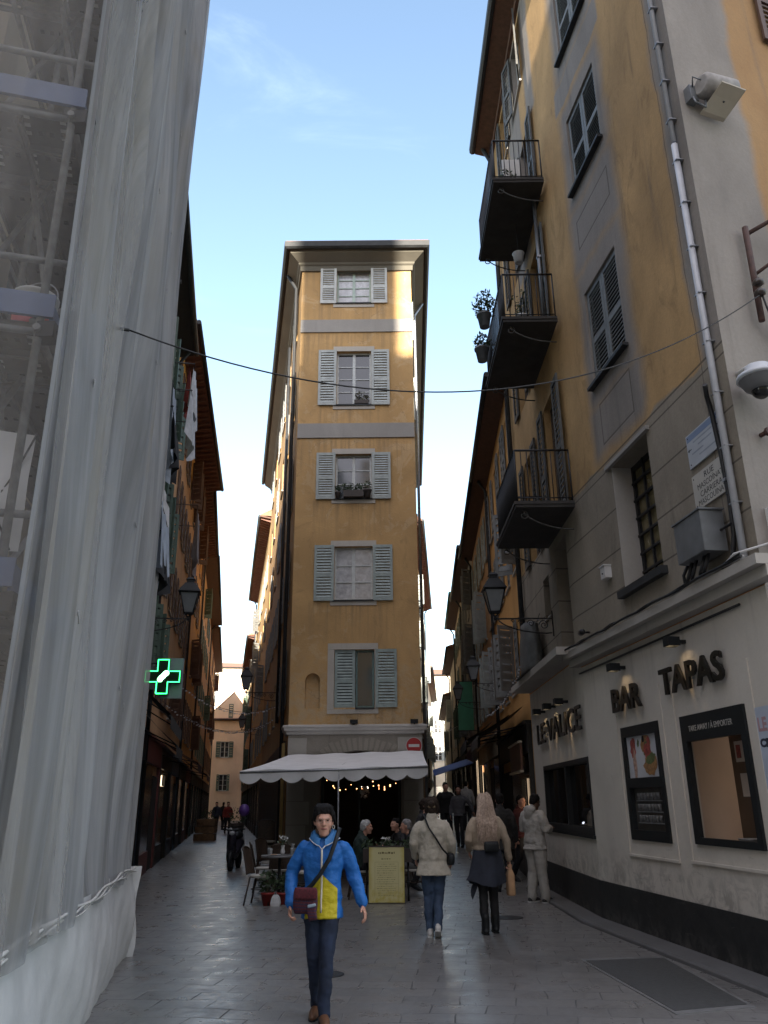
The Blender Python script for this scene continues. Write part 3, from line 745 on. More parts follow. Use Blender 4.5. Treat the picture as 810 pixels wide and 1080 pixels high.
# barred window with pale reveal
fo=window(rh,FN,*GRID,.33,None,None,M_IRON,mat('yellowed_blind_behind_glass',(.17,.14,.075),.25,.35,5),None,None,1,1,fr=.07)
b=MB()
for i in range(1,3): c=GRID[0]+(GRID[1]-GRID[0])*i/3; b.fbox(FN,c-.018,c+.018,GRID[2]+.002,GRID[3]-.002,-.3,-.27)
for i in range(1,7): c=GRID[2]+(GRID[3]-GRID[2])*i/7; b.fbox(FN,GRID[0]+.002,GRID[1]-.002,c-.016,c+.016,-.298,-.265)
b.build('bars',M_IRON,fo)
b=MB(); b.fbox(FN,GRID[0]-.1,GRID[1]+.08,GRID[2]-.1,GRID[2]-.003,-.3,.09); b.build('sill',M_ZINC,fo)
b=MB(); b.fbox(FN,GRID[1]-.012,GRID[1]-.001,GRID[2],GRID[3],-.32,.0); b.build('reveal_facing',plaster('pale_reveal',(.40,.38,.35),(.2,.19,.18),.4),fo)
b=MB(); b.fbox(FN,GRID[0]-.1,GRID[1]+.14,GRID[3]+.004,GRID[3]+.06,-.02,.05); b.build('lintel_moulding',M_GREYB,fo)
# shelf cornice above the bar front (near part proud of, and lower than, the far part)
M_CORN=plaster('bar_cornice_render',(.40,.375,.34),(.2,.19,.17),.45)
c=MB()
for z0,z1,o1 in ((3.64,3.74,.22),(3.53,3.638,.13),):
    c.fbox(FN,-5.3,.16,z0,z1,-.02,o1)
c.build('cornice',M_CORN,rh)
c=MB()
for z0,z1,o1 in ((3.70,3.82,.38),): c.fbox(FF,-.12,4.6,z0,z1,-.02,o1)
c.build('cornice',M_CORN,rh)
# bar front: smooth off-white wall with a black plinth
def bar_mat():
    t=NT('scuffed_white_bar_render'); co=t.coord(); s=t.sep(co)
    big=t.noise(t.mapv(co,(.4,.4,.4)),1.8,5,.6,.5); streak=t.noise(t.mapv(co,(5,5,.25)),1.5,5,.6,.3); mid=t.noise(co,4.5,6,.72,.8); fine=t.noise(co,30,4,.6)
    base=(.60,.555,.49)
    c=t.mix(t.rng(big,.32,.68),dk(base,.86),dk(base,1.04))
    c=t.mix(t.math('MULTIPLY',t.rng(s[2],2.6,3.6,0,1,True),t.rng(streak,.5,.72,0,.55,True)),c,(.33,.30,.26))
    c=t.mix(t.math('MULTIPLY',t.rng(s[2],.5,1.15,1,0,True),t.rng(mid,.40,.64,0,.8,True)),c,(.27,.25,.225))
    c=t.mix(t.rng(mid,.62,.72,0,.35,True),c,(.40,.37,.33))
    sc=t.noise(t.mapv(co,(1.2,1.2,9)),2.2,4,.7,.6); c=t.mix(t.math('MULTIPLY',t.rng(s[2],.5,1.6,1,0,True),t.rng(sc,.64,.7,0,.6,True)),c,(.2,.18,.165))
    c=t.mix(t.rng(fine,.3,.7,0,.12),c,(.35,.32,.28))
    t.set(Base_Color=c,Roughness=.82); t.b.inputs['Specular IOR Level'].default_value=.25; t.bump(t.math('ADD',t.math('MULTIPLY',fine,.4),big),.18,.02); return t.m
M_BAR=bar_mat()
def barpanel(F,s0,s1,z0,z1,hs,name,m):
    b=MB(); wall_panel(b,F,s0,s1,z0,z1,hs,.12); return b.build(name,m,rh)
MEN=(-2.42,-1.30,1.12,2.50); TAK=(-4.36,-3.02,1.14,2.48); VAL=(.04,3.62,1.12,2.21)
barpanel(FN,-5.03,0,0,3.51,[TAK+(.1,),VAL if False else MEN+(.06,)],'bar_wall',M_BAR)
barpanel(FF,0,4.6,0,3.67,[VAL+(.12,)],'bar_wall',M_BAR)
def plinth_mat():
    t=NT('splashed_black_plinth'); co=t.coord(); s=t.sep(co); mid=t.noise(co,6,6,.7,.6); sc=t.noise(t.mapv(co,(1,1,7)),3,4,.7,.5)
    c=t.mix(t.rng(mid,.3,.7),(.018,.019,.02),(.034,.034,.034)); c=t.mix(t.math('MULTIPLY',t.rng(s[2],.0,.3,1,0,True),t.rng(mid,.4,.65,0,.8,True)),c,(.10,.095,.088)); c=t.mix(t.rng(sc,.63,.7,0,.5,True),c,(.085,.08,.075))
    t.set(Base_Color=c,Roughness=.6); t.b.inputs['Specular IOR Level'].default_value=.3; t.bump(mid,.2,.01); return t.m
M_PLINTH=plinth_mat()
b=MB(); b.sweep([FF.p(4.6,0),FF.p(0,0),FN.p(-5.03,0),FR.p(2,0)],[(.0,.54),(.018,.54),(.022,0)]); b.build('plinth',M_PLINTH,rh)
# raised frames around the two near openings
b=MB()
for (a,bb,c,d),e in ((MEN,.14),(TAK,.17)):
    b.fbox(FN,a-e,a-e*.82,c-.18,d+.42,0,.012); b.fbox(FN,bb+e*.82,bb+e,c-.18,d+.42,0,.012); b.fbox(FN,a-e,bb+e,c-.2,c-.172,0,.022)
b.build('moulding',M_BAR,rh)
# menu window (framed poster above a shelf of cups)
fo=MB(); a,bb,c,d=MEN
for q in ((a,a+.1,c,d),(bb-.1,bb,c,d),(a+.1,bb-.1,c,c+.12),(a+.1,bb-.1,d-.13,d),(a+.1,bb-.1,c+.62,c+.74)): fo.fbox(FN,*q,-.055,.02)
fo=fo.build('menu_window',M_BLACK,rh); fo['label']='narrow black-framed window with a food poster above shelves of cups'
pm=MB(); pm.fbox(FN,a+.1,bb-.1,c+.74,d-.13,-.04,-.01); pm.build('poster',mat('poster_paper',(.50,.52,.56),.35,.06,3),fo)
M_FOOD1=mat('poster_fruit_red',(.30,.06,.05),.4,.6,30); M_FOOD2=mat('poster_waffle_brown',(.32,.17,.07),.4,.5,30); M_FOOD3=mat('poster_cream',(.42,.28,.22),.4,.5,30); M_FOOD4=mat('poster_leaf',(.1,.13,.05),.4,.5,30)
def blob(cx,cz,rx,rz,m,o,seed=0,tilt=0):
    rnd=random.Random(seed); b=MB(); n=18
    pts=[]
    for i in range(n):
        t=2*math.pi*i/n; k=1+.18*rnd.uniform(-1,1); x=rx*math.cos(t)*k; z=rz*math.sin(t)*k
        pts.append((cx+x*math.cos(tilt)-z*math.sin(tilt),cz+x*math.sin(tilt)+z*math.cos(tilt)))
    # reading direction: s decreases to the right
    P=[FN.p(a_,b_,o) for a_,b_ in pts]; b.face(P); return b
w_=bb-a; pz0,pz1=c+.74,d-.13; ph=pz1-pz0
k=0
def S_(u): return bb-.1-(w_-.2)*u
def Z_(v): return pz0+ph*v
for (u,v,rx,rz,m,tl) in ((.2,.72,.085,.13,M_FOOD1,.1),(.22,.3,.05,.2,M_FOOD3,0),(.38,.82,.03,.05,M_FOOD4,.4),(.62,.78,.14,.12,M_FOOD2,.3),(.6,.66,.05,.09,M_FOOD4,.5),(.66,.62,.1,.1,M_FOOD1,.2),(.72,.85,.05,.05,M_FOOD1,0),(.72,.28,.2,.13,M_FOOD2,-.25),(.74,.42,.15,.06,M_FOOD4,-.25),(.56,.9,.035,.04,M_BLACK,0)):
    k+=1; blob(S_(u),Z_(v),rx,rz,m,-.0095+.0006*k,k,tl).build('printed_food',m,fo)
pb=MB(); pb.fbox(FN,a+.1,bb-.1,c+.12,c+.62,-.053,-.04); pb.build('backing',mat('dim_shelf_backing',(.06,.055,.05),.5,.4,6),fo)
sh=MB()
for z in (c+.2,c+.33,c+.46): sh.fbox(FN,a+.1,bb-.22,z,z+.012,-.04,-.006)
sh.build('shelves',M_STEEL,fo)
for z in (c+.213,c+.343,c+.473):
    cu=MB()
    for i in range(7):
        s_=bb-.28-.095*i; cu.lathe(FN.p(s_,z,-.02),[(.018,0),(.027,.08),(.024,.085)],8)
    g=cu.build('cups',mat('printed_paper_cup',(.13,.13,.13),.5,.5,40),fo)
# take-away hatch
fo=MB(); a,bb,c,d=TAK
for q in ((a,a+.1,c,d),(bb-.1,bb,c,d),(a+.1,bb-.1,c,c+.07),(a+.1,bb-.1,d-.28,d)): fo.fbox(FN,*q,-.03,.03)
hatch=fo.build('takeaway_hatch',M_BLACK,rh); hatch['label']='black-framed hatch lit beige inside with pale lettering on its header'
ib=MB(); D_=-2.2
for q in ((a-.3,a-.25,.2,2.6,D_,-.1),(bb+.25,bb+.3,.2,2.6,D_,-.1),(a-.3,bb+.3,.2,2.6,D_-.05,D_),(a-.3,bb+.3,2.6,2.65,D_,-.1),(a-.3,bb+.3,.15,.2,D_,-.1)): ib.fbox(FN,*q)
ib.build('interior_wall',mat('beige_interior_paint',(.50,.39,.31),.6,.08,2),hatch)
ib=MB(); ib.fbox(FN,a+.93,a+1.28,.3,2.6,-.54,-.5); ib.build('partition',mat('brown_partition',(.11,.07,.045),.5,.2,3),hatch)
ib=MB(); ib.fbox(FN,a-.2,bb+.2,1.08,1.16,-.48,-.12); ib.build('counter',mat('dark_counter',(.06,.055,.05),.3,.2,6),hatch)
ib=MB(); ib.fbox(FN,a+1.0,a+1.14,1.62,1.86,-.499,-.495); ib.fbox(FN,a+.98,a+1.18,1.98,2.2,-.499,-.495); ib.build('notice',mat('paper_notice',(.6,.52,.45),.5),hatch)
ib=MB(); ib.fbox(FN,a+1.06,a+1.15,2.02,2.16,-.4945,-.493); ib.build('printed_picture',M_FOOD1,hatch)
ib=MB(); ib.lathe(FN.p(a+.78,1.162,-.3),[(.05,0),(.11,.03),(.13,.05),(.125,.052)],14); ib.build('dish',M_STEEL,hatch)
# long dark window on the far part of the bar
fo=MB(); a,bb,c,d=VAL
for q in ((a,a+.07,c,d),(bb-.07,bb,c,d),(a+.07,bb-.07,c,c+.1),(a+.07,bb-.07,d-.08,d),(1.7,1.76,c+.1,d-.08)): fo.fbox(FF,*q,-.1,.015)
fo.fbox(FF,a-.03,bb+.03,c-.05,c-.002,-.09,.03)
fo=fo.build('bar_window',M_BLACK,rh)
pb=MB(); pb.fbox(FF,a+.05,bb-.05,c+.05,d-.05,-.085,-.07); pb.build('pane',mat('dark_bar_glass',(.01,.01,.011),.035,.2,1,0,0,.8),fo)
# ---- lettering
def text_mb(txt,size,ext,sx=1.0,bold=.0):
    cu=bpy.data.curves.new('t','FONT'); cu.body=txt; cu.size=size; cu.extrude=ext; cu.align_x='CENTER'; cu.align_y='CENTER'; cu.offset=bold; cu.resolution_u=3
    ob=bpy.data.objects.new('t',cu); COL.objects.link(ob)
    dg=bpy.context.evaluated_depsgraph_get(); me=bpy.data.meshes.new_from_object(ob.evaluated_get(dg))
    bpy.data.objects.remove(ob); bpy.data.curves.remove(cu)
    for v in me.vertices: v.co.x*=sx
    return me
def put_text(txt,F,s,z,o,size,ext,material,parent,name='lettering',width=None,height=None,bold=0.0,origin=None):
    me=text_mb(txt,size,ext,1.0,bold)
    xs=[v.co.x for v in me.vertices]; ys=[v.co.y for v in me.vertices]
    kx=width/(max(xs)-min(xs)) if width else 1; ky=height/(max(ys)-min(ys)) if height else 1
    mx,my=(max(xs)+min(xs))/2,(max(ys)+min(ys))/2
    M=F.basis(s,z,o); off=world_loc(parent) if parent else Vector((0,0,0))
    for v in me.vertices:
        v.co=M@Vector(((v.co.x-mx)*kx,(v.co.y-my)*ky,v.co.z))-off
    me.name=name; me.materials.clear(); me.materials.append(material)
    ob=bpy.data.objects.new(name,me); COL.objects.link(ob)
    if parent: ob.parent=parent
    return ob
M_LET=mat('dark_metal_letters',(.02,.018,.016),.4,.2,10,.05,.3)
def letters(word,F,s_from,s_to,z,h,label):
    g=thing('sign_lettering',label,'sign',F.p((s_from+s_to)/2,z,.06))
    put_text(word,F,(s_from+s_to)/2,z,.055,.3,.016,M_LET,g,'lettering',abs(s_to-s_from),h,.006 if len(word)<6 else .002)
    st=MB()
    n=len(word.replace(' ',''))
    for i in range(n):
        s_=s_from+(s_to-s_from)*(i+.5)/n; st.tube([F.p(s_,z-.04,0),F.p(s_,z-.04,.04)],.006,5)
    st.build('stand_offs',M_STEEL,g); return g
letters('BAR',FN,-1.22,-2.14,2.86,.31,'dark raised letters BAR on the white wall over the narrow poster window')
letters('TAPAS',FN,-2.72,-4.17,2.90,.31,'dark raised letters TAPAS on the white wall over the take-away hatch')
letters('LE VALICE',FF,3.72,.06,2.79,.37,'dark raised letters LE VALICE on the white wall over the long dark window')
put_text('TAKE AWAY / À EMPORTER',FN,-3.68,2.34,.034,.08,.001,mat('pale_lettering',(.42,.41,.38),.5),hatch,'lettering',.92,.075)
# downlights over the letters
M_GLOW=emit('lamp_glow',(1,.72,.40),4)
def downlight(F,s,z,label,power):
    g=thing('wall_spotlight',label,'lamp',F.p(s,z,.1),'spotlights over the bar lettering')
    b=MB(); 
    for q in ((s-.07,s-.06,z-.05,z+.05,.09,.23),(s+.06,s+.07,z-.05,z+.05,.09,.23),(s-.06,s+.06,z-.05,z+.05,.09,.10),(s-.06,s+.06,z-.05,z+.05,.22,.23),(s-.06,s+.06,z+.04,z+.049,.1,.22)): b.fbox(F,*q)
    b.build('housing',M_BLACK,g)
    b=MB(); b.fbox(F,s-.03,s+.03,z-.02,z+.02,0,.09); b.build('bracket',M_BLACK,g)
    b=MB(); b.fbox(F,s-.055,s+.055,z+.0,z+.01,.105,.215); b.build('diffuser',M_GLOW,g)
    ld=bpy.data.lights.new('spotlight_beam','SPOT'); ld.energy=power; ld.color=(1,.66,.34); ld.spot_size=R(48); ld.spot_blend=.6; ld.shadow_soft_size=.02
    lo=bpy.data.objects.new('spotlight_beam',ld); COL.objects.link(lo); lo.parent=g
    lo.location=F.p(s,z-.012,.16)-world_loc(g)
    n=Vector((F.n.x,F.n.y,0)); dirv=(Vector((0,0,-1))-n*.18).normalized()
    lo.rotation_euler=(-dirv).to_track_quat('Z','Y').to_euler()
SPW=.9
downlight(FN,-1.62,3.26,'small black square spotlight above the letters BAR',SPW)
downlight(FN,-3.34,3.28,'small black square spotlight above the letters TAPAS',SPW)
downlight(FF,3.09,3.17,'small black square spotlight above LE VALICE, farthest of its three',SPW*1.5)
downlight(FF,2.1,3.16,'small black square spotlight above LE VALICE, middle of its three',SPW*1.5)
downlight(FF,1.1,3.13,'small black square spotlight above LE VALICE, nearest of its three',SPW*1.5)
hl=bpy.data.lights.new('hatch_ceiling_lamp','AREA'); hl.energy=1.5; hl.color=(1,.84,.68); hl.size=.6
ho=bpy.data.objects.new('hatch_ceiling_lamp',hl); COL.objects.link(ho); ho.parent=rh; ho.location=FN.p(-3.5,2.58,-1.5)-world_loc(rh)
# conduit under the cornice and cables on top of it
cb=thing('cable_bundle','grey and black cables lying along the ledge over the bar','cable',FN.p(-2.5,3.76,.2))
for k,(o,r,m_) in enumerate(((.24,.014,M_CABLE),(.2,.011,M_CABLEG),(.225,.009,M_CABLE))):
    b=MB(); b.tube([FN.p(.1-5.2*i/24,3.762+.014*random.random()+.01*k,o+.02*math.sin(i*1.3+k)) for i in range(25)],r,6); b.build('cable',m_,cb)
cd=thing('conduit','thin dark rail running along the wall under the bar ledge','rail',FN.p(-2.5,3.42,.03))
b=MB(); b.tube([FN.p(.0,3.42,.03),FN.p(-4.6,3.42,.03)],.014,6); b.build('tube',M_IRON,cd)
b=MB(); b.tube([FN.p(-1.2,3.42,.03),FN.p(-1.2,3.42,.0)],.01,5); b.build('clip',M_IRON,cd)
b=MB(); b.tube([FN.p(-3.6,3.42,.03),FN.p(-3.6,3.42,.0)],.01,5); b.build('clip',M_IRON,cd)
# crêpe poster at the edge
po=thing('wall_poster','pale blue crepes poster on the white wall right of the take-away hatch','poster',FN.p(-4.75,1.9,.01))
b=MB(); b.fbox(FN,-5.0,-4.52,1.42,2.42,0,.008); b.build('sheet',mat('pale_blue_poster',(.42,.47,.56),.5,.08,3),po)
put_text('LE N',FN,-4.70,2.26,.0095,.1,.0004,mat('poster_pink_lettering',(.40,.25,.27),.5),po,'lettering',.3,.13,.004)
put_text('CRÊPES',FN,-4.76,2.10,.0095,.1,.0004,mat('poster_navy_lettering',(.03,.035,.06),.5),po,'lettering',.44,.1,.006)
put_text('CR',FN,-4.9,1.72,.0095,.1,.0004,mat('poster_navy_lettering',(.03,.035,.06),.5),po,'lettering',.16,.09)
# street-name plaques
def plaque(q,label,m_,lines,name):
    s0,s1,z0,z1=q
    g=thing(name,label,'sign',FN.p((s0+s1)/2,(z0+z1)/2,.02)); b=MB(); b.fbox(FN,s0,s1,z0,z1,.008,.028); b.build('plate',m_,g)
    b=MB()
    for s_ in (s0+.04,s1-.04):
        for z_ in (z0+.04,z1-.04):
            b.tube([FN.p(s_,z_,0),FN.p(s_,z_,.031)],.009,8)
    b.build('screws',M_IRON,g)
    return g
g=plaque((-4.80,-4.06,4.60,5.0),'white stone plaque reading RUE MASCOINAT CARRIERA MASCOUINAT','X' and mat('white_marble_plaque',(.42,.40,.36),.5,.08,5),None,'street_name_plaque')
M_TXT=mat('engraved_black',(.02,.02,.02),.6)
for i,(tx,w_) in enumerate((('RUE',.2),('MASCOÏNAT',.54),('CARRIERA',.46),('MASCOUINAT',.58))):
    put_text(tx,FN,-4.43,4.935-.088*i-(.012 if i>1 else 0),.0285,.06,.0005,M_TXT,g,'lettering',w_,.066 if i!=1 else .078)
g=plaque((-4.78,-4.06,5.10,5.5),'white direction plaque with small arrows and a faint blue header over the street name','X' and mat('white_enamel_plaque',(.38,.40,.43),.4,.08,5),None,'direction_plaque')
b=MB(); b.fbox(FN,-4.765,-4.075,5.41,5.485,.0285,.0295); b.build('header_band',mat('faded_blue_band',(.16,.21,.32),.5),g)
b=MB()
for i,(a,w_) in enumerate(((-4.2,.42),(-4.3,.3),(-4.15,.26),(-4.3,.36))): 
    z=5.375-.062*i; b.fbox(FN,a-w_,a,z-.012,z+.006,.0285,.029)
b.build('faint_writing',mat('faded_grey_print',(.26,.28,.32),.6),g)
b=MB()
for s_,z,dr in ((-4.70,5.35,-1),(-4.70,5.26,-1),(-4.72,5.18,-1),(-4.12,5.31,1)):
    b.fbox(FN,s_-.035,s_+.035,z-.005,z+.005,.0285,.0295); t_=s_+dr*.05
    b.hexa([FN.p(s_+dr*.012,z-.022,.0286),FN.p(t_,z,.0286),FN.p(s_+dr*.012,z+.022,.0286),FN.p(s_+dr*.02,z,.0286),FN.p(s_+dr*.012,z-.022,.0296),FN.p(t_,z,.0296),FN.p(s_+dr*.012,z+.022,.0296),FN.p(s_+dr*.02,z,.0296)])
b.build('arrows',M_TXT,g)
# electrical cabinet on the ledge
cab=thing('electrical_box','grey metal cabinet with black cables on the ledge below the street plaque','electrical box',FN.p(-4.3,3.95,.15))
b=MB(); b.fbox(FN,-4.6,-4.02,3.98,4.42,.05,.30); b.fbox(FN,-4.62,-4.0,4.421,4.44,.04,.32); b.fbox(FN,-4.595,-4.025,3.985,4.415,.3005,.306); b.build('casing',M_GALV,cab)
b=MB()
for s_ in (-4.12,-4.22,-4.4,-4.48): b.tube([FN.p(s_,3.99,.2),FN.p(s_+.03,3.85,.24),FN.p(s_+.08,3.79,.24)],.02,7)
b.tube([FN.p(-3.99,4.0,.18),FN.p(-3.9,3.9,.2),FN.p(-3.95,3.8,.22)],.018,7); b.build('cables',M_CABLE,cab)
b=MB(); b.tube([FN.p(-4.0,4.3,.2),FN.p(-3.97,4.3,.2)],.02,8); b.tube([FN.p(-4.6,4.2,.1),FN.p(-4.8,4.2,.1)],.014,6); b.build('stub',M_IRON,cab)
ub=thing('sensor_box','small white plastic box on the stone-coloured wall left of the barred window','box',FN.p(-1.46,4.6,.05))
b=MB(); b.fbox(FN,-1.54,-1.38,4.53,4.70,.0,.1); b.fbox(FN,-1.55,-1.37,4.70,4.72,.0,.115); b.build('casing',M_WHITEPL,ub)
b=MB(); b.tube([FN.p(-1.46,4.6,.1),FN.p(-1.46,4.6,.112)],.012,8); b.build('lens',M_BLACK,ub)
sp=thing('camera_bullet','small dark bullet-shaped fitting just above the ledge near the lane corner','camera',FN.p(-.55,3.95,.1))
b=MB(); b.capsule([FN.p(-.45,3.96,.12),FN.p(-.68,3.93,.18)],.045,10); b.build('housing',M_IRON,sp); b=MB(); b.tube([FN.p(-.5,3.96,.0),FN.p(-.5,3.96,.12)],.015,6); b.build('arm',M_IRON,sp)
# white pipe and black cable on the corner pilaster
pp=thing('wall_pipe','long white pipe climbing the grey corner pilaster of the bar house','pipe',FN.p(-4.86,4,.06))
b=MB(); b.tube([FN.p(-4.88,3.76,.07),FN.p(-4.86,9.0,.06)],.038,10); b.build('pipe_length',mat('white_pipe',(.46,.47,.5),.4,.08,8),pp)
b=MB(); b.tube([FN.p(-4.86,9.04,.06),FN.p(-4.85,18,.06)],.03,10); b.build('pipe_length',mat('white_pipe',(.46,.47,.5)),pp)
for z in [4.4+.62*i for i in range(12)]:
    b=MB(); b.fbox(FN,-4.91,-4.72,z-.004,z+.004,.0,.008); b.fbox(FN,-4.915,-4.815,z-.006,z+.006,.008,.098); b.build('clip',M_STEEL,pp)
bc=thing('wall_cable','thick black cable curving down beside the white pipe','cable',FN.p(-4.8,4.5,.05))
b=MB(); b.tube([FN.p(-4.84,5.75,.16),FN.p(-4.74,5.68,.1),FN.p(-4.70,5.5,.05),FN.p(-4.74,5.0,.045),FN.p(-4.76,4.5,.045),FN.p(-4.74,4.1,.05),FN.p(-4.7,3.85,.08),FN.p(-4.6,3.78,.15)],.026,8); b.build('cable',M_CABLE,bc)
b=MB(); b.fbox(FN,-4.79,-4.72,4.68,4.71,0,.075); b.build('clip',M_STEEL,bc)
# dome camera
dc=thing('dome_camera','white dome security camera hanging at the corner beside the white pipe','camera',FR.p(.24,5.8,.3))
cc=FR.p(.13,0,.26)
b=MB(); b.lathe((cc.x,cc.y,5.55),[(.05,.20),(.12,.2),(.13,.12),(.21,.1),(.22,.06),(.2,.05)],24); b.build('hood',mat('white_camera_shell',(.5,.52,.55),.35,.05,6),dc)
b=MB(); b.lathe((cc.x,cc.y,5.55),[(.2,.05),(.195,.045),(.15,-.04),(.11,-.07)],24); b.build('collar',mat('grey_camera_collar',(.16,.16,.165),.4,.1,6),dc)
b=MB(); b.sphere((cc.x,cc.y,5.48),(.095,.095,.09),8); b.build('dome',mat('smoked_dome',(.01,.01,.01),.08),dc)
b=MB(); b.tube([FR.p(.13,5.73,.26),FR.p(.13,5.8,.2),FR.p(.13,5.8,0)],.03,8); b.build('arm',M_WHITEPL,dc)
# floodlight housing high on the corner
def FLP(s,z,o): return FR.p(.40+(s-.5)*.85-.06,9.5+(z-9.75)*.85,o*.85)
def FLB(b,s0,s1,z0,z1,o0,o1): b.hexa([FLP(s0,z0,o0),FLP(s1,z0,o0),FLP(s1,z0,o1),FLP(s0,z0,o1),FLP(s0,z1,o0),FLP(s1,z1,o0),FLP(s1,z1,o1),FLP(s0,z1,o1)])
fl_=thing('floodlight','weathered white floodlight with a square flap high on the grey corner','floodlight',FLP(.5,9.7,.2))
b=MB(); q0=FLP(.22,9.9,.16); q1=FLP(.86,9.9,.30)
b.tube([FLP(.3,9.93,.22),FLP(.34,9.93,.22),FLP(.82,9.93,.24),FLP(.86,9.93,.24)],[.11,.145,.16,.13],18); b.build('barrel',mat('weathered_white_paint',(.30,.28,.26),.6,.25,9,.2),fl_)
b=MB(); b.hexa([FLP(.36,9.56,.06),FLP(.78,9.56,.06),FLP(.78,9.57,.12),FLP(.36,9.57,.12),FLP(.44,9.78,.46),FLP(.86,9.78,.46),FLP(.86,9.80,.46),FLP(.44,9.80,.46)]); b.build('flap',mat('ivory_panel',(.42,.37,.29),.5,.08,5),fl_)
b=MB(); FLB(b,.2,.34,9.75,10.0,.0,.12); b.tube([FLP(.25,9.8,.1),FLP(.2,9.6,.18),FLP(.35,9.55,.2),FLP(.42,9.75,.15)],.014,6); b.tube([FLP(.27,9.95,.1),FLP(.2,10.05,.2),FLP(.33,9.98,.25)],.012,6); b.build('mount',M_GALV,fl_)
b=MB(); b.tube([FLP(.62,9.69,.24),FLP(.62,9.68,.28)],.018,8); b.build('knob',M_BLACK,fl_)
# iron bracket holding the overhead cable
ib_=thing('iron_bracket','rusty brown iron bracket with insulators on the grey corner holding the street cable','bracket',FR.p(.55,7.2,.1))
b=MB(); b.tube([FR.p(.56,7.75,.08),FR.p(.54,6.5,.08)],.035,8); b.build('post',mat('rusty_iron',(.07,.035,.028),.7,.4,12,.4),ib_)
b=MB(); b.tube([FR.p(.57,7.66,.08),FR.p(1.35,8.15,.5)],.026,8); b.tube([FR.p(.56,7.1,.08),FR.p(1.3,7.7,.45)],.02,8); b.build('arm',mat('rusty_iron',(.07,.035,.028)),ib_)
for z in (6.93,6.8): 
    b=MB(); b.lathe(FR.p(.55,z,.12),[(.03,0),(.06,.02),(.06,.06),(.03,.09)],12); b.build('insulator',mat('dark_porcelain',(.05,.04,.035),.3),ib_)
b=MB(); b.tube([FR.p(.55,6.9,.12),FR.p(.62,6.5,.14),FR.p(.75,6.35,.14),FR.p(.82,6.5,.14),FR.p(.72,6.6,.14),FR.p(.65,6.4,.14),FR.p(.75,6.2,.14)],.012,6); b.build('cable_loop',M_CABLE,ib_)
b=MB(); b.lathe(FR.p(.74,6.38,.16),[(.05,0),(.055,.1),(.04,.12)],12); b.build('junction_cap',M_WHITEPL,ib_)
wl=thing('wall_bolt','short rusty bolt sticking out of the pale corner wall below the dome camera','bolt',FR.p(.45,5.1,.05))
b=MB(); b.tube([FR.p(.3,5.12,0),FR.p(.3,5.12,.08)],.025,8); b.build('shank',mat('rusty_iron',(.07,.035,.028)),wl); b=MB(); b.tube([FR.p(.3,5.12,.08),FR.p(.3,5.12,.12)],.045,6); b.build('nut',mat('rusty_iron',(.07,.035,.028)),wl)
# white junction box low on the corner
jb=thing('junction_box','white plastic box at the right edge just above the bar ledge','box',FR.p(.25,4.1,.05))
b=MB(); b.fbox(FR,.17,.5,3.82,4.3,.0,.1); b.build('casing',M_WHITEPL,jb); b=MB(); b.tube([FR.p(.17,4.0,.05),FR.p(.05,3.9,.1),FN.p(-4.9,3.85,.18),FN.p(-4.7,3.78,.2)],.012,6); b.build('cable',mat('white_cable',(.5,.5,.5),.5),jb)

# ---- balconies
def scroll(F,s,z,o0,o1,h):
    """wrought iron bracket: arc with a curl at the outer end"""
    pts=[]
    for i in range(15):
        t=i/14; pts.append(F.p(s,z-h*math.cos(t*math.pi/2)**1.3,o0+(o1-o0)*math.sin(t*math.pi/2)))
    c=[]
    for i in range(16):
        a=math.pi/2+i*.55; r_=.075*(1-i/19); c.append(F.p(s,z-.085+r_*math.sin(a),o1-.01+r_*math.cos(a)))
    return pts,c
def balcony(s0,s1,z,o1,rh_,th=.09):
    b=MB(); b.fbox(FF,s0,s1,z,z+th,0,o1); b.fbox(FF,s0-.015,s1+.015,z+th*.55,z+th+.012,.003,o1+.02)
    bal=b.build('balcony',mat('dark_stone_slab',(.035,.032,.03),.8,.3,5,.3),rh)
    nb=MB(); zt=z+th
    def rail(pa,pb,n):
        for k in range(n+1):
            u=k/n; s_=pa[0]+(pb[0]-pa[0])*u; o=pa[1]+(pb[1]-pa[1])*u
            nb.tube([FF.p(s_,zt,o),FF.p(s_,zt+rh_,o)],.0085 if 0<k<n else .014,5)
        for zz,r_ in ((zt+rh_,.018),(zt+.08,.010)): nb.tube([FF.p(pa[0],zz,pa[1]),FF.p(pb[0],zz,pb[1])],r_,6)
    e=o1-.04
    rail((s0+.04,.02),(s0+.04,e),9); rail((s0+.04,e),(s1-.04,e),22); rail((s1-.04,.02),(s1-.04,e),9)
    nb.build('railing',M_IRON,bal)
    for s_ in (s0+.12,s1-.12):
        p,c=scroll(FF,s_,z-.01,.02,o1*.86,.32)
        k=MB(); k.tube(p,.012,6); k.tube(c,.010,6); k.build('bracket',mat('worn_iron',(.07,.068,.065),.5,.3,12,.2,.4),bal)
    return bal
balcony(-.6,1.6,5.93,.93,.9); balcony(-.62,1.75,9.3,.93,.9); balcony(-.6,1.7,12.3,.93,.92)
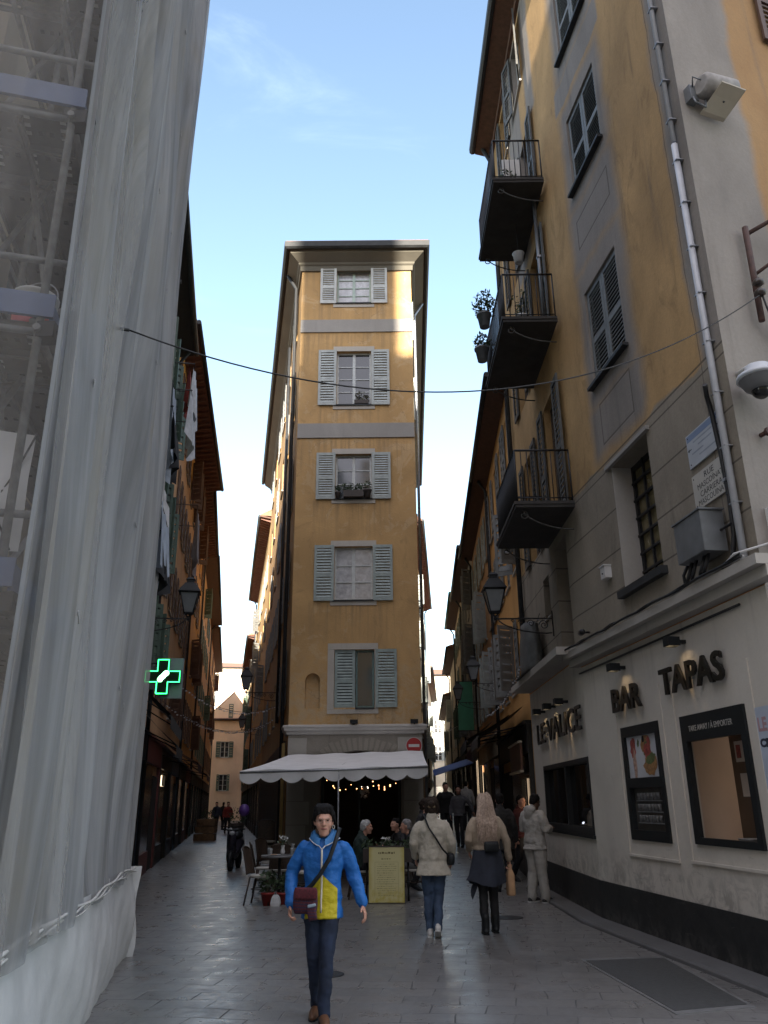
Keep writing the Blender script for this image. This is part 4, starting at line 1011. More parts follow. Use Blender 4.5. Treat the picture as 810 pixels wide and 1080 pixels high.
# things kept on the balconies
def pot(name,label,c,r,h,m_,leaf=None,n=60,lr=(.2,.2,.2),lm=None):
    g=thing(name,label,'flower pot',c); c=Vector(c); b=MB(); b.lathe(c,[(r*.7,0),(r,h*.85),(r*1.12,h*.86),(r*1.12,h)],14); b.build('pot',m_,g)
    if leaf: b=MB(); leafclump(b,c+Vector((0,0,h+lr[2]*.8)),lr,n,leaf); b.build('foliage',lm or M_LEAF,g)
    return g
pot('flower_pot','grey round pot with sprawling plant hung outside the middle balcony rail, upper of two',FF.p(.55,9.95,1.08),.13,.28,M_GALV,.045,300,(.22,.32,.26))
pot('flower_pot','grey round pot with sprawling plant hung outside the middle balcony rail, lower of two',FF.p(1.1,9.55,1.08),.13,.28,M_GALV,.04,170,(.18,.2,.18))
pot('flower_pot','pale pot standing behind the bars of the middle balcony',FF.p(-.3,9.4,.55),.1,.22,M_WHITEPL,.035,80,(.16,.16,.3))
pot('flower_pot','dark potted plant on the floor of the top balcony',FF.p(-.2,12.4,.6),.13,.2,mat('dark_planter',(.05,.04,.035)),.04,90,(.18,.16,.2))
ch=thing('folding_chair','white folding chair standing on the top balcony','chair',FF.p(.1,12.4,.45))
b=MB(); b.fbox(FF,-.1,.3,12.82,12.85,.3,.65); b.build('seat',M_WHITEPL,ch); b=MB(); b.fbox(FF,-.1,-.07,12.85,13.3,.3,.65); b.build('backrest',M_WHITEPL,ch)
for s_ in (-.08,.28):
    for o in (.32,.63): b=MB(); b.tube([FF.p(s_,12.402,o),FF.p(s_,12.82,o)],.014,6); b.build('leg',M_WHITEPL,ch)
lt=thing('hanging_bucket','small pale bucket hanging under the top balcony','bucket',FF.p(.6,11.4,.35)); b=MB(); b.lathe(FF.p(.5,11.35,.35),[(.08,0),(.11,.2),(.12,.21)],14); b.build('pail',M_WHITEPL,lt); b=MB(); b.tube([FF.p(.5,11.55,.35),FF.p(.5,12.3,.35)],.006,5); b.build('cord',M_CABLE,lt)
dpn=thing('downpipe','grey pipe running down beside the balcony doors','pipe',FF.p(-.05,10,.08)); b=MB(); b.tube([FF.p(-.1,12.28,.1),FF.p(-.1,9.45,.1)],.035,8); b.build('pipe_length',M_GALV,dpn); b=MB(); b.fbox(FF,-.15,-.05,11,11.04,0,.14); b.build('clip',M_STEEL,dpn)
dp2=thing('downpipe','dark downpipe at the far end of the balcony wall','pipe',FF.p(4.4,6,.08)); b=MB(); b.tube([FF.p(4.4,18,.3),FF.p(4.4,17.5,.09),FF.p(4.4,3.84,.09)],.055,10); b.build('pipe_length',M_ZINC,dp2); b=MB(); b.fbox(FF,4.33,4.47,8,8.05,0,.15); b.build('clip',M_ZINC,dp2)
# covered unit and low grille standing on the far ledge
cu_=thing('covered_unit','grey sheet-covered unit standing on the ledge left of the street lamp','covered unit',FF.p(2.9,3.84,.22))
b=MB(); rows=[]
for j in range(9):
    z=3.83+.95*j/8; k=1-.25*(j/8)**2; rows.append([FF.p(2.9+.55*k*math.cos(t*math.pi/12)*(1+.05*math.sin(3*t+j)),z,.22+.2*k*math.sin(t*math.pi/12)*(1+.08*math.sin(2.3*t+j))) for t in range(24)])
b.loft(rows); b.build('sheet',mat('grey_tarpaulin',(.10,.105,.105),.6,.3,6,.6),cu_)
b=MB(); b.fbox(FF,2.2,3.6,3.822,3.829,.05,.44); b.build('tray',M_ZINC,cu_)

# kerb strip at the foot of the bar, dark plate, manhole covers
b=MB(); b.sweep([FF.p(4.6,0),FF.p(0,0),FN.p(-9,0)],[(.02,.062),(.30,.055),(.325,.03),(.33,-.01)])
tag(b.build('kerb',plaster('worn_kerb_stone',(.115,.115,.117),(.06,.06,.06),.5,rough=.6)),kind='structure')
pts=[on_ground(618,1014),on_ground(700,1011),on_ground(788,1060),on_ground(712,1067)]
pl_=thing('cellar_plate','large dark rectangular plate set flush in the paving beside the bar kerb','plate',sum(pts,Vector())/4)
b=MB(); b.hexa(list(reversed([Vector((p.x,p.y,.001)) for p in pts]))+list(reversed([Vector((p.x,p.y,.009)) for p in pts]))); b.build('plate',mat('dark_asphalt_plate',(.045,.046,.046),.75,.3,20,.5),pl_)
cc_=sum(pts,Vector())/4; b=MB()
ex=[cc_+(p-cc_)*1.09 for p in pts]
for i in range(4):
    a_,b_=pts[i]*1.0,pts[(i+1)%4]; c_,d_=ex[(i+1)%4],ex[i]; a2=cc_+(a_-cc_)*1.005; b2=cc_+(b_-cc_)*1.005
    b.hexa([Vector((q.x,q.y,.0)) for q in (a2,b2,c_,d_)]+[Vector((q.x,q.y,.006)) for q in (a2,b2,c_,d_)])
b.build('frame',mat('pale_stone_edging',(.13,.13,.13),.6,.2,8),pl_)
for px,py,r_,lb in ((536,968,.22,'round iron manhole cover in the paving near the man in the hooded tracksuit'),(345,1028,.17,'dark iron cover in the paving behind the legs of the woman in blue')):
    p=on_ground(px,py); g=thing('manhole_cover',lb,'manhole cover',p); b=MB(); b.lathe((p.x,p.y,0),[(r_,.0),(r_,.006),(r_-.02,.008)],28); b.build('rim',M_IRON,g); b=MB(); b.lathe((p.x,p.y,0),[(r_-.025,.001),(r_-.025,.0075)],28); b.build('lid',mat('worn_cast_iron',(.05,.05,.052),.5,.3,30,.5),g)
# ------------------------------------------------------------------ scaffolded house on the left
FNET=Facade(-2.97,10.05,-10.5,'R')
CN=FNET.p(-6.3,0)
FNF=Facade(CN.x,CN.y,75,'R')
FW0=Facade((FNET.o-FNET.n*1.0).x,(FNET.o-FNET.n*1.0).y,-10.5,'R')
FW1=Facade((FNF.o-FNF.n*1.15).x,(FNF.o-FNF.n*1.15).y,75,'R')
lh=thing('house_under_repair','tall pale house wrapped in scaffolding netting at the left','house',(-4.5,8,0))
M_LH=plaster('bare_beige_render',(.42,.36,.28),(.2,.17,.14),.5)
def lane_x(F,G): # s on F where it meets G
    A=F.o;d=F.d;B=G.o;e=G.d; det=d.x*(-e.y)-d.y*(-e.x); r=B-A
    return (r.x*(-e.y)-r.y*(-e.x))/det
sc_=lane_x(FW0,FW1); sc1=lane_x(FW1,FW0)
b=MB(); wall_panel(b,FW0,sc_,.35,0,17.4,[(-4.2+.0,-3.2,5.0,6.8),(-4.2,-3.2,8.2,10),(-1.8,-.8,5,6.8),(-1.8,-.8,8.2,10)]); b.build('lane_wall',M_LH,lh)
b=MB(); wall_panel(b,FW1,-9,sc1,0,17.4,[(sc1-2.3,sc1-1.2,3.9,5.6),(sc1-2.3,sc1-1.2,7.2,9)]); b.build('square_wall',M_LH,lh)
for q in ((-4.2,-3.2,5.0,6.8),(-4.2,-3.2,8.2,10),(-1.8,-.8,5,6.8),(-1.8,-.8,8.2,10)): window(lh,FW0,*q,.15,'closed',M_SHUTGR,None,M_DARK,None,None,1,1,12)
for q in ((sc1-2.3,sc1-1.2,3.9,5.6),(sc1-2.3,sc1-1.2,7.2,9)): window(lh,FW1,*q,.15,None,None,None,M_GLASS,(.05,.05,.05),None,3,2)
p1_,p2_=FW0.p(.35,0),FW0.p(.35,0,-8); p3_=FW1.p(-9,0)
b=MB()
for a_,c_ in ((p1_,p2_),(p2_,p3_)): b.face([a_,c_,(c_.x,c_.y,17.4),(a_.x,a_.y,17.4)])
b.face([(p1_.x,p1_.y,17.4),(p2_.x,p2_.y,17.4),(p3_.x,p3_.y,17.4),(FW1.p(sc1,17.4).x,FW1.p(sc1,17.4).y,17.4)]); b.build('back_wall',M_LH,lh)

sca=thing('scaffolding','steel tube scaffolding with blue toe boards behind the netting at the left','scaffolding',(-3,6,0))
ZTOP=17.5; DECKS=[2.62,4.2,5.76,7.4,9.0,10.6,12.2,13.8,15.4]
M_TUBE=mat('weathered_scaffold_tube',(.17,.17,.17),.55,.3,14,.2,.3)
def pole(pts,r=.026,name='pole'): b=MB(); b.tube(pts,r*.9,10); return b.build(name,M_TUBE,sca)
for s_ in (-6.2,-4.2,-2.1,-.12):
    for o in (-.12,-.82): pole([FNET.p(s_,0.02,o),FNET.p(s_,ZTOP,o)],.026,'standard')
for s_ in (-.95,-2.9):
    for o in (-.12,-.85): pole([FNF.p(s_,0.02,o),FNF.p(s_,ZTOP,o)],.026,'standard')
pole([FNF.p(-.42,0.02,-.85),FNF.p(-.42,ZTOP,-.85)],.024,'standard')
for z in DECKS:
    for F,a_,c_ in ((FNET,-6.25,0),(FNF,-3.0,0)):
        for dz in (-.06,.42): 
            if dz<0 or F is FNF: pole([F.p(a_,z+dz,-.12),F.p(c_,z+dz,-.12)],.024,'ledger')
        pole([F.p(a_,z-.06,-.84),F.p(c_,z-.06,-.84)],.024,'ledger')
M_DECK=mat('perforated_steel_deck',(.13,.13,.125),.6,.25,6,.3,.2)
M_TOE=mat('blue_toe_board',(.09,.125,.22),.5,.2,4,.1)
def deck(F,a_,c_,z):
    b=MB()
    for k in range(2):
        o0=-.80+.335*k; b.fbox(F,a_,c_,z,z+.012,o0,o0+.32); b.fbox(F,a_,c_,z-.05,z-.001,o0,o0+.015); b.fbox(F,a_,c_,z-.05,z-.001,o0+.305,o0+.32)
    d=b.build('deck',M_DECK,sca)
    h=MB(); n=int((c_-a_)/.22)
    for i in range(n):
        for k in range(2):
            for u in (.09,.16,.23):
                s_=a_+.1+.22*i+.03*u; o=-.80+.335*k+u; h.fbox(F,s_,s_+.035,z-.0035,z-.0005,o,o+.03)
    h.build('perforations',mat('deck_hole_light',(.5,.5,.48),.6),d) if F is FNF else h.build('perforations',M_DARK,d)
    b=MB(); b.fbox(F,a_,c_,z+.02,z+.17,-.10,-.075); b.build('toe_board',M_TOE,sca)
for z in DECKS:
    deck(FNET,-6.1,-.05,z); deck(FNF,-2.95,-.04,z)
for i,z in enumerate(DECKS[:-1]):
    z2=DECKS[i+1]
    pole([FNF.p(-.95,z,-.80),FNF.p(-.3,z2,-.80)],.022,'brace'); pole([FNF.p(-.42,z2-.1,-.7),FNF.p(-.1,z,-.7)],.022,'brace')
    pole([FNET.p(-6.2,z,-.16),FNET.p(-4.2,z2,-.16)],.022,'brace'); pole([FNET.p(-2.1,z,-.16),FNET.p(-.12,z2,-.16)],.022,'brace')
for z in DECKS:
    for F,s_ in ((FNF,-.06),(FNF,-.95)):
        b=MB(); q=F.p(s_,z-.06,-.12); b.box((q.x-.05,q.y-.05,q.z-.05),(q.x+.05,q.y+.05,q.z+.05)); b.tube([q+Vector((-.09,0,0)),q+Vector((.09,0,0))],.018,6); b.build('coupler',M_BLACK if F is FNF else M_STEEL,sca)
bu=thing('bucket','red and white paint bucket standing on the scaffold deck','bucket',FNF.p(-.2,4.23,-.45))
q=FNF.p(-.2,4.215,-.35); b=MB(); b.lathe(q,[(.1,0),(.115,.02),(.125,.18)],20); b.build('label_band',mat('red_bucket',(.45,.04,.05),.4),bu); b=MB(); b.lathe(q,[(.126,.18),(.13,.27),(.135,.275),(.135,.29)],20); b.build('rim',M_WHITEPL,bu)
b=MB(); b.tube([q+Vector((.13*math.cos(t),.13*math.sin(t)*.3,.27+.16*math.sin(t))) for t in [math.pi*i/12 for i in range(13)]],.004,5); b.build('handle',M_STEEL,bu)
cr=thing('wire_crate','dark wire basket on the scaffold deck beside the bucket','basket',FNF.p(-.35,4.23,-.5)); b=MB(); q=FNF.p(-.34,4.215,-.55)
for i in range(6): 
    for j in (0,1): b.tube([q+Vector((-.16+.064*i,-.12+.24*j,0)),q+Vector((-.16+.064*i,-.12+.24*j,.26))],.005,5)
for z in (0,.13,.26): b.tube([q+Vector(v) for v in ((-.16,-.12,z),(.16,-.12,z),(.16,.12,z),(-.16,.12,z),(-.16,-.12,z))],.006,5)
b.build('wire_sides',M_IRON,cr); b=MB(); b.box(tuple(q+Vector((-.15,-.11,.01))),tuple(q+Vector((.15,.11,.02)))); b.build('base',M_IRON,cr)
pn=thing('plastic_panel','pale grey sheet panel tied inside the scaffolding at the left edge','panel',FNF.p(-.5,3,-.2))
b=MB(); b.grid([[FNF.p(-.06-1.4*i/10,2.86+.68*j/8,-.2-.02*math.sin(i*1.3+j)) for i in range(11)] for j in range(9)]); b.grid([[FNF.p(-.06-1.4*i/10,2.86+.68*j/8,-.206-.02*math.sin(i*1.3+j)) for i in range(11)] for j in range(9)]); b.build('sheet',mat('pale_panel_sheet',(.5,.5,.5),.6,.06,3),pn)
b=MB(); b.tube([FNF.p(-.1,2.86,-.19),FNF.p(-.22,3.1,-.19),FNF.p(-.13,3.3,-.19),FNF.p(-.05,3.54,-.19)],.006,5); b.build('tie_cord',M_CABLE,pn)

# the netting
def net_mat(name,a_lo,a_hi,col,seam=False):
    t=NT(name); uv=t.coord('UV'); co=t.coord(); s=t.sep(uv)
    warp=t.noise(t.mapv(co,(.6,.6,.5)),1.2,4)
    st=t.noise(t.mapv(uv,(2.4,.14,1)),1.6,5,.6,.5); st2=t.noise(t.mapv(uv,(16,.25,1)),1.5,4,.6,.2); blot=t.noise(t.mapv(uv,(1.3,.45,1)),1.4,5,.6,.5)
    fine=t.noise(t.mapv(uv,(60,60,1)),3,2)
    c=t.mix(t.rng(st,.32,.7),dk(col,.66),dk(col,1.15)); c=t.mix(t.rng(blot,.45,.75,0,.55,True),c,(.30,.265,.21)); c=t.mix(t.rng(st2,.55,.75,0,.4,True),c,dk(col,.5))
    t.set(Base_Color=c,Roughness=.75); t.b.inputs['Specular IOR Level'].default_value=.2
    t.bump(t.math('ADD',st2,t.math('MULTIPLY',fine,.3)),.4,.02)
    a=t.rng(t.math('ADD',t.math('MULTIPLY',st,.6),t.math('MULTIPLY',blot,.6)),.45,.75,a_lo,a_hi)
    if seam:
        wv=t.math('ADD',s[0],t.math('MULTIPLY',t.math('SUBTRACT',t.noise(t.mapv(uv,(.2,.5,1)),1.0,3),.5),.9))
        a=t.math('MULTIPLY',a,t.rng(wv,-6.3,-3.6,.74,1.0,True)); bd=t.box(wv,s[1],-5.25,-4.65,0,40,.12); a=t.math('SUBTRACT',a,t.math('MULTIPLY',bd,.30))
    tr=t.n('ShaderNodeBsdfTransparent'); tl=t.n('ShaderNodeBsdfTranslucent'); t.l(c,tl.inputs[0])
    m1=t.n('ShaderNodeMixShader'); m1.inputs[0].default_value=.22; t.l(t.b.outputs[0],m1.inputs[1]); t.l(tl.outputs[0],m1.inputs[2])
    m2=t.n('ShaderNodeMixShader'); t.l(a,m2.inputs[0]); t.l(tr.outputs[0],m2.inputs[1]); t.l(m1.outputs[0],m2.inputs[2]); t.l(m2.outputs[0],t.out.inputs[0])
    return t.m
net=thing('scaffold_netting','grey-white debris netting hanging in long vertical folds over the scaffolding','netting',(-2.4,7,0))
def fold(s,z):
    w=.25*math.sin(z*.35+s*.5)+.12*math.sin(z*.9+1.3*s)
    f=.05*math.sin((s+w*.35)*4.1)+.045*math.sin((s+w*.5)*8.7+1)+.018*math.sin((s+w*.3)*19+z*.3)+.04*math.sin(z*.7+s*1.1)
    e=max(0,min(1,(6.3+s)/.5)); g_=max(0,min(1,-s/1.2)); return (f*(.35+.65*e)+.02)*(.12+.88*g_)-.05*(1-g_)
NS,NZ=150,110
rows=[];uvs=[]
for j in range(NZ+1):
    z=.84+16.8*j/NZ; r_=[];u_=[]
    for i in range(NS+1):
        s=-6.36+6.30*i/NS; tuck=math.exp(-(z-.84)/.25)*.05
        wav=.03*math.sin(z*1.1)*(i/NS)**8
        r_.append(FNET.p(s+wav,z,fold(s,z)*(1-.6*math.exp(-(z-.84)/.3))+tuck)); u_.append((s,z))
    rows.append(r_);uvs.append(u_)
b=MB(); b.grid(rows,0,True,uvs=uvs); b.build('lane_sheet',net_mat('netting',.70,.95,(.42,.425,.44),True),net)
rows=[];uvs=[]
for j in range(NZ+1):
    z=.6+16.9*j/NZ; r_=[];u_=[]
    for i in range(41):
        s=-3.0+3.04*i/40; r_.append(FNF.p(s,z,.03*math.sin(s*7+z*.4)*min(1,-s*3)+.0)); u_.append((s*.6+3,z))
    rows.append(r_);uvs.append(u_)
b=MB(); b.grid(rows,0,True,uvs=uvs); b.build('square_sheet',net_mat('thin_netting',.28,.42,(.42,.40,.38)),net)
rows=[];uvs=[]
for j in range(NZ+1):
    z=.84+16.8*j/NZ; rows.append([FNET.p(.02*math.sin(z*2+i),z,-.9*i/12+.04*math.sin(i*2+z*.5)) for i in range(13)]); uvs.append([(i*.1,z) for i in range(13)])
b=MB(); b.grid(rows,0,True,uvs=uvs); b.build('end_sheet',net_mat('netting_end',.9,.98,(.40,.40,.41)),net)
# second flap overlapping near the corner
rows=[];uvs=[]
for j in range(81):
    z=.9+16.5*j/80; r_=[];u_=[]
    for i in range(31):
        u=i/30; wdt=1.3+.3*math.sin(z*.5)+.35*math.exp(-((z-6.2)/1.0)**2); s=-6.3+wdt*u
        r_.append(FNET.p(s,z,.06+.05*math.sin(u*9+z*.6)+.03*math.sin(u*21+z*.2)+(.05 if u>.93 else 0))); u_.append((s+.4,z+3))
    rows.append(r_);uvs.append(u_)
b=MB(); b.grid(rows,0,True,uvs=uvs); b.build('overlap_flap',net_mat('netting_flap',.34,.62,(.46,.45,.44)),net)
# opaque skirt at the foot, tied with a rope
M_SKIRT=mat('white_woven_skirt',(.50,.50,.50),.7,.12,3,.35)
rows=[]
for j in range(25):
    z=.93*j/24; r_=[]
    for i in range(161):
        s=-6.35+6.37*i/160; bul=.08*math.sin(math.pi*min(1,z/.9))**.8
        cr_=.012*math.sin(s*3.7+z*5)+.004*math.sin(s*11-z*9)+.018*math.sin(s*1.9+z*2)
        r_.append(FNET.p(s,z+(.02*math.sin(s*2.3)+.012*math.sin(s*5.1))*(z/.93)*.5,.02+bul*.7+cr_*(.8+.3*(1-z))+(.03*(1-z/.93)**2)))
    rows.append(r_)
b=MB(); b.grid(rows); b.build('skirt',M_SKIRT,net)
rows=[[FNF.p(-3.0+3.04*i/40,.93*j/8,.06+.03*math.sin(i*.7+j)) for i in range(41)] for j in range(9)]
b=MB(); b.grid(rows); b.build('skirt',M_SKIRT,net)
rows=[[FNET.p(.03,.93*j/8,.12-1.0*i/12+.02*math.sin(i+j)) for i in range(13)] for j in range(9)]
b=MB(); b.grid(rows); b.build('skirt',M_SKIRT,net)
b=MB()
for k in range(3): b.tube([FNET.p(-6.3+6.3*i/90,.905+.022*k-.02+.010*math.sin(i*.31+k*2)+.02*math.sin(i*.11),.075+.008*math.sin(i*.37+k*1.9)) for i in range(91)],.007+.002*k,6)
b.build('tie_rope',mat('pale_rope',(.5,.49,.47),.8,.2,20,.4),net)
for z in (2.6,4.2,5.8,7.4,9.0,10.6):
    for k in range(7):
        s=-5.7+.93*k+.12*math.sin(z*3+k*2); zz=z+.1*math.sin(k*2.3+z)
        c=FNET.p(s,zz,fold(s,zz)+.012); n3=Vector((FNET.n.x,FNET.n.y,0)); d3=Vector((FNET.d.x,FNET.d.y,0))
        b=MB(); b.tube([c+d3*.015*math.cos(t)+Vector((0,0,.015*math.sin(t)))+n3*.004 for t in [2*math.pi*i/10 for i in range(11)]],.005,5)
        b.tube([c+n3*.006,c+d3*.03*math.sin(k+z)-Vector((0,0,.06+.03*math.sin(k*1.7)))+n3*.01],.004,4); b.build('tie',M_CABLEG,net)

# ------------------------------------------------------------------ rows of lane houses
M_WIN_DARK=mat('dark_lane_glass',(.02,.022,.026),.12,.2,2,0,0,.8)
def row_house(label,F,s0,s1,h,wallm,shm,cols,floors,depth=9,over=.5,eavem=None,roofm=None,zb=-.3,ww=.85,wh=1.55,shop=3.2,shopm=None,rafters=False,shut='open',gutter=None,slats=8,name='lane_house',split_top=None,back=True):
    base=F.p((s0+s1)/2,0); g=thing(name,label,'house',base)
    holes=[]; n=cols; L=s1-s0
    for z in floors:
        for i in range(n):
            c=s0+L*(i+.5)/n+random.uniform(-.08,.08); holes.append((c-ww/2,c+ww/2,z,z+wh,.2))
    b=MB(); wall_panel(b,F,s0,s1,zb,h,holes); b.build('front_wall',wallm,g)
    b=MB()
    for a_,c_ in ((F.p(s0,0),F.p(s0,0,-depth)),(F.p(s1,0),F.p(s1,0,-depth)),(F.p(s0,0,-depth),F.p(s1,0,-depth))): b.face([(a_.x,a_.y,zb),(c_.x,c_.y,zb),(c_.x,c_.y,h),(a_.x,a_.y,h)])
    b.build('party_wall',wallm,g)
    for q in holes:
        k=random.random(); sh=shut if k<.7 else ('closed' if k<.85 else 'ajar')
        window(g,F,*q[:4],.14,sh,shm,None,M_WIN_DARK,(.05,.05,.05),None,3,2,slats)
    ov=over if isinstance(over,tuple) else (over,over)
    def e(s,z,o): return F.p(s,z,o)
    b=MB(); a_,c_=s0-.05,s1+.05
    b.hexa([e(a_,h-.02,-.1),e(c_,h-.02,-.1),e(c_,h+.10,ov[1]),e(a_,h+.10,ov[0]),e(a_,h+.06,-.1),e(c_,h+.06,-.1),e(c_,h+.17,ov[1]),e(a_,h+.17,ov[0])]); b.build('eaves',eavem or M_WOODD,g)
    if rafters:
        k=int(L/.42)
        for i in range(k):
            s_=s0+L*(i+.5)/k; o=ov[0]+(ov[1]-ov[0])*(i+.5)/k-.04; b=MB(); b.hexa([e(s_-.045,h-.14,-.0),e(s_+.045,h-.14,-.0),e(s_+.045,h+.02,o),e(s_-.045,h+.02,o),e(s_-.045,h-.021,-.0),e(s_+.045,h-.021,-.0),e(s_+.045,h+.095,o),e(s_-.045,h+.095,o)])
            b.build('rafter',mat('brown_rafters',(.14,.06,.04),.7,.3,9),g)
    b=MB(); b.tube([e(a_,h+.14,ov[0]+.06),e(c_,h+.14,ov[1]+.06)],.07,8); b.build('gutter',gutter or M_ZINC,g)
    b=MB(); b.hexa([e(a_,h+.06,-depth),e(c_,h+.06,-depth),e(c_,h+.171,ov[1]),e(a_,h+.171,ov[0]),e(a_,h+1.6,-depth*.5),e(c_,h+1.6,-depth*.5),e(c_,h+.23,ov[1]),e(a_,h+.23,ov[0])]); b.build('roof',roofm or M_TILE,g)
    b=MB(); b.tube([e(s1-.2,h+.05,.3),e(s1-.2,h-.3,.08),e(s1-.2,.2,.08)],.05,8); b.build('downpipe',M_ZINC,g)
    if shopm:
        n=max(1,int(L/3.6))
        for i in range(n):
            a_=s0+L*i/n+.08; c_=s0+L*(i+1)/n-.08; z0=gz(*F.p((a_+c_)/2,0).to_2d())
            m_=shopm[i%len(shopm)]
            b=MB(); b.fbox(F,a_,c_,shop-.65,shop-.1,.003,.10); b.fbox(F,a_,a_+.16,z0-.3,shop-.65,.003,.09); b.fbox(F,c_-.16,c_,z0-.3,shop-.65,.003,.09); b.fbox(F,a_-.03,c_+.03,shop-.1,shop-.03,.003,.16)
            sf=b.build('shopfront',m_,g)
            b=MB(); b.fbox(F,a_+.17,a_+.17+(c_-a_-.34)*.62,z0+.5,shop-.68,.005,.03); b.build('display_window',M_WIN_DARK,sf)
            b=MB(); b.fbox(F,a_+.20+(c_-a_-.34)*.64,c_-.19,z0-.2,shop-.9,.005,.04); b.build('door',M_DARK,sf)
            b=MB(); b.fbox(F,a_+.17,a_+.17+(c_-a_-.34)*.62,z0-.3,z0+.5,.005,.07); b.build('stall_riser',m_,sf)
    return g
def shop_awning(g,F,s0,s1,z0,z1,o,m_,name='awning'):
    b=MB()
    for dz in (0,-.012): b.grid([[F.p(s0+(s1-s0)*i/12,z1+(z0-z1)*j/5-.03*math.sin(math.pi*j/5)+dz,.1+(o-.1)*j/5) for i in range(13)] for j in range(6)])
    a_=b.build(name,m_,g)
    b=MB(); b.grid([[F.p(s0+(s1-s0)*i/36,z0+dz-(.03*abs(math.sin(i*math.pi/4)) if dz<0 else 0),o) for i in range(37)] for dz in (0,-.2)]); b.build('valance',m_,a_)
    b=MB(); b.tube([F.p(s0,z0-.02,o-.02),F.p(s1,z0-.02,o-.02)],.02,6); b.tube([F.p(s0+.1,z1-.4,.1),F.p(s0+.1,z0,o-.03)],.014,6); b.tube([F.p(s1-.1,z1-.4,.1),F.p(s1-.1,z0,o-.03)],.014,6); b.build('arms',M_IRON,a_)
    return a_
SB=[mat('near_black_shopfront',(.02,.018,.016),.5,.3,4),mat('dark_blue_shopfront',(.03,.05,.08),.5,.3,4),mat('dark_red_shopfront',(.09,.02,.018),.5,.3,4),mat('dark_green_shopfront',(.02,.035,.028),.5,.3,4)]
P_L1=plaster('pale_grey_green_render',(.36,.36,.30),(.2,.19,.15),.6)
P_PEACH=plaster('peach_render',(.60,.38,.22),(.36,.23,.14),.6)
P_ORANGE=plaster('deep_orange_render',(.60,.33,.12),(.38,.21,.1),.6)
P_BEIGE=plaster('beige_render',(.52,.44,.32),(.3,.25,.19),.6)
P_GREYR=plaster('grey_render',(.42,.39,.34),(.24,.22,.19),.6)
P_PALE=plaster('cream_render',(.66,.59,.47),(.42,.37,.3),.4)
FLS=[4.0,7.0,9.9]
L1=row_house('pale grey-green house with laundry at its windows just behind the scaffolding',FL,-9.6,-1.26,13.2,P_L1,M_SHUTD,4,[4.1,6.9,9.9],over=.42,eavem=mat('black_eaves_boards',(.02,.017,.015),.8,.3,9),shopm=SB[:1]+SB[1:2],shut='ajar')
L2=row_house('peach house with brown shutters under deep brown raftered eaves in the left lane',FL,-1.26,11.65,14.2,P_PEACH,M_SHUTB,5,[4.1,6.9,9.7,12.2],over=(.42,.97),eavem=mat('brown_eaves_boards',(.16,.07,.045),.7,.3,9),rafters=True,shopm=[SB[2],SB[0],SB[1]],wh=1.5)
L3=row_house('peach house with short eaves beyond the raftered eaves in the left lane',FL,11.65,21.8,14.3,P_ORANGE,M_SHUTB,4,[4.1,6.9,9.7,12.2],over=.65,shopm=[SB[0],SB[2]],rafters=True)
L4=row_house('ochre house with dark green shutters, fourth along the left side of the left lane',FL,21.8,40,14.2,P_PEACH,M_SHUTD,6,[4.1,6.9,9.7,12.0],over=.7,shopm=[SB[3],SB[0]],slats=5)
L5=row_house('farthest brown-orange house along the left side of the left lane',FL,40,62,14.0,P_ORANGE,M_SHUTB,6,[4.1,6.9,9.7,12.0],over=.6,shopm=[SB[0]],slats=4)
b=MB(); b.fbox(FL,-1.2,11.6,13.0,14.15,.004,.02); b.build('painted_frieze',mat('bright_ochre_frieze',(.52,.27,.04),.8,.2,5),L2)
shop_awning(L1,FL,-7.2,-4.0,3.0,3.9,1.0,mat('black_canvas',(.02,.02,.02),.8,.2,4)); shop_awning(L1,FL,-3.6,-1.4,2.75,3.5,.9,mat('black_canvas',(.02,.02,.02)))
shop_awning(L2,FL,3,6.5,2.7,3.3,1.1,mat('dark_red_canvas',(.06,.018,.015),.8,.2,4)); shop_awning(L3,FL,13,17,2.7,3.3,1.1,mat('dark_red_canvas',(.06,.018,.015)))
b=MB(); b.fbox(FL,-4.6,-4.2,0,2.6,.1,.13); b.build('panel',mat('blue_painted_panel',(.05,.10,.17),.5,.2,5),L1)
# houses beyond the narrow corner house (between the lanes)
FCL2=Facade(*FCL.p(20.0,0).to_2d(),-10.8,'L'); FCR2=Facade(*FCR.p(20.0,0).to_2d(),4.2,'R')
row_house('ochre house with raftered eaves behind the narrow house along the left lane',FCL2,.2,20,16.4,plaster('ochre_lane_render',(.55,.36,.16),(.32,.21,.12),.6),M_SHUTGR,6,[4.1,7,10,13],3.5,.6,rafters=True,shopm=[SB[0]],slats=5,shut='open')
row_house('bright orange house second beyond the narrow house along the left lane',FCL2,20,42,13.6,P_ORANGE,M_SHUTD,6,[4.1,7,10],4,.6,rafters=True,shopm=[SB[3]],slats=4)
row_house('sunlit pale house behind the narrow house along the right lane',FCR2,.2,22,16.2,plaster('warm_lane_render',(.50,.36,.2),(.3,.22,.14),.5),M_SHUTP,6,[4.6,7.4,10.2,13],3.5,.55,rafters=True,shopm=[SB[0],SB[2]],slats=5)
row_house('cream house at the far end of the right lane on its left side',FCR2,22,45,11.5,P_PALE,M_SHUTP,6,[5,7.6],5,.5,shopm=[SB[0]],slats=4)
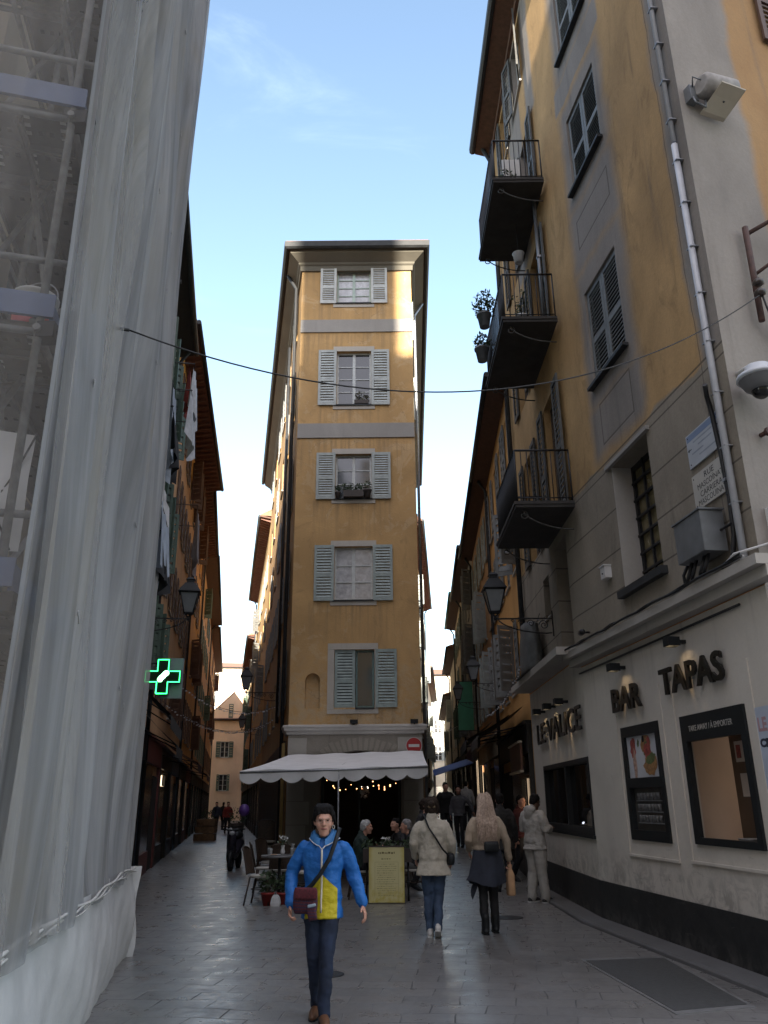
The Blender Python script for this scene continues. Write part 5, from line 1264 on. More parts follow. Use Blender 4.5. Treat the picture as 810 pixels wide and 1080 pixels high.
# right-hand row
R1=row_house('deep orange house with green-grey shutters just beyond the bar house in the right lane',FRR,0,6.8,11.1,P_ORANGE,M_SHUTGR,4,[4.0,6.6,9.0],over=.45,shopm=[SB[0],SB[0]],slats=9)
R2=row_house('peach house with pale top storey, second in the right row of the right lane',FRR,6.8,15.4,11.1,P_PEACH,M_SHUTP,4,[4.3,6.7,9.0],over=.45,shopm=[plaster('beige_shop_stone',(.34,.28,.2),(.2,.16,.12),.5)],shop=3.5,slats=7)
R3=row_house('grey house with a dark gutter, third in the right row of the right lane',FRR,15.4,25,11.6,P_GREYR,M_SHUTGR,4,[4.6,7.0,9.4],over=.5,shopm=[SB[0],SB[2]],shop=3.8,slats=6,gutter=M_BLACK)
R4=row_house('beige house with a green gutter, fourth in the right row of the right lane',FRR,25,34.5,12.0,P_BEIGE,M_SHUTD,4,[5,7.4,9.8],over=.55,shopm=[SB[3]],shop=4.0,slats=5,gutter=mat('verdigris_gutter',(.05,.16,.13),.6))
R5=row_house('cream house far along the right row of the right lane',FRR,34.5,46,10.8,P_PALE,M_SHUTP,4,[5,7.2],over=.5,shopm=[SB[0]],shop=4.2,slats=4)
R6=row_house('low pale house at the far end of the right row',FRR,46,66,9.2,P_PALE,M_SHUTGR,4,[5.6],over=.5,slats=4)
shop_awning(R1,FRR,.4,2.9,2.9,3.5,1.1,mat('dark_brown_canvas',(.03,.022,.018),.8,.2,4)); shop_awning(R1,FRR,3.2,6.4,3.0,3.6,1.2,mat('black_canvas',(.02,.02,.02))); shop_awning(R2,FRR,8.0,10,3.3,3.9,1.0,mat('grey_canvas',(.16,.15,.14),.8,.2,4))
b=MB(); b.fbox(FRR,.5,2.6,2.2,2.75,.17,.22); b.build('fascia',mat('framed_fascia',(.12,.05,.03),.4,.3,4),R1)
b=MB(); 
for q in ((.46,2.64,2.75,2.79),(.46,2.64,2.16,2.2)): b.fbox(FRR,*q,.17,.25)
b.build('fascia_trim',mat('pale_trim',(.55,.47,.36),.4),R1)
LITK=.28
def litdoor(g,F,s0,s1,z0,z1,st,lab):
    b=MB(); b.fbox(F,s0,s1,z0,z1,.045,.055); o=b.build('lit_window',emit('lit_interior_%g'%st,(1,.74,.48),st*LITK),g)
    b=MB()
    for k in (0,.5,1): b.fbox(F,s0+(s1-s0)*k-.03,s0+(s1-s0)*k+.03,z0,z1,.056,.09)
    b.build('glazing_bar',M_BLACK,o)
litdoor(R1,FRR,1.0,1.7,.5,2.05,.5,''); litdoor(R2,FRR,14.3,15.2,1.6,3.3,1.6,''); litdoor(R3,FRR,16.2,17.6,1.2,3.2,1.8,''); litdoor(L2,FL,4.2,4.9,2.1,2.4,3,'')
# end houses
FE=Facade(-21,84,80,'R')
row_house('gabled peach house closing the end of the left lane',FE,-2,14,9.6,plaster('pale_peach_render',(.78,.61,.44),(.6,.46,.33),.4),M_SHUTD,6,[2.8,6.0],10,.3,shop=2.6,slats=5)
ge=thing('house_gable','pointed peach gable with a green shutter rising over the lane end','gable',FE.p(5.6,9.7)) 
g0=FE.p(2.6,9.8,.05); g1=FE.p(9.6,9.8,.05); gt=FE.p(6.1,13.2,.05)
b=MB(); n3=Vector((FE.n.x,FE.n.y,0)); b.face([g0,g1,gt]); b.face([g0-n3*6,gt-n3*6,g1-n3*6]); b.face([g0,gt,gt-n3*6,g0-n3*6]); b.face([g1,g0,g0-n3*6,g1-n3*6]); b.face([gt,g1,g1-n3*6,gt-n3*6]); b.build('wall',plaster('pale_peach_render',(.52,.36,.22)),ge)
zz=Vector((0,0,.01)); b=MB(); b.hexa([p+zz for p in (g0,gt,gt-n3*6,g0-n3*6)]+[p+Vector((0,0,.15)) for p in (g0,gt,gt-n3*6,g0-n3*6)]); b.hexa([p+zz for p in (gt,g1,g1-n3*6,gt-n3*6)]+[p+Vector((0,0,.15)) for p in (gt,g1,g1-n3*6,gt-n3*6)]); b.build('roof',M_TILE,ge)
window(ge,FE,5.3,6.2,9.9,11.3,.01,'open',M_SHUTD,None,M_WIN_DARK,None,None,3,2,6)
FE2=Facade(-2,96,93,'R')
row_house('sunlit cream house across the far end of the right lane',FE2,0,16,15.5,P_PALE,M_SHUTP,5,[6,9,12],10,.4,slats=4,name='end_house')
FE3=Facade(-26,110,82,'R')
row_house('pale yellow house on the slope far behind the left lane',FE3,-4,22,19,P_PALE,M_SHUTP,6,[11,14.5],10,.4,slats=4,name='end_house')
# houses across the square, behind the photographer (they throw the shade)
FK=Facade(-27,-12,90,'R')
def back_house(label,x0,x1,h,m_):
    F=Facade(x0,-30,-90,'R'); g=thing('square_house',label,'house',((x0+x1)/2,-30,0)); L=x1-x0
    n=max(1,int(L/4)); hs=[(-(L*(i+.5)/n)-.5,-(L*(i+.5)/n)+.5,z,z+1.7) for i in range(n) for z in (4.5,8,11.5,15)] if L>3 else []
    b=MB(); wall_panel(b,F,-L,0,0,h,hs); b.build('front_wall',m_,g)
    for q in hs: window(g,F,*q,.15,'open',M_SHUTG,None,M_GLASS,(.05,.05,.05),None,2,2,8)
    b=MB(); 
    for a_,c_ in (((x0,-30),(x0,-40)),((x0,-40),(x1,-40)),((x1,-40),(x1,-30))): b.face([(*a_,0),(*c_,0),(*c_,h),(*a_,h)])
    b.face([(x0,-30,h),(x1,-30,h),(x1,-40,h),(x0,-40,h)]); b.build('back_wall',m_,g); return g
back_house('tall peach house across the square behind the viewer, left part',-40,-2.2,24,P_PEACH)
back_house('tallest peach tower among the houses behind the viewer',-2.2,1.0,34,P_PEACH)
back_house('narrow cream bay of the houses behind the viewer',1.0,3.12,26.4,P_PALE)
back_house('ochre house across the square behind the viewer, right part',3.12,40,24.7,P_BEIGE)
# ------------------------------------------------------------------ street lamps
def make_lamp(label):
    g=thing('street_lamp',label,'street lamp',(0,0,0),'wall lanterns in the lanes')
    b=MB()
    b.box((-.012,0,-.32),(.012,.02,.14)); b.box((-.012,.02,-.012),(.012,1.06,.012))
    pts=[(0,.03,-.26)]+[(0,.03+.95*math.sin(t*math.pi/2),-.27*math.cos(t*math.pi/2)**1.2) for t in [i/14 for i in range(1,14)]]
    b.tube(pts,.012,6)
    for cy,cz,r_,n in ((.17,-.12,.09,22),(.40,-.085,.065,20),(.58,-.06,.045,18),(.72,-.045,.032,16)):
        b.tube([(0,cy+r_*(1-i/(n+3))*math.cos(i*.5),cz+r_*(1-i/(n+3))*math.sin(i*.5)) for i in range(n)],.008,5)
    b.build('bracket',M_IRON,g)
    L=1.03
    def ring(h,z): return [(-h,L-h,z),(h,L-h,z),(h,L+h,z),(-h,L+h,z)]
    b=MB()
    r0,r1=.085,.175; z0,z1=.12,.52
    A,B_=ring(r0,z0),ring(r1,z1)
    for k in range(4): b.tube([A[k],B_[k]],.012,6)
    for R_,q in ((A,.014),(B_,.016)):
        for k in range(4): b.tube([R_[k],R_[(k+1)%4]],q,6)
    for k in range(4):
        b.tube([A[k],(0,L,.03)],.009,5)
    b.tube([(0,L,-.03),(0,L,.06)],.025,8)
    b.build('lantern_frame',M_IRON,g)
    b=MB(); a_=ring(r0-.006,z0+.005); c_=ring(r1-.008,z1-.005); b.hexa(a_+c_); b.build('lantern_glass',mat('frosted_lantern_glass',(.17,.18,.19),.25,.1,6),g)
    b=MB(); e_=ring(.215,z1+.012); f_=ring(.20,z1+.04); h_=ring(.10,z1+.2); i_=ring(.075,z1+.21); j_=ring(.07,z1+.27); k_=ring(.09,z1+.28); l_=ring(.04,z1+.33)
    rows=[e_,f_,h_,i_,j_,k_,l_]; b.grid(rows,0,False,closeu=True); b.face(list(reversed(e_))); b.face(l_); b.build('lantern_roof',M_BLACK,g)
    return g
def place_lamp(src,F,s,z,label,scale=1.0,first=False):
    q=F.p(s,z,0); n=F.n; rz=math.atan2(-n.x,n.y)
    o=src if first else dup(src,q,rz,label)
    o.location=q; o.rotation_euler=(0,0,rz); o.scale=(scale,)*3; return o
lamp0=make_lamp('large black wall lantern on a scrolled bracket below the lowest balcony of the bar house')
place_lamp(lamp0,FF,1.72,4.66,None,1.0,True)
place_lamp(lamp0,FRR,4.3,4.5,'black wall lantern on the deep orange house beyond the bar',.85)
place_lamp(lamp0,FRR,12.5,4.95,'smaller black wall lantern on the peach house in the right lane, beyond the orange house',.9)
place_lamp(lamp0,FL,-5.15,5.05,'black wall lantern above the green pharmacy cross in the left lane',1.0)
place_lamp(lamp0,FCL,7.2,5.3,'black wall lantern on the lane side of the narrow ochre house',1.05)
place_lamp(lamp0,FCL2,1.5,5.2,'small far wall lantern beyond the narrow ochre house in the left lane',1.0)
# ------------------------------------------------------------------ pharmacy cross
ph=thing('pharmacy_sign','lit green neon cross sign on a grey plate projecting over the left lane','sign',at_y(172,714,14.6))
PC=at_y(172,714,14.2); FX=Facade(PC.x,PC.y,84,'R')
k=.305; t_=.105
def cross_pts(k,t_): return [(-t_,-k),(t_,-k),(t_,-t_),(k,-t_),(k,t_),(t_,t_),(t_,k),(-t_,k),(-t_,t_),(-k,t_),(-k,-t_),(-t_,-t_)]
b=MB(); cp=cross_pts(k,t_)
fr=[FX.p(a_,PC.z+c_,.05) for a_,c_ in cp]; bk_=[FX.p(a_,PC.z+c_,-.05) for a_,c_ in cp]
b.face(fr); b.face(list(reversed(bk_)))
for i in range(12): b.face([fr[i],bk_[i],bk_[(i+1)%12],fr[(i+1)%12]])
b.build('cross_box',mat('black_sign_face',(.006,.012,.008),.3),ph)
M_NEON=emit('green_neon',(.03,.85,.17),1.7)
b=MB(); cp=cross_pts(k-.012,t_-.012); q=[FX.p(a_,PC.z+c_,.062) for a_,c_ in cp]; b.tube(q+[q[0]],.011,6); b.build('neon_outline',M_NEON,ph)
b=MB(); 
for i,(a_,c_) in enumerate(((-.04,-.05),(-.02,-.02),(.01,.01),(.04,.045),(.06,.06))): b.sphere(FX.p(a_,PC.z+c_,.055),(.05,.01,.05),6)
b.build('neon_emblem',emit('pale_green_neon',(.32,1,.5),1.5),ph)
b=MB(); b.fbox(FX,-.06,.33,PC.z-.36,PC.z+.34,-.12,-.06); b.build('back_plate',mat('grey_sign_plate',(.20,.23,.26),.5,.1,3),ph)
b=MB(); b.tube([FX.p(-.3,PC.z-.2,-.09),FX.p(-1.2,PC.z-.2,-.09)],.02,6); b.tube([FX.p(-.06,PC.z+.25,-.09),FX.p(-1.2,PC.z+.25,-.09)],.02,6); b.build('bracket',M_IRON,ph)
# ------------------------------------------------------------------ overhead cables, garlands
def catenary(A,B_,sag,n=40): return [Vector(A).lerp(Vector(B_),i/n)-Vector((0,0,4*sag*(i/n)*(1-i/n))) for i in range(n+1)]
sc1_=thing('overhead_cable','thin black cable sagging across the square from the netting to the iron bracket','cable',(0,6,6))
A_=FNET.p(-4.7,5.12,.12); B2_=FR.p(.5,6.78,.14)
b=MB(); b.tube(catenary(A_,B2_,.84),.0065,6); b.build('strand',M_CABLE,sc1_)
b=MB(); b.tube([A_,A_+Vector((-.25,-.05,.02))],.014,6); b.build('end_clamp',M_IRON,sc1_)
M_GARL=mat('silver_garland',(.4,.4,.42),.4,.3,30)
def garland(label,A,B_,sag,seed):
    g=thing('garland',label,'garland',(Vector(A)+Vector(B_))/2,'garlands across the lanes'); rnd=random.Random(seed)
    P=catenary(A,B_,sag,46); b=MB(); b.tube(P,.006,4); b.build('wire',M_CABLE,g)
    c=MB()
    for p in P[1:-1]: c.sphere(p-Vector((rnd.uniform(-.02,.02),0,rnd.uniform(.02,.06))),.018+.016*rnd.random(),3)
    c.build('bulbs',M_GARL,g)
garland('string of pale unlit bulbs across the left lane just beyond the pharmacy cross',FL.p(-4.6,4.35,.3),FCL.p(3,4.4,.2),.55,1)
garland('string of pale unlit bulbs across the left lane, second from the pharmacy cross',FL.p(1,4.2,.1),FCL.p(6,4.3,.1),.6,2)
garland('string of pale unlit bulbs across the left lane, third from the pharmacy cross',FL.p(7,4.6,.1),FCL.p(13,4.7,.1),.5,3)
garland('string of small bulbs hanging along the bar house end below the lantern',FF.p(2.4,4.9,.1),FRR.p(4.4,3.7,.6),.4,4)
garland('string of small bulbs across the far right lane',FCR.p(16,4.9,.1),FRR.p(17,5.1,.1),.5,5)
# ------------------------------------------------------------------ laundry
def laundry(label,F,s0,s1,zt,h,o,m_,seed,patt=None):
    rnd=random.Random(seed); g=thing('laundry',label,'laundry',F.p((s0+s1)/2,zt,o),'laundry hanging in the left lane')
    ph_=rnd.random()*6; rows=[]
    for j in range(11):
        v=j/10; rows.append([F.p(s0+(s1-s0)*i/16+.05*math.sin(v*4+ph_)*v, zt-h*v*(1+.12*math.sin(i*.8+ph_))+ (0 if j else .02*math.sin(i*2.2)), o+.07*math.sin(i*1.1+ph_)*(.3+v)) for i in range(17)])
    b=MB(); b.grid(rows); b.build('cloth',m_,g)
    b=MB(); b.tube([F.p(s0-.15,zt+.015,o),F.p(s1+.15,zt+.015,o)],.006,4); b.tube([F.p(s0-.1,zt+.015,0),F.p(s0-.1,zt+.015,o+.02)],.012,5); b.tube([F.p(s1+.1,zt+.015,0),F.p(s1+.1,zt+.015,o+.02)],.012,5); b.build('line',M_CABLE,g)
CL={n:mat('cloth_'+n,c,.85,.2,7,.3) for n,c in (('white',(.55,.55,.56)),('pale_blue',(.33,.38,.46)),('black',(.015,.015,.017)),('navy',(.03,.035,.06)),('red',(.25,.04,.03)),('patterned',(.2,.19,.2)))}
for i,(px0,px1,py,hh,o,c,lb) in enumerate((
 (167,180,520,1.1,.9,'white','large white sheet hanging by the netting above the lane lantern'),(168,180,548,.8,.95,'pale_blue','pale blue cloth hanging just below the large white sheet'),
 (166,180,582,.5,.95,'black','black clothes hanging just above the lane lantern'),(180,187,415,1.3,.75,'pale_blue','pale blue towels high on the pale house beside the netting'),
 (180,190,455,.6,.8,'black','black bundle hanging on the pale house below the pale blue towels'),(204,208,400,1.0,.8,'white','white shirt hanging close under the brown eaves'),
 (201,206,430,1.0,.8,'white','white cloths on the second line under the brown eaves'),(199,202,395,.9,.6,'red','red cloth hanging at the seam between the pale and the peach house'),
 (206,212,545,1.4,.75,'patterned','grey patterned cloth hanging on the peach house'))):
    s0,z=FL.loc(px0,py,o); s1,z1=FL.loc(px1,py,o); s_=(s0+s1)/2; w_=max(.45,min(1.6,s1-s0)); laundry(lb,FL,s_-w_/2,s_+w_/2,(z+z1)/2,hh,o,CL[c],i)
# ------------------------------------------------------------------ terrace furniture
M_RATTAN=mat('dark_rattan',(.05,.032,.022),.6,.4,30,.5); M_CUSH=mat('pale_cushion',(.42,.40,.36),.8,.1,9,.2); M_TAB=mat('grey_table_top',(.16,.16,.165),.3,.15,6)
def make_chair(label,cush=True):
    g=thing('bistro_chair',label,'chair',(0,0,0),'chairs on the terrace')
    b=MB(); b.loft([[(.21*math.cos(t)*k,.2*math.sin(t)*k,z) for t in [2*math.pi*i/20 for i in range(20)]] for k,z in ((.97,.42),(1,.43),(1,.455),(.96,.46))]); b.build('seat',M_CUSH if cush else M_RATTAN,g)
    b=MB(); rows=[]
    for j in range(9):
        v=j/8; rows.append([(.215*math.sin(a)*(1-.08*v),.17+.06*math.cos(a)*.9+.10*v,.47+.43*v-(.05*(a/1.1)**2 if j==8 else 0)) for a in [-1.1+2.2*i/12 for i in range(13)]])
    b.grid(rows); b.grid([[(x,y+.012,z) for x,y,z in r_] for r_ in rows]); b.tube(rows[-1],.014,6); b.tube([r_[0] for r_ in rows],.013,6); b.tube([r_[-1] for r_ in rows],.013,6); b.build('backrest',M_RATTAN,g)
    for sx in (-1,1):
        for sy in (-1,1):
            b=MB(); b.tube([(.16*sx,.15*sy,.43),(.20*sx,.2*sy+(.03 if sy>0 else 0),0.0)],.014,6); b.build('leg',M_RATTAN,g)
    b=MB(); b.tube([(.17*math.cos(t),.17*math.sin(t),.24) for t in [2*math.pi*i/16 for i in range(17)]],.008,5); b.build('stretcher',M_RATTAN,g)
    return g
chair0=make_chair('dark rattan chair with pale seat at the left front edge of the terrace')
def G(px,py): p=on_ground(px,py); return Vector((p.x,p.y,gz(p.x,p.y)))
def Gy(px,Y): p=at_y(px,845,Y); return Vector((p.x,Y,gz(p.x,Y)))
chair0.location=Gy(279,14.9); chair0.rotation_euler=(0,0,R(80))
for px,Y,rz,lb in ((297,16.1,-170,'dark rattan chair on the far side of the small table with white flowers'),(283,16.6,100,'dark rattan chair second back along the left edge of the terrace'),(288,18.2,60,'dark rattan chair third back along the left edge of the terrace'),
   (322,15.6,-80,'dark rattan chair behind the right arm of the woman in blue'),(381,15.7,95,'dark rattan chair holding the white-haired man'),(433,15.9,-95,'dark rattan chair with pale seat right of the yellow menu board'),(421,17.3,-60,'dark rattan chair at the back right of the terrace under the awning'),(345,18.0,20,'dark rattan chair standing in front of the restaurant doorway')):
    dup(chair0,Gy(px,Y),R(rz),lb)
def stacked(label,px,Y,n):
    for i in range(n):
        lb=label%(['lowest','second','third','fourth','topmost'][i] if i<n-1 else 'topmost'); q=Gy(px,Y)+Vector((0,-.02*i,.11*i)); dup(chair0,q,R(10),lb,'stacked terrace chairs')
stacked('%s chair of the stack against the left lane wall of the narrow house',283,20.0,4)
def make_table(label,r_=.33):
    g=thing('terrace_table',label,'table',(0,0,0),'tables on the terrace')
    b=MB(); b.lathe((0,0,0),[(r_-.01,.71),(r_,.715),(r_,.735),(r_-.01,.74)],28); b.build('tabletop',M_TAB,g)
    b=MB(); b.tube([(0,0,.02),(0,0,.71)],.028,10); b.build('pedestal',M_IRON,g)
    b=MB()
    for k in range(4): a=math.pi/4+k*math.pi/2; b.tube([(0,0,.06),(.14*math.cos(a),.14*math.sin(a),.05),(.26*math.cos(a),.26*math.sin(a),.012)],.016,6)
    b.build('base',M_IRON,g); return g
tab0=make_table('small round grey table set with white flowers left of the woman in blue'); tab0.location=Gy(297,15.3)
tabs=[tab0]
for px,Y,lb in ((302,16.9,'small round grey table second back on the left of the terrace'),(406,15.8,'small round grey table between the seated people behind the menu board'),(326,17.4,'small round grey table in the middle of the terrace')): tabs.append(dup(tab0,Gy(px,Y),None,lb))
def on_table(t,dx,dy): return Vector(t.location)+Vector((dx,dy,.742))
M_CHINA=mat('white_china',(.6,.6,.6),.25,.05,9); M_CLEAR=mat('table_glassware',(.35,.37,.38),.08,.1,9)
def vase(label,c,fm,h=.16):
    g=thing('flower_vase',label,'vase',c); b=MB(); b.lathe(c,[(.03,0),(.045,.05),(.03,.11),(.035,h)],12); b.build('vase',M_CHINA,g)
    b=MB(); leafclump(b,c+Vector((0,0,h+.06)),(.09,.09,.06),40,.03); b.build('leaves',M_LEAF,g); b=MB(); leafclump(b,c+Vector((0,0,h+.11)),(.09,.09,.06),46,.026); b.build('petals',fm,g)
vase('glass vase of white flowers on the front left terrace table',on_table(tabs[0],.05,-.02),M_WHITEF); vase('white bunch of flowers on the table behind the yellow menu board',on_table(tabs[2],.02,.05),M_WHITEF,.1)
def tumbler(label,c):
    g=thing('drinking_glass',label,'glass',c,'glasses on the terrace tables'); b=MB(); b.lathe(c,[(.025,0),(.033,.09),(.034,.11)],12); b.build('bowl',M_CLEAR,g); b=MB(); b.lathe(c,[(.03,.0),(.03,.006)],12); b.build('foot',M_CLEAR,g)
for i,(t,dx,dy) in enumerate(((0,-.15,-.1),(0,-.2,.08),(0,.2,.1),(1,-.1,-.1),(1,.15,.05),(2,-.2,-.1),(3,.1,-.1))): tumbler(['small glass at the left of the white-flower table','small glass at the back left of the white-flower table','small glass at the right of the white-flower table','small glass at the left of the second left table','small glass at the right of the second left table','small glass in front of the white-haired man','small glass on the middle table'][i],on_table(tabs[t],dx,dy))
def plate(label,c):
    g=thing('plate',label,'plate',c); b=MB(); b.lathe(c,[(.06,0),(.11,.012),(.115,.016)],20); b.build('dish',M_CHINA,g); b=MB(); b.lathe(c+Vector((0,0,.013)),[(.06,0),(.05,.012)],14); b.build('food',M_FOOD2,g)
plate('white plate on the front left terrace table',on_table(tabs[0],-.08,-.18)); plate('white plate on the table behind the menu board',on_table(tabs[2],.2,-.12))
pot('flower_pot','red pot with a bushy green plant on the ground by the front left chair',Gy(286,14.75),.11,.2,M_REDP,.05,150,(.17,.17,.2))
pot('flower_pot','second red pot with a green plant, just left of the woman in blue',Gy(301,14.9),.1,.18,M_REDP,.04,110,(.13,.13,.17))
pg=thing('paper_bag','white paper bag on the ground between the two red pots','bag',Gy(294,14.7)); q=Gy(294,14.65); b=MB(); b.loft([[q+Vector((x*k,y*k,z)) for x,y in ((-.07,-.05),(.07,-.05),(.08,.05),(-.06,.05))] for k,z in ((1,0),(1.08,.05),(.9,.12),(.5,.17))],0,False); b.build('bag_body',CL['white'],pg); b=MB(); b.tube([q+Vector((-.03,0,.16)),q+Vector((0,0,.22)),q+Vector((.03,0,.16))],.004,4); b.build('handle',CL['white'],pg)
# planter behind the board
pz=Gy(408,15.15); pb_=thing('planter_box','dark planter of low green plants just behind the yellow menu board','planter',pz); b=MB(); b.box((pz.x-.42,pz.y-.1,.62),(pz.x+.42,pz.y+.14,.84)); b.build('trough',mat('dark_planter',(.05,.04,.035)),pb_)
for sx in (-.36,.36):
    b=MB(); b.tube([(pz.x+sx,pz.y+.02,0),(pz.x+sx,pz.y+.02,.62)],.018,6); b.build('leg',M_IRON,pb_)
b=MB()
for i in range(8): leafclump(b,(pz.x-.38+.11*i,pz.y+.02,.90+.03*math.sin(i*2)),(.08,.1,.10),34,.035)
b.build('foliage',M_LEAF,pb_)
# yellow menu board
mz=Gy(407,14.86); mbd=thing('menu_board','tall yellow handwritten menu board standing in front of the terrace','menu board',mz,None); FM=Facade(mz.x,mz.y,92,'R')
def MBp(a,z): return a,z
b=MB(); tl=.12
def tilt(a,z,o): return FM.p(a,z,o-.10*z)
def tbox(b,a0,a1,z0,z1,o0,o1): b.hexa([tilt(a0,z0,o0),tilt(a1,z0,o0),tilt(a1,z0,o1),tilt(a0,z0,o1),tilt(a0,z1,o0),tilt(a1,z1,o0),tilt(a1,z1,o1),tilt(a0,z1,o1)])
def ymat():
    t=NT('yellowed_menu_paper'); co=t.coord(); n=t.noise(co,5,5,.6); n2=t.noise(co,16,4); s=t.sep(co)
    e=t.math('MULTIPLY',t.math('ABSOLUTE',s[0]),3.2); v=t.rng(s[2],.05,.35,1,0,True)
    c=t.mix(t.math('MAXIMUM',t.rng(t.math('ADD',e,t.math('MULTIPLY',n,.5)),.95,1.3,0,1,True),t.math('MULTIPLY',v,t.rng(n2,.35,.65))),(.60,.55,.28),(.5,.41,.08))
    t.set(Base_Color=c,Roughness=.6); return t.m
tbox(b,-.30,.30,.015,.87,.0,.022); b.build('board',ymat(),mbd)
b=MB(); tbox(b,-.31,.31,.87,.89,-.01,.03); tbox(b,-.31,-.30,.0,.87,-.01,.026); tbox(b,.30,.31,.0,.87,-.01,.026); b.build('frame',mat('dark_planter',(.05,.04,.035)),mbd)
b=MB(); b.tube([tilt(-.25,.8,-.01),FM.p(-.25,0,-.35)],.012,6); b.tube([tilt(.25,.8,-.01),FM.p(.25,0,-.35)],.012,6); b.build('prop',M_IRON,mbd)
M_INK=mat('faded_olive_ink',(.14,.12,.04),.7,.3,40); M_INK2=mat('faint_ink',(.27,.23,.10),.7,.3,40)
rnd=random.Random(4); b=MB()
def words(b,a0,a1,z,h,gap=.012):
    a=a0
    while a<a1:
        w_=min(rnd.uniform(.012,.04),a1-a); tbox(b,a,a+w_,z+rnd.uniform(-.003,.003),z+h*rnd.uniform(.7,1.1),.0222,.0232); a+=w_+gap
words(b,-.14,.14,.765,.03); words(b,-.09,.07,.68,.012); b.build('heading',M_INK,mbd)
b=MB()
for i in range(15): words(b,-.17+.03*rnd.random(),.17-.06*rnd.random(),.60-.034*i,.007,.01)
tbox(b,-.2,.2,.635,.638,.0222,.0232); tbox(b,-.2,.2,.3,.303,.0222,.0232); tbox(b,-.2,-.197,.08,.635,.0222,.0232); tbox(b,.197,.2,.08,.635,.0222,.0232); b.build('handwriting',M_INK2,mbd)
# purple balloon and parked scooters far down the left lane
bp=Gy(258,24); bl_=thing('balloon','round purple balloon above the stacked terrace chairs in the left lane','balloon',bp+Vector((0,0,1.35))); b=MB(); b.sphere(bp+Vector((0,0,1.42)),(.15,.15,.17),10); b.build('skin',mat('purple_rubber',(.11,.05,.25),.35,.1,6),bl_); b=MB(); b.tube([bp+Vector((0,0,1.26)),bp+Vector((.02,0,.9)),bp+Vector((.05,.05,.5))],.004,4); b.build('ribbon',M_CABLE,bl_)
# blue awning far in the right lane
ba=thing('blue_tarpaulin','bright blue awning over a stall far down the right lane','awning',FRR.p(20,3.5,.5))
b=MB()
for dz in (0,-.03): b.grid([[FRR.p(19+5*i/8,3.15+.05*i+dz-.5*j/4+ .0,.1+1.7*j/4) for i in range(9)] for j in range(5)])
b.build('canvas',mat('bright_blue_canvas',(.03,.10,.42),.7,.15,4),ba); b=MB(); b.tube([FRR.p(19.1,2.62,1.75),FRR.p(19.1,.6,1.75)],.03,6); b.tube([FRR.p(23.9,3.0,1.75),FRR.p(23.9,.8,1.75)],.03,6); b.build('posts',M_STEEL,ba)
gs=thing('shop_banner','tall green shop banner projecting from the grey house in the right lane','banner',FRR.p(17.0,5.3,.4)); b=MB(); b.fbox(FRR,17.0,17.06,4.35,6.3,.12,.75); b.build('panel',mat('green_banner',(.05,.24,.15),.6,.12,4),gs); b=MB()
for z in (4.32,6.32): b.tube([FRR.p(17.03,z,0),FRR.p(17.03,z,.8)],.02,6)
b.build('rods',M_IRON,gs)
def planter(label,c,r_,h): 
    g=thing('planter',label,'planter',c); b=MB(); b.lathe(c,[(r_*.8,0),(r_,h),(r_*.92,h)],14); b.build('tub',mat('dark_planter',(.05,.04,.035)),g); b=MB(); leafclump(b,c+Vector((0,0,h+.35)),(r_*1.4,r_*1.4,.5),160,.07); b.build('foliage',M_LEAF,g)
planter('round dark shrub in a tub far down the left lane by the right wall',Gy(251,46),.4,.6); planter('small dark shrub in a tub on the left side of the far left lane',Gy(221,48),.35,.5)
cs=thing('display_crates','stack of brown crates outside a far shop in the left lane','crates',Gy(219,40)); q=Gy(219,40)
for k in range(3): b=MB(); b.box((q.x-.5+.06*k,q.y-.3,.32*k),(q.x+.45,q.y+.3,.32*k+.29)); b.build('crate',mat('brown_crate_wood',(.17,.10,.05),.8,.3,6),cs)
for i,(px,Y,lb) in enumerate(((258,22.6,'dark motor scooter parked beside the terrace in the left lane, nearer of two'),(255,25.5,'dark motor scooter parked beside the terrace in the left lane, farther of two'))):
    q=Gy(px,Y); g=thing('motor_scooter',lb,'scooter',q,'scooters parked in the left lane')
    for y_ in (-.55,.6):
        b=MB(); b.tube([q+Vector((-.19+.02*0,y_+.19*math.cos(t),.23+.2*math.sin(t))) for t in [2*math.pi*i/16 for i in range(17)]],.055,8); b.build('wheel',M_BLACK,g)
    b=MB(); b.capsule([q+Vector((-.19,.65,.62)),q+Vector((-.19,.2,.6)),q+Vector((-.19,-.1,.36)),q+Vector((-.19,-.4,.38)),q+Vector((-.19,-.5,.85))],[.14,.17,.12,.12,.1],10); b.build('body',mat('dark_scooter_paint',(.02,.02,.03),.3,.1,5),g)
    b=MB(); b.capsule([q+Vector((-.19,.7,.8)),q+Vector((-.19,.15,.8))],[.09,.1],10); b.build('saddle',M_BLACK,g); b=MB(); b.tube([q+Vector((-.5,-.42,.98)),q+Vector((-.19,-.5,.95)),q+Vector((.12,-.42,.98))],.018,6); b.build('handlebar',M_BLACK,g)
    b=MB(); b.sphere(q+Vector((-.19,-.56,.88)),(.07,.05,.06),6); b.build('headlight',M_CLEAR,g)
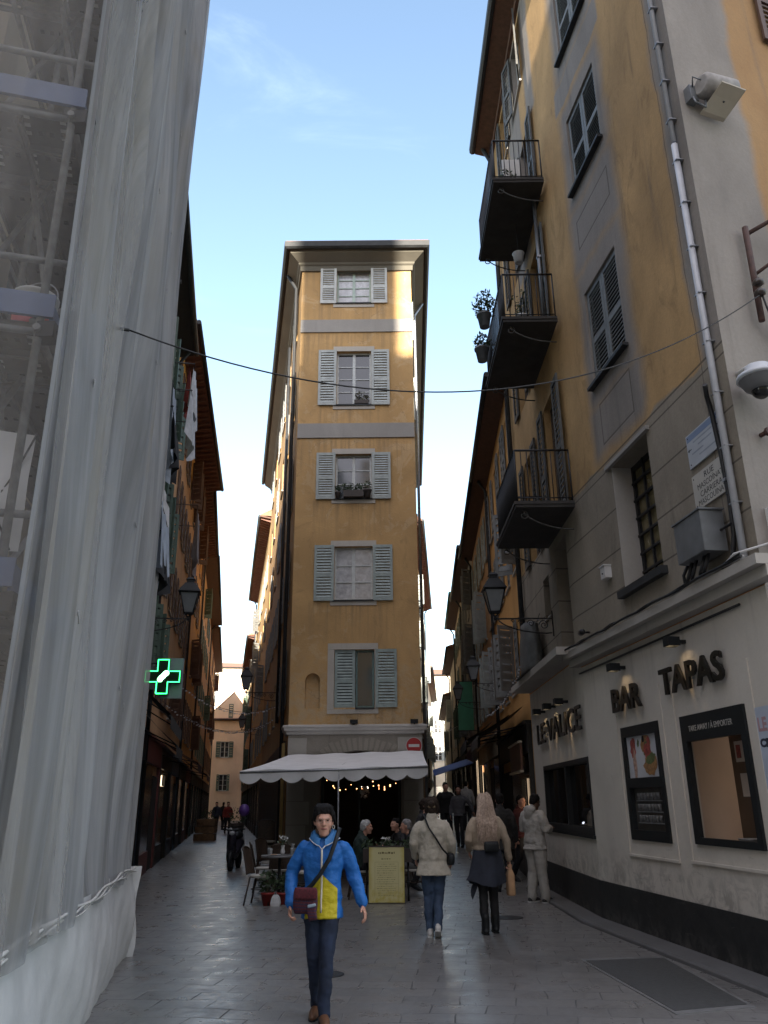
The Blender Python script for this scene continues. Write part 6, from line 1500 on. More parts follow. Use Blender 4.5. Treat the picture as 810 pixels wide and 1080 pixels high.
# ------------------------------------------------------------------ people
_tex=bpy.data.textures.new('creases','CLOUDS'); _tex.noise_scale=.11; _tex.noise_depth=2
def fused(mb,voxel,smooth=3,fac=.5,disp=0.0):
    me=bpy.data.meshes.new('t'); me.from_pydata([tuple(v) for v in mb.v],[],mb.f)
    bm=bmesh.new(); bm.from_mesh(me); bmesh.ops.remove_doubles(bm,verts=bm.verts,dist=1e-6); bmesh.ops.recalc_face_normals(bm,faces=bm.faces); bm.to_mesh(me); bm.free()
    ob=bpy.data.objects.new('t',me); COL.objects.link(ob)
    r_=ob.modifiers.new('r','REMESH'); r_.mode='VOXEL'; r_.voxel_size=voxel
    if smooth: s_=ob.modifiers.new('s','SMOOTH'); s_.factor=fac; s_.iterations=smooth
    if disp: q_=ob.modifiers.new('d','DISPLACE'); q_.texture=_tex; q_.strength=disp; q_.mid_level=.5; q_.texture_coords='LOCAL'
    dg=bpy.context.evaluated_depsgraph_get(); out=bpy.data.meshes.new_from_object(ob.evaluated_get(dg))
    bpy.data.objects.remove(ob); bpy.data.meshes.remove(me)
    for p in out.polygons: p.use_smooth=True
    return out
def link(name,me,mats,parent):
    me.name=name; me.materials.clear()
    for m_ in (mats if isinstance(mats,(list,tuple)) else [mats]): me.materials.append(m_)
    ob=bpy.data.objects.new(name,me); COL.objects.link(ob); ob.parent=parent; return ob
SKIN=mat('skin_light',(.50,.265,.19),.5,.08,12); SKIND=mat('skin_dark',(.12,.065,.045),.5,.1,12)
V=Vector
def hand(mb,w,d,side,curl=.5,sc=1.0,fwd=None):
    """palm + five separate fingers starting at wrist w pointing along d"""
    d=V(d).normalized(); fwd=V(fwd or (0,-1,0)); fwd=(fwd-d*fwd.dot(d)).normalized(); inn=d.cross(fwd)*side; inn.normalize()
    # palm faces the body (inn), fingers spread along fwd
    c=V(w)+d*.045*sc
    mb.loft([[V(w)+d*(t*.095*sc)+fwd*(math.cos(a)*(.026+.016*t)*sc)+inn*(math.sin(a)*.016*sc) for a in [2*math.pi*i/12 for i in range(12)]] for t in (-.1,.25,.6,.95)])
    for k,(off,ln) in enumerate(((.032,.068),(.011,.078),(-.011,.073),(-.031,.058))):
        p=V(w)+d*.085*sc+fwd*off*sc; a=curl*.5; pts=[p-d*.03*sc,p]
        q=p; ang=0
        for j,f in enumerate((.45,.32,.25)):
            ang+=curl*(.5+.25*j); dd=d*math.cos(ang)+inn*math.sin(ang); q=q+dd*ln*f*sc; pts.append(q)
        mb.capsule(pts,[.0095*sc,.0095*sc,.009*sc,.0082*sc,.007*sc],8)
    p=V(w)+d*.03*sc+fwd*.028*sc; mb.capsule([p,p+(d*.5+fwd*.8+inn*.25).normalized()*.035*sc,p+(d*.8+fwd*.9+inn*.35).normalized()*.065*sc],[.013*sc,.0115*sc,.009*sc],8)
def head(mb,c,f,up=(0,0,1),sc=1.0,ears=True):
    """c centre of head, f facing dir"""
    c=V(c); f=V(f).normalized(); up=V(up); up=(up-f*up.dot(f)).normalized(); r_=f.cross(up)
    P=lambda x,y,z: c+r_*x*sc+f*y*sc+up*z*sc
    prof=((-.118,.020,.030,.058),(-.112,.034,.040,.050),(-.095,.046,.058,.034),(-.07,.056,.072,.022),(-.04,.064,.083,.010),(0,.071,.092,.0),(.04,.074,.095,-.006),(.075,.068,.087,-.01),(.10,.05,.066,-.012),(.117,.022,.03,-.012))
    mb.loft([[P(rx*math.cos(a),ry*math.sin(a)+cy,z) for a in [2*math.pi*i/20 for i in range(20)]] for z,rx,ry,cy in prof])
    # brow, nose, lips, chin, cheeks, ears
    mb.capsule([P(-.04,.083,.022),P(0,.092,.02),P(.04,.083,.022)],[.011,.012,.011],8)
    mb.capsule([P(0,.088,.015),P(0,.104,-.012),P(0,.112,-.028)],[.009,.011,.013],8)
    mb.sphere(P(-.012,.098,-.030),.009*sc,5); mb.sphere(P(.012,.098,-.030),.009*sc,5)
    mb.capsule([P(-.022,.085,-.056),P(0,.094,-.054),P(.022,.085,-.056)],[.006,.0085,.006],8); mb.capsule([P(-.018,.084,-.067),P(0,.092,-.068),P(.018,.084,-.067)],[.006,.0085,.006],8)
    mb.sphere(P(0,.076,-.098),(.022*sc,.018*sc,.018*sc),6); mb.sphere(P(-.04,.06,-.03),(.026*sc,.026*sc,.03*sc),6); mb.sphere(P(.04,.06,-.03),(.026*sc,.026*sc,.03*sc),6)
    if ears:
        for s_ in (-1,1): mb.sphere(P(.074*s_,-.005,-.01),(.012*sc,.02*sc,.032*sc),6)
    return P
def person(label,loc,rz,H=1.68,J=None,skin=None,top=None,topm=None,legm=None,shoem=None,hairm=None,hair='short',face=(0,-1,0),top_len=.84,top_fl=1.0,bulk=1.0,sleeve_r=.062,legr=1.0,hood=False,voxel=.012,hands=(.5,.5),collar=True,shoe='shoe',headtilt=(0,0,1),cuffs=True,neck_fwd=.0,fine=0,headsc=1.0):
    """local frame: faces -Y. J: joints at H=1.68 scale"""
    k=H/1.68; g=thing('person',label,'person',loc,None,rz); sk=skin or SKIN
    D=dict(hipL=(.085,0,.88),kneeL=(.09,-.02,.47),ankL=(.09,.02,.085),hipR=(-.085,0,.88),kneeR=(-.09,-.02,.47),ankR=(-.09,.02,.085),
           shL=(.175,.01,1.37),elL=(.235,.03,1.10),wrL=(.25,-.05,.86),shR=(-.175,.01,1.37),elR=(-.235,.03,1.10),wrR=(-.25,-.05,.86),head=(0,-.035,1.555),pel=(0,0,.92),chest=(0,0,1.25),neck=(0,.005,1.42),toeL=(0,-1,0),toeR=(0,-1,0))
    D.update(J or {}); D={a:V(c_)*k if not a.startswith('toe') else V(c_) for a,c_ in D.items()}
    pel,chest,neck,hd=D['pel'],D['chest'],D['neck'],D['head']
    def torso(mb,ex=0.0,z0=None,flare=1.0,hipw=1.0):
        ax=(chest-pel); rows=[]
        spec=((-.09,.155,.105),(0,.165,.115),(.35,.15,.105),(.7,.165,.112),(1.0,.178,.118),(1.2,.168,.108),(1.36,.125,.088),(1.47,.085,.07))
        side=(D['shL']-D['shR']).normalized(); upv=ax.normalized(); fw=side.cross(upv).normalized()
        if z0 is not None:
            t0=(z0*k-pel.z)/max(.01,ax.z); spec=tuple((t,rx,ry) for t,rx,ry in spec if t>t0+.1); r0=.17*flare; spec=((t0,r0,.125*flare),(t0+.02,r0,.125*flare))+spec
        for t,rx,ry in spec:
            c=pel+ax*t
            rows.append([c+side*(rx*bulk*k+ex)*math.cos(a)*(1.0)+fw*(ry*bulk*k+ex)*math.sin(a) for a in [2*math.pi*i/24 for i in range(24)]])
        mb.loft(rows); return side,fw,upv
    # --- body
    mb=MB(); torso(mb,-.012); mb.capsule([neck-V((0,.0,.04)),hd+V((0,.02,-.06))*k],[.058*k,.05*k],12)
    for s_ in 'LR':
        mb.capsule([D['hip'+s_],D['knee'+s_],D['ank'+s_]],[.078*k*legr,.055*k*legr,.036*k],12)
        mb.capsule([D['sh'+s_]+V((-.03 if s_=='L' else .03,0,-.05)),D['el'+s_],D['wr'+s_]],[.036*k,.036*k,.027*k],12)
        a=D['ank'+s_]; t=D['toe'+s_].normalized(); mb.capsule([a,a+V((0,0,-.045))*k,a+t*.13*k+V((0,0,-.05))*k],[.035*k,.03*k,.025*k],8)
    P=head(mb,hd,face,headtilt,k*headsc)
    me=fused(mb,voxel*.8,2)
    hb=MB()
    for i,s_ in enumerate('LR'):
        d=(D['wr'+s_]-D['el'+s_]).normalized(); hand(hb,D['wr'+s_],d,1 if s_=='L' else -1,hands[i],k*.98)
    mh=fused(hb,.0055,1,.4)
    bm=bmesh.new(); bm.from_mesh(me); bm.from_mesh(mh); bm.to_mesh(me); bm.free()
    for p in me.polygons: p.use_smooth=True
    link('person_body',me,sk,g)
    # --- trousers
    mb=MB()
    for s_ in 'LR':
        an=D['ank'+s_]; kn=D['knee'+s_]
        mb.capsule([D['hip'+s_]+V((0,0,.02)),D['hip'+s_].lerp(kn,.5),kn,kn.lerp(an,.5),an+V((0,0,-.012))],[.096*k*legr,.083*k*legr,.068*k*legr,.062*k*legr,.056*k*legr],14)
    c=(D['hipL']+D['hipR'])/2; sd=(D['hipL']-D['hipR']).normalized()
    mb.sphere(c+V((0,0,.05)),(.165*k*bulk*.98,.125*k*bulk,.13*k),10)
    lt=link('trousers',fused(mb,voxel,3,.5,.03),legm,g)
    # --- top garment
    mb=MB(); side,fw,upv=torso(mb,.018,top_len,top_fl)
    for s_ in 'LR':
        w_=D['wr'+s_]; e=D['el'+s_]; w2=w_-(w_-e).normalized()*.015
        mb.capsule([D['sh'+s_]+V((-.022 if s_=='L' else .022,0,-.035)),D['sh'+s_].lerp(e,.5),e,e.lerp(w2,.5),w2],[sleeve_r*1.02*k,sleeve_r*1.02*k,sleeve_r*.97*k,sleeve_r*.9*k,sleeve_r*.76*k],14)
    if collar:
        mb.capsule([neck+V((0,.02,-.05))*k,neck+V((0,.02,.02))*k],[.085*k,.07*k],12)
    if hood:
        mb.sphere(neck+V((0,.085,.0))*k,(.12*k,.085*k,.075*k),8); mb.sphere(neck+V((0,.11,-.06))*k,(.10*k,.06*k,.1*k),8)
    tp=link('top_garment',fused(mb,voxel,3,.5,.035),topm,g)
    # --- shoes
    for s_ in 'LR':
        a=D['ank'+s_]; t=D['toe'+s_].copy(); t.z=0; t.normalize(); up=V((0,0,1)); toez=D['toe'+s_].z
        mb=MB(); base=V((a.x,a.y,a.z-.085*k))
        def tp_(y,z,dx=0): return base+t*y*k+V((0,0,z*k+ (y*toez if True else 0)))
        mb.capsule([tp_(-.045,.04),tp_(.02,.045),tp_(.10,.036),tp_(.165,.028)],[.040*k,.042*k,.042*k,.030*k],12)
        if shoe=='boot': mb.capsule([tp_(-.02,.05),tp_(-.02,.20)],[.048*k,.052*k],12)
        else: mb.capsule([tp_(-.02,.05),tp_(-.02,.085)],[.042*k,.043*k],12)
        so=link('shoe',fused(mb,.008,2),shoem,g)
        sb=MB(); sdir=t.cross(up)
        ol=[(-.085,.0),(-.07,.034),(0,.038),(.07,.044),(.14,.038),(.19,.018),(.198,0)]
        ol=ol+[(y,-x) for y,x in reversed(ol[1:-1])]
        sb.loft([[base+t*y*k+sdir*x*k+V((0,0,z*k+y*toez)) for y,x in ol] for z in (.0,.018)],0,False); sb.build('sole',M_WHITEPL if shoe=='trainer' else M_BLACK,None).parent=so
    # --- hair
    if hairm:
        mb=MB(); h=lambda x,y,z: P(x,y,z)
        if hair=='short':
            mb.sphere(P(0,-.018,.04),1,4) if False else None
            f_=V(face).normalized(); r_=V(f_).cross(V((0,0,1)))
            rows=[]
            for z,rx,ry,cy in ((-.085,.05,.03,-.07),(-.05,.074,.05,-.055),(-.01,.086,.066,-.042),(.03,.091,.088,-.026),(.065,.089,.100,-.014),(.10,.074,.088,-.012),(.125,.048,.06,-.012),(.136,.02,.025,-.012)):
                rows.append([P(rx*math.cos(a),cy+ry*math.sin(a),z) for a in [2*math.pi*i/20 for i in range(20)]])
            mb.loft(rows)
            for x0,x1,z1 in ((-.03,-.070,.035),(-.02,-.055,.056),(-.005,-.036,.064),(.015,-.012,.068),(.03,.018,.066),(.045,.046,.058),(.05,.068,.036)): mb.capsule([P(x0,.02,.118),P((x0+x1)/2,.074,.102),P(x1,.086 if abs(x1)<.05 else .062,z1+.012*math.sin(x1*90))],[.022,.017,.007],8)
            for s_ in (-1,1): mb.capsule([P(.076*s_,.035,.06),P(.078*s_,.026,.015),P(.074*s_,.018,-.012)],[.018,.013,.006],8)
            for s_ in (-1,1): mb.capsule([P(.074*s_,-.02,.04),P(.078*s_,-.035,-.02),P(.066*s_,-.05,-.075)],[.024,.022,.014],8)
        if hair=='crop':
            rows=[]
            for z,rx,ry,cy in ((-.06,.05,.035,-.06),(-.02,.074,.06,-.04),(.03,.080,.088,-.018),(.07,.077,.094,-.012),(.10,.06,.075,-.012),(.122,.03,.04,-.012)):
                rows.append([P(rx*math.cos(a),cy+ry*math.sin(a),z) for a in [2*math.pi*i/20 for i in range(20)]])
            mb.loft(rows)
        if hair in('long','bun'):
            rows=[]
            for z,rx,ry,cy in ((-.09,.07,.05,-.045),(-.04,.082,.07,-.035),(0,.086,.082,-.028),(.04,.089,.098,-.012),(.08,.082,.098,-.008),(.11,.064,.08,-.01),(.128,.03,.04,-.01)):
                rows.append([P(rx*math.cos(a),cy+ry*math.sin(a),z) for a in [2*math.pi*i/20 for i in range(20)]])
            mb.loft(rows)
            if hair=='long':
                for i in range(11):
                    x=-.085+.017*i; rr=random.uniform(.018,.026); l=-.47+.07*abs(x)/.085+random.uniform(-.03,.03)
                    mb.capsule([P(x*.9,-.07,.03),P(x*1.05,-.105,-.1),P(x*1.2,-.13-.03*math.cos(x*12),-.25),P(x*.95,-.15,l)],[rr*1.2,rr*1.2,rr*1.05,rr*.5],8)
            else: mb.sphere(P(0,-.11,.03),.045,6); mb.sphere(P(0,-.09,-.05),(.05,.04,.05),6)
        rnd=random.Random(11); f_=V(face).normalized()
        for _ in range({'crop':60,'short':0}.get(hair,60)):
            a=rnd.uniform(0,2*math.pi); z=rnd.uniform(-.05,.125); fr_=math.sin(a)
            if fr_>(-.1 if hair=='short' else .35) and z<(.2 if hair=='short' else .07): continue
            w_=math.sqrt(max(0,1-(max(0,z-.03)/.105)**2)); x=.083*w_*math.cos(a); y=.096*w_*fr_-.012
            if hair=='crop': mb.sphere(P(x*.93,y*.95,z),.012,4); continue
            mb.capsule([P(x*.92,y*.92,z+.008),P(x*1.06,y*1.05-.004,z-.012),P(x*1.05,y*1.02-.006,z-.035)],[.011,.012,.006],6)
        hme=fused(mb,.007,2,.4,.012)
        if fine:      # loose strands over the mass
            sb_=MB()
            for _ in range(fine):
                a=rnd.uniform(0,2*math.pi); z0=rnd.uniform(.03,.13); fr_=math.sin(a); w_=math.sqrt(max(.05,1-(max(0,z0-.03)/.115)**2))
                x,y=.098*w_*math.cos(a),.104*w_*fr_-.012
                if hair=='long' and fr_<.35:
                    l=rnd.uniform(-.52,-.30); bx=x*rnd.uniform(1.0,1.45)
                    pts=[P(x*.6,y*.6,.125),P(x,y,z0),P(x*1.08,min(y,-.03)-.04,-.06),P(bx,-.135+rnd.uniform(-.025,.02),-.2),P(bx*rnd.uniform(.75,1.1),-.16+rnd.uniform(-.03,.02),(l-.2)/2),P(bx*rnd.uniform(.6,1.1),-.165+rnd.uniform(-.02,.02),l)]
                    sb_.tube(pts,[.004,.006,.0075,.0085,.007,.002],5)
                else:
                    if fr_>.3: pts=[P(x*.5,y*.4,.126),P(x*.86,y*.82,.106),P(x*.95+.008,y*.93,max(.055,min(z0,.085)))]
                    else: pts=[P(x*.6,y*.6,.126),P(x*.94,y*.95,z0*.95),P(x*.96,y*.96,z0*.95-.02),P(x*1.03,y*1.02-.004,z0-.05),P(x*.97,y*.97-.012,z0-rnd.uniform(.09,.14))]
                    sb_.tube(pts,[.004]+[.005]*(len(pts)-2)+[.0015],5)
            tm=bpy.data.meshes.new('t'); tm.from_pydata([tuple(v) for v in sb_.v],[],sb_.f)
            bm=bmesh.new(); bm.from_mesh(hme); bm.from_mesh(tm); bm.to_mesh(hme); bm.free(); bpy.data.meshes.remove(tm)
            for p_ in hme.polygons: p_.use_smooth=True
        link('hair',hme,hairm,g)
    g['_k']=k
    return g,D,P
def strip(g,name,pts,w,th,m_,nrm):
    """flat strap following points, nrm list of outward directions"""
    b=MB(); rows=[[],[],[],[]]
    pts=[V(p) for p in pts]
    for i,p in enumerate(pts):
        t=(pts[min(i+1,len(pts)-1)]-pts[max(0,i-1)]).normalized(); n=V(nrm[i]).normalized(); s_=t.cross(n).normalized()
        rows[0].append(p+s_*w/2); rows[1].append(p+s_*w/2+n*th); rows[2].append(p-s_*w/2+n*th); rows[3].append(p-s_*w/2)
    b.grid(rows,0,True,closev=True); o=b.build(name,m_,None); o.parent=g; return o
def child(b,name,m_,g,smooth=None): o=b.build(name,m_,None,None,smooth); o.parent=g; return o

# --- woman in the blue and yellow jacket
def jacket_mat():
    t=NT('blue_yellow_jacket'); co=t.coord(); s=t.sep(co); n=t.noise(co,7,4); w_=t.noise(t.mapv(co,(1,1,1.6)),8,3,.55,.2)
    ax=t.math('ABSOLUTE',s[0]); lim=t.math('SUBTRACT',1.06,t.math('MULTIPLY',ax,.9))
    yl=t.math('MULTIPLY',t.math('LESS_THAN',s[2],lim),t.math('LESS_THAN',ax,.132)); yl=t.math('MULTIPLY',yl,t.math('LESS_THAN',s[1],0.02))
    blue=t.mix(n,(.012,.10,.36),(.02,.15,.46)); yel=t.mix(n,(.42,.34,.015),(.52,.43,.02))
    col=t.mix(t.math('GREATER_THAN',s[2],1.362),blue,(.05,.22,.52))
    t.set(Base_Color=t.mix(yl,col,yel),Roughness=.55); t.b.inputs['Specular IOR Level'].default_value=.3; t.bump(w_,.5,.03); return t.m
M_JEANS=mat('dark_blue_jeans',(.010,.018,.042),.85,.5,6,.3); M_HAIRB=mat('black_hair',(.008,.007,.007),.75,.4,40,.5,0,.2)
q=G(338,1076)
pw,D,P=person('woman with short black hair in a bright blue and yellow jacket walking towards the viewer',(q.x,q.y,0),R(-4),1.585,
  dict(hipL=(.075,0,.87),kneeL=(.06,-.10,.47),ankL=(.045,-.13,.085),hipR=(-.075,0,.87),kneeR=(-.06,-.03,.47),ankR=(-.055,.12,.10),shL=(.185,.01,1.355),elL=(.265,.05,1.10),wrL=(.35,-.02,.87),shR=(-.185,.01,1.355),elR=(-.275,.03,1.10),wrR=(-.26,-.10,.87),head=(.01,-.045,1.545),toeL=(.25,-1,.0),toeR=(-.05,-1,-.1)),
  topm=jacket_mat(),legm=M_JEANS,shoem=mat('brown_leather_boot',(.12,.055,.028),.5,.2,9,.2),hairm=M_HAIRB,hair='short',fine=150,headsc=1.06,face=(.15,-1,-.02),top_len=.765,top_fl=1.0,bulk=.93,sleeve_r=.062,legr=.93,voxel=.009,hands=(.6,.9),shoe='shoe')
k=1.585/1.68
b=MB()     # glasses
for s_ in (-1,1):
    b.tube([P(.031*s_+.021*math.cos(a),.101,.004+.017*math.sin(a)) for a in [2*math.pi*i/18 for i in range(19)]],.0013,5)
    b.tube([P(.052*s_,.1,.006),P(.078*s_,.0,.008)],.0012,5)
b.tube([P(-.010,.103,.006),P(.010,.103,.006)],.0013,5); child(b,'glasses',mat('pale_glasses_frame',(.30,.27,.25),.3),pw)
b=MB()
for s_ in (-1,1): b.sphere(P(.031*s_,.0865,.003),(.0105,.008,.0055),6)
child(b,'eyes',mat('dark_eye',(.03,.02,.018),.2),pw)
b=MB(); b.capsule([P(-.024,.0915,-.060),P(0,.1005,-.059),P(.024,.0915,-.060)],[.0035,.0065,.0035],8); child(b,'lips',mat('lips',(.30,.09,.08),.4),pw)
b=MB()
b.tube([P(-.080+.016*math.cos(a)*.5,.012,-.05-.016*math.sin(a)) for a in [2*math.pi*i/12 for i in range(13)]],.0025,5); child(b,'earring',M_WHITEPL,pw)
def front(x,z):     # front surface of the jacket (local)
    kk=k; zz=z/kk; r=.125+.02 if zz<.95 else (.13 if zz<1.1 else .143)
    wx=.175; return V((x,-(r*kk+.012)*math.sqrt(max(.05,1-(x/wx)**2)),z))
zp=MB(); zp.tube([front(.012,z)+V((0,-.006,0)) for z in [.775+.0465*i for i in range(11)]],.008,6); child(zp,'zip',mat('cream_zip_tape',(.55,.50,.42),.6),pw)
b=MB(); rows=[[],[],[],[]]; edge=[]
for i in range(33):
    u=i/32; a=-math.pi/2+.18+(2*math.pi-.36)*u; fr_=max(0,-math.sin(a))**3
    ca,sa=math.cos(a),math.sin(a)
    top=V((.01+.068*ca,.0+.070*sa-.018*fr_,1.395-.075*fr_)); bot=V((.01+(.125+.012*fr_)*ca,.012+(.115+.03*fr_)*sa,1.318-.055*fr_))
    mid=top.lerp(bot,.45)+V((.014*ca,.014*sa,.012))
    rows[0].append(top-V((ca*.012,sa*.012,.035))); rows[1].append(top); rows[2].append(mid); rows[3].append(bot); edge.append(bot+V((.003*ca,.003*sa,.0)))
b.grid(rows); b.grid([[q+V((0,0,-.008)) for q in r_] for r_ in rows[2:]]); child(b,'collar',mat('blue_collar_lining',(.04,.18,.44),.7,.15,8,.3),pw)
b=MB(); b.tube(edge,.0045,5); b.tube([edge[0],front(.012,1.24)+V((0,-.008,0))],.005,5); b.tube([edge[-1],front(.012,1.24)+V((0,-.008,0))],.005,5)
child(b,'piping',mat('white_piping',(.5,.5,.52),.5),pw)
b=MB(); b.capsule([V((-.03,-.075,1.385)),V((.01,-.098,1.36)),V((.05,-.075,1.385))],[.028,.032,.028],8); child(b,'scarf',mat('patterned_scarf',(.10,.065,.05),.8,.8,60),pw)
# strap and woven bag
sp_=[V((.135,.03,1.395)),V((.14,-.06,1.385)),V((.12,-.125,1.30)),V((.075,-.155,1.17)),V((.0,-.168,1.05)),V((-.07,-.16,.97)),V((-.12,-.15,.93))]
strip(pw,'bag_strap',sp_,.034,.006,M_BLACK,[(.3,-.2,1),(.2,-1,.6)]+[(0,-1,.1)]*5)
def bag_mat():
    t=NT('woven_striped_bag'); co=t.coord(); s=t.sep(co); st=t.n('ShaderNodeTexWave'); st.bands_direction='Z'; t.l(co,st.inputs[0]); st.inputs['Scale'].default_value=14; st.inputs['Distortion'].default_value=1.5
    n=t.noise(co,90,2); c=t.mix(st.outputs[1],(.085,.012,.02),(.022,.018,.05)); c=t.mix(t.rng(n,.55,.7),c,(.11,.035,.03)); t.set(Base_Color=c,Roughness=.85); t.bump(n,.4,.005); return t.m
def bentbox(b,c,w,h,d,rz=0,ry=0,n=6):
    M=Matrix.Rotation(rz,4,'Z')@Matrix.Rotation(ry,4,'Y'); rows=[]
    for j in range(n+1):
        z=-h/2+h*j/n; e=1-.12*abs(2*j/n-1)**4; rows.append([V(c)+M@V((w/2*math.copysign(abs(math.cos(a))**.5,math.cos(a))*e,d/2*math.copysign(abs(math.sin(a))**.6,math.sin(a))*(1-.5*abs(2*j/n-1)**3),z)) for a in [2*math.pi*i/20 for i in range(20)]])
    b.loft(rows)
b=MB(); bentbox(b,(-.11,-.185,.865),.20,.19,.07,R(-10)); bg_=child(b,'shoulder_bag',bag_mat(),pw)
b=MB(); bentbox(b,(-.10,-.228,.92),.195,.085,.02,R(-10)); o=child(b,'flap',mat('bag_flap_red',(.09,.014,.022),.85,.5,60),bg_) ; 
b=MB(); bentbox(b,(-.055,-.215,.80),.075,.15,.035,R(-8),R(-12)); o=child(b,'phone_pouch',bag_mat(),pw); b=MB(); bentbox(b,(-.05,-.236,.835),.07,.022,.012,R(-8),R(-12)); child(b,'band',mat('pale_blue_band',(.3,.38,.45),.6),o)

# --- woman in the cream coat, seen from behind
M_HAIRBR=mat('dark_brown_hair',(.03,.02,.015),.75,.5,40,.5,0,.2)
q=G(459,988)
pc,D,P=person('woman in a cream coat and blue jeans walking away, black strap across her back',(q.x,q.y,0),R(176),1.66,
  dict(kneeL=(.075,-.03,.47),ankL=(.06,.0,.085),hipL=(.08,0,.88),kneeR=(-.06,-.02,.47),ankR=(-.04,.14,.13),shL=(.185,.01,1.36),elL=(.25,.0,1.1),wrL=(.235,-.14,.92),shR=(-.185,.01,1.36),elR=(-.245,.02,1.1),wrR=(-.235,-.12,.90),toeR=(0,-1,-.55)),
  topm=mat('cream_boucle_coat',(.44,.40,.33),.9,.12,18,.7),legm=mat('mid_blue_jeans',(.035,.06,.11),.8,.35,6,.3),shoem=mat('white_trainer',(.5,.48,.46),.5,.1,9),hairm=M_HAIRBR,hair='bun',fine=120,top_len=.72,top_fl=1.18,bulk=1.06,sleeve_r=.066,legr=1.0,shoe='trainer',voxel=.011)
strip(pc,'bag_strap',[V((.12,.0,1.44)),V((.09,.10,1.40)),V((.04,.160,1.28)),V((-.05,.165,1.15)),V((-.13,.15,1.02)),V((-.20,.09,.95))],.022,.006,M_BLACK,[(0,.3,1),(0,1,.5)]+[(0,1,0)]*3+[(-.6,.7,0)])
b=MB(); bentbox(b,(-.225,.03,.90),.08,.14,.16,R(20)); child(b,'handbag',M_BLACK,pc)
b=MB(); b.capsule([P(-.03,-.11,.0),P(.03,-.11,.0)],[.02,.02],8); child(b,'hair_tie',mat('hair_tie',(.2,.14,.08),.6),pc)

# --- long-haired blonde woman with a paper bag, seen from behind
q=G(518,985)
pbn,D,P=person('woman with long pale hair, beige top and dark skirt walking away with a paper bag',(q.x,q.y,0),R(183),1.70,
  dict(hipL=(.08,0,.9),kneeL=(.075,-.01,.48),ankL=(.07,.03,.085),kneeR=(-.065,-.05,.48),ankR=(-.08,-.10,.085),shL=(.18,.01,1.37),elL=(.245,.05,1.11),wrL=(.22,-.1,.97),shR=(-.18,.01,1.37),elR=(-.25,.04,1.1),wrR=(-.285,-.02,.86)),
  topm=mat('beige_knit_top',(.34,.27,.20),.9,.12,20,.6),legm=mat('black_leggings',(.012,.012,.014),.75,.3,9),shoem=M_BLACK,hairm=mat('pale_pinkish_blonde_hair',(.40,.30,.235),.5,.35,40,.6,0,.3),hair='long',fine=260,top_len=.98,top_fl=.95,sleeve_r=.056,legr=.92,shoe='boot',voxel=.011,hands=(.5,1.2))
# overskirt / tied jacket
def skirt(g,k,rows_,m_,name,seed=0):
    b=MB(); rows=[]
    for z,rx,ry,cx,cy,w_ in rows_:
        rows.append([V((cx+rx*math.cos(a)*(1+w_*math.sin(5*a+seed)),cy+ry*math.sin(a)*(1+w_*math.sin(4*a+1+seed)),z+ (w_*.35*math.sin(a*2+1) if w_ else 0))) for a in [2*math.pi*i/40 for i in range(40)]])
    b.grid(rows,0,True,closeu=True); b.grid([[p*1.0+V((0,0,.002)) for p in r_] for r_ in rows],0,True,closeu=True); return child(b,name,m_,g)
skirt(pbn,1,((1.02,.17,.125,0,0,.0),(.95,.19,.15,0,0,.02),(.80,.215,.175,.01,.01,.05),(.66,.235,.19,.02,.015,.08),(.60,.25,.19,.04,.02,.10)),mat('dark_navy_skirt',(.018,.022,.035),.85,.3,7,.4),'skirt')
b=MB(); rows=[]
for j in range(7):
    v=j/6; rows.append([V((.14+.10*v+.03*math.sin(i*.9)-.05*v*i/6,.10-.10*i/6+.03*math.sin(j+i),.66-.26*v*(1-.65*abs(i-3)/3))) for i in range(7)])
b.grid(rows); child(b,'hanging_corner',mat('dark_navy_skirt',(.018,.022,.035)),pbn)
b=MB(); bentbox(b,(-.03,.185,1.04),.2,.13,.07,R(8)); child(b,'belt_bag',M_BLACK,pbn)
h=D['wrR']; b=MB(); c=V((h.x-.01,h.y-.02,h.z-.24)); 
rows=[]
for z,wx,wy in ((-.19,.075,.04),(-.17,.08,.045),(.05,.082,.045),(.10,.06,.03),(.13,.03,.02),(.18,.04,.025)):
    rows.append([c+V((wy*math.copysign(abs(math.sin(a))**.6,math.sin(a))*(1+.08*math.sin(3*a+z*20))*1.2,wx*math.copysign(abs(math.cos(a))**.6,math.cos(a)),z)) for a in [2*math.pi*i/20 for i in range(20)]])
b.loft(rows); 
pbag=thing('paper_bag','crumpled brown paper bag carried by the woman with long pale hair','bag',pbn.location.copy(),None,R(183)); child(b,'bag_body',mat('brown_kraft_paper',(.40,.24,.13),.85,.15,12,.8),pbag)
b=MB(); b.tube([c+V((0,-.03,.17)),c+V((0,-.02,.22)),c+V((0,.02,.22)),c+V((0,.03,.17))],.005,5); child(b,'handle',mat('brown_kraft_paper',(.40,.24,.13)),pbag)
# --- man in the pale hooded tracksuit at the bar window
q=G(566,952)
M_TRACK=mat('pale_grey_tracksuit',(.37,.35,.32),.9,.12,9,.5)
pm_,D,P=person('man in a pale grey hooded tracksuit standing by the long dark bar window',(q.x+.04,q.y,0),R(128),1.72,
  dict(shL=(.19,.01,1.37),elL=(.26,-.02,1.12),wrL=(.15,-.22,1.10),shR=(-.19,.01,1.37),elR=(-.26,.0,1.12),wrR=(-.14,-.22,1.12),head=(0,-.06,1.545),ankL=(.12,.03,.085),ankR=(-.12,-.05,.085)),skin=SKIND,
  topm=M_TRACK,legm=M_TRACK,shoem=mat('black_trainer',(.02,.02,.02),.5),hairm=M_HAIRB,hair='crop',face=(0,-1,-.35),headtilt=(0,-.3,1),top_len=.80,top_fl=1.06,bulk=1.14,sleeve_r=.082,legr=1.32,hood=True,shoe='trainer',voxel=.011,hands=(.8,.8))
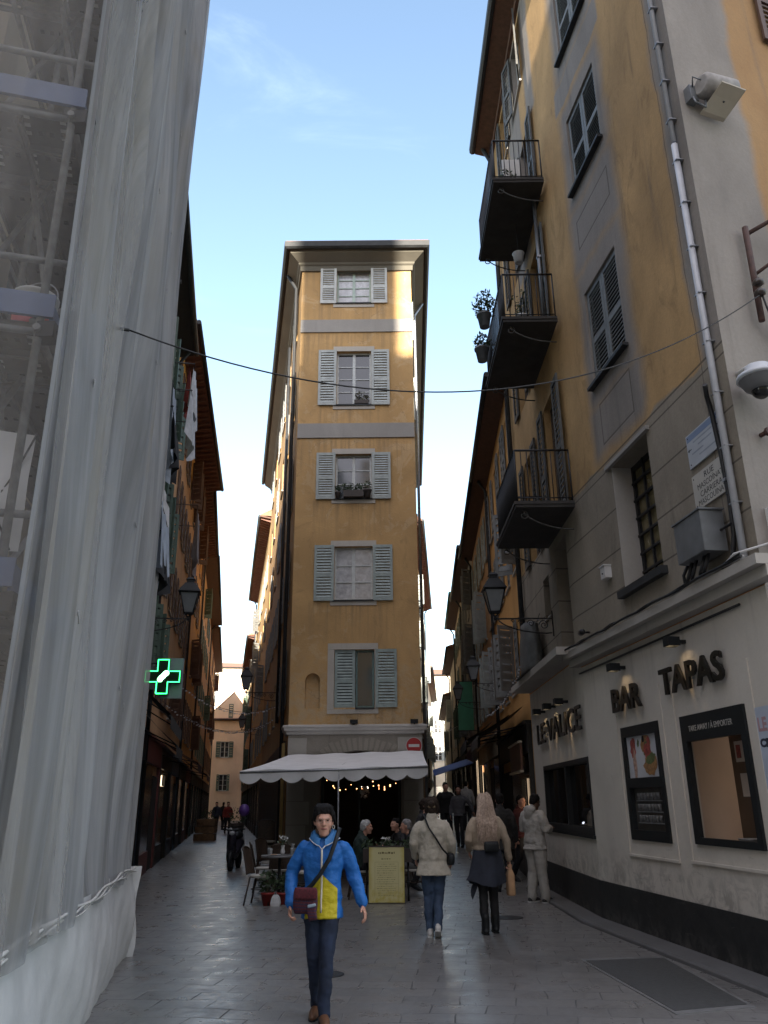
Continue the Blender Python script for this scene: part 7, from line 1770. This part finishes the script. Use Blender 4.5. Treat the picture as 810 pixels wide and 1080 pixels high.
ph2=thing('phone','phone held by the man in the pale tracksuit','phone',pm_.location.copy(),None,R(128)); b=MB(); b.hexa([V(p) for p in ((-.04,-.30,1.13),(.04,-.30,1.13),(.04,-.32,1.14),(-.04,-.32,1.14),(-.04,-.25,1.25),(.04,-.25,1.25),(.04,-.26,1.26),(-.04,-.26,1.26))]); child(b,'casing',M_BLACK,ph2); b=MB(); b.hexa([V(p) for p in ((-.035,-.298,1.137),(.035,-.298,1.137),(.035,-.299,1.138),(-.035,-.299,1.138),(-.035,-.251,1.245),(.035,-.251,1.245),(.035,-.252,1.246),(-.035,-.252,1.246))]); child(b,'screen',emit('phone_screen',(.8,.85,1),1.2),ph2)
# --- the others, farther off
M_DCOAT=mat('black_coat',(.012,.012,.014),.8,.3,8,.4); M_DTROU=mat('dark_trousers',(.015,.016,.02),.8,.3,8,.3); M_GCOAT=mat('grey_jacket',(.10,.10,.11),.85,.2,8,.4)
def walker(label,px,Y,rz,topm,legm,hairm=M_HAIRB,H=1.7,hair='crop',J=None,**kw):
    q=Gy(px,Y); J2=dict(kneeL=(.09,-.12,.48),ankL=(.09,-.16,.085),kneeR=(-.09,.02,.47),ankR=(-.09,.22,.13),toeR=(0,-1,-.4)); J2.update(J or {})
    return person(label,(q.x,q.y,q.z),R(rz),H,J2,topm=topm,legm=legm,shoem=M_BLACK,hairm=hairm,hair=hair,voxel=.016,**kw)
walker('man in a black coat walking down the right lane beside the grey-jacketed one',470,26.2,10,M_DCOAT,M_DTROU,H=1.8,bulk=1.1,sleeve_r=.075)
walker('person in a grey jacket walking in the right lane beside the man in black',484,25.6,-14,M_GCOAT,M_DTROU,H=1.72,J=dict(elL=(.33,.05,1.15),wrL=(.42,-.05,.95)))
walker('person in dark striped coat walking away just right of the long-haired woman',527,16.4,175,mat('dark_striped_coat',(.02,.018,.017),.85,.5,14,.4),M_DTROU,H=1.74,bulk=1.12,sleeve_r=.075,top_len=.7,top_fl=1.15)
walker('person in a dark red jacket half hidden behind the man in the pale tracksuit',548,18.3,40,mat('dark_red_jacket',(.09,.018,.016),.8,.3,8,.4),M_DTROU,H=1.7,bulk=1.08)
walker('person in pale clothes far down the right lane beyond the black-coated man',492,31,170,mat('pale_jacket',(.4,.4,.4),.8),M_DTROU,H=1.7)
walker('person in dark clothes with a dark bun just behind the cream-coated woman',447,16.9,60,M_DCOAT,M_DTROU,hair='bun',hairm=M_HAIRBR,H=1.66)
for px,Y,rz,c,lb in ((229,52,0,'navy','tiny person in dark clothes far down the left lane, leftmost there'),(236,58,170,'black','tiny person in black at the very end of the left lane'),(241,49,20,'red','tiny person in a dark red top far down the left lane')): walker(lb,px,Y,rz,CL[c],M_DTROU,H=1.7)
def seated(label,loc,rz,topm,hairm,legm=M_DTROU,**kw):
    J=dict(pel=(0,.05,.52),chest=(0,-.0,.86),neck=(0,-.03,1.03),head=(0,-.09,1.16),hipL=(.09,.05,.50),kneeL=(.11,-.38,.50),ankL=(.11,-.34,.085),hipR=(-.09,.05,.50),kneeR=(-.11,-.38,.50),ankR=(-.11,-.40,.085),shL=(.18,-.01,.985),elL=(.24,-.12,.76),wrL=(.10,-.36,.78),shR=(-.18,-.01,.985),elR=(-.24,-.12,.76),wrR=(-.10,-.36,.78))
    return person(label,loc,rz,1.70,J,topm=topm,legm=legm,shoem=M_BLACK,hairm=hairm,hair='crop',top_len=.5,voxel=.014,**kw)
c_=Gy(381,15.7); seated('white-haired man in a dark green coat seated facing right at the terrace table',(c_.x,c_.y,0),R(95),mat('dark_green_coat',(.015,.03,.025),.85,.3,8,.4),mat('white_hair',(.42,.42,.42),.6,.2,30,.4),bulk=1.08)
c_=Gy(433,15.9); seated('grey-haired man in a dark jacket over a white shirt seated facing left on the terrace',(c_.x,c_.y,0),R(-95),M_DCOAT,mat('grey_hair',(.20,.19,.19),.6,.2,30,.4),mat('grey_trousers',(.12,.12,.12),.8))
c_=Gy(421,17.3); seated('dark-haired person in black seated at the back of the terrace under the awning',(c_.x,c_.y,0),R(-60),M_DCOAT,M_HAIRB)
for o in list(bpy.data.objects):
    if '_k' in o.keys(): del o['_k']
# ------------------------------------------------------------------ light
SUN_EL,SUN_OFF=R(12.5),R(.5)
w=bpy.data.worlds.new('World'); scene.world=w; w.use_nodes=True
nt=w.node_tree; nt.nodes.clear()
out=nt.nodes.new('ShaderNodeOutputWorld'); bg=nt.nodes.new('ShaderNodeBackground')
sky=nt.nodes.new('ShaderNodeTexSky'); sky.sky_type='NISHITA'; sky.sun_disc=False
sky.sun_elevation=SUN_EL; sky.sun_rotation=math.pi-SUN_OFF; sky.altitude=20; sky.air_density=1.0; sky.dust_density=.12; sky.ozone_density=1.0
tc=nt.nodes.new('ShaderNodeTexCoord'); mp=nt.nodes.new('ShaderNodeMapping'); mp.inputs['Scale'].default_value=(1.2,1.2,4.2); mp.inputs['Rotation'].default_value=(0,.5,.3)
nt.links.new(tc.outputs['Generated'],mp.inputs[0])
nz=nt.nodes.new('ShaderNodeTexNoise'); nt.links.new(mp.outputs[0],nz.inputs['Vector']); nz.inputs['Scale'].default_value=2.2; nz.inputs['Detail'].default_value=7; nz.inputs['Roughness'].default_value=.6; nz.inputs['Distortion'].default_value=.7
rg=nt.nodes.new('ShaderNodeMapRange'); rg.interpolation_type='SMOOTHSTEP'; nt.links.new(nz.outputs[0],rg.inputs[0])
for i,q in enumerate((.55,.9,0,.12)): rg.inputs[i+1].default_value=q
mx=nt.nodes.new('ShaderNodeMix'); mx.data_type='RGBA'; nt.links.new(rg.outputs[0],mx.inputs[0]); hs=nt.nodes.new('ShaderNodeHueSaturation'); hs.inputs['Saturation'].default_value=.95; nt.links.new(sky.outputs[0],hs.inputs['Color']); nt.links.new(hs.outputs[0],mx.inputs[6])
CLOUD=(7.5,8.2,9.0)
mx.inputs[7].default_value=(*CLOUD,1)
# bright veil added to the unseen sky, overhead and sunward, to lift fill light
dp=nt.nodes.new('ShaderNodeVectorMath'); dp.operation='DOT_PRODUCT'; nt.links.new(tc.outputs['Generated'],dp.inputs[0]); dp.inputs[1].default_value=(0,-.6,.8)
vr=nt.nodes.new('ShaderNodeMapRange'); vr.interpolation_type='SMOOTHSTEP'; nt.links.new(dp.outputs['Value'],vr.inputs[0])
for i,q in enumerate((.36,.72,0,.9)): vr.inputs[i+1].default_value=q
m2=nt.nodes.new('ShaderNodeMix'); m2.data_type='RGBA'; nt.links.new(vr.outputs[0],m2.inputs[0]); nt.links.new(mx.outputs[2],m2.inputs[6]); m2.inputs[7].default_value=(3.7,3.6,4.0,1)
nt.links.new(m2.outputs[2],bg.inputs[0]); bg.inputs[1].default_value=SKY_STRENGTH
nt.links.new(bg.outputs[0],out.inputs[0])
sd=bpy.data.lights.new('sun','SUN'); sd.energy=SUN_ENERGY; sd.angle=R(.5); sd.color=(1,.90,.76)
so=bpy.data.objects.new('sun',sd); COL.objects.link(so)
tow=Vector((math.sin(SUN_OFF)*math.cos(SUN_EL),-math.cos(SUN_OFF)*math.cos(SUN_EL),math.sin(SUN_EL)))
so.rotation_euler=tow.to_track_quat('Z','Y').to_euler(); so.location=(0,-30,40)
vs_=scene.view_settings; vs_.view_transform='Standard'; vs_.look='None'; vs_.exposure=EXPOSURE; vs_.gamma=1; vs_.use_curve_mapping=False
cy=scene.cycles; cy.use_denoising=True; cy.max_bounces=8; cy.transparent_max_bounces=16; cy.sample_clamp_indirect=8
try: cy.denoiser='OPENIMAGEDENOISE'
except Exception: pass
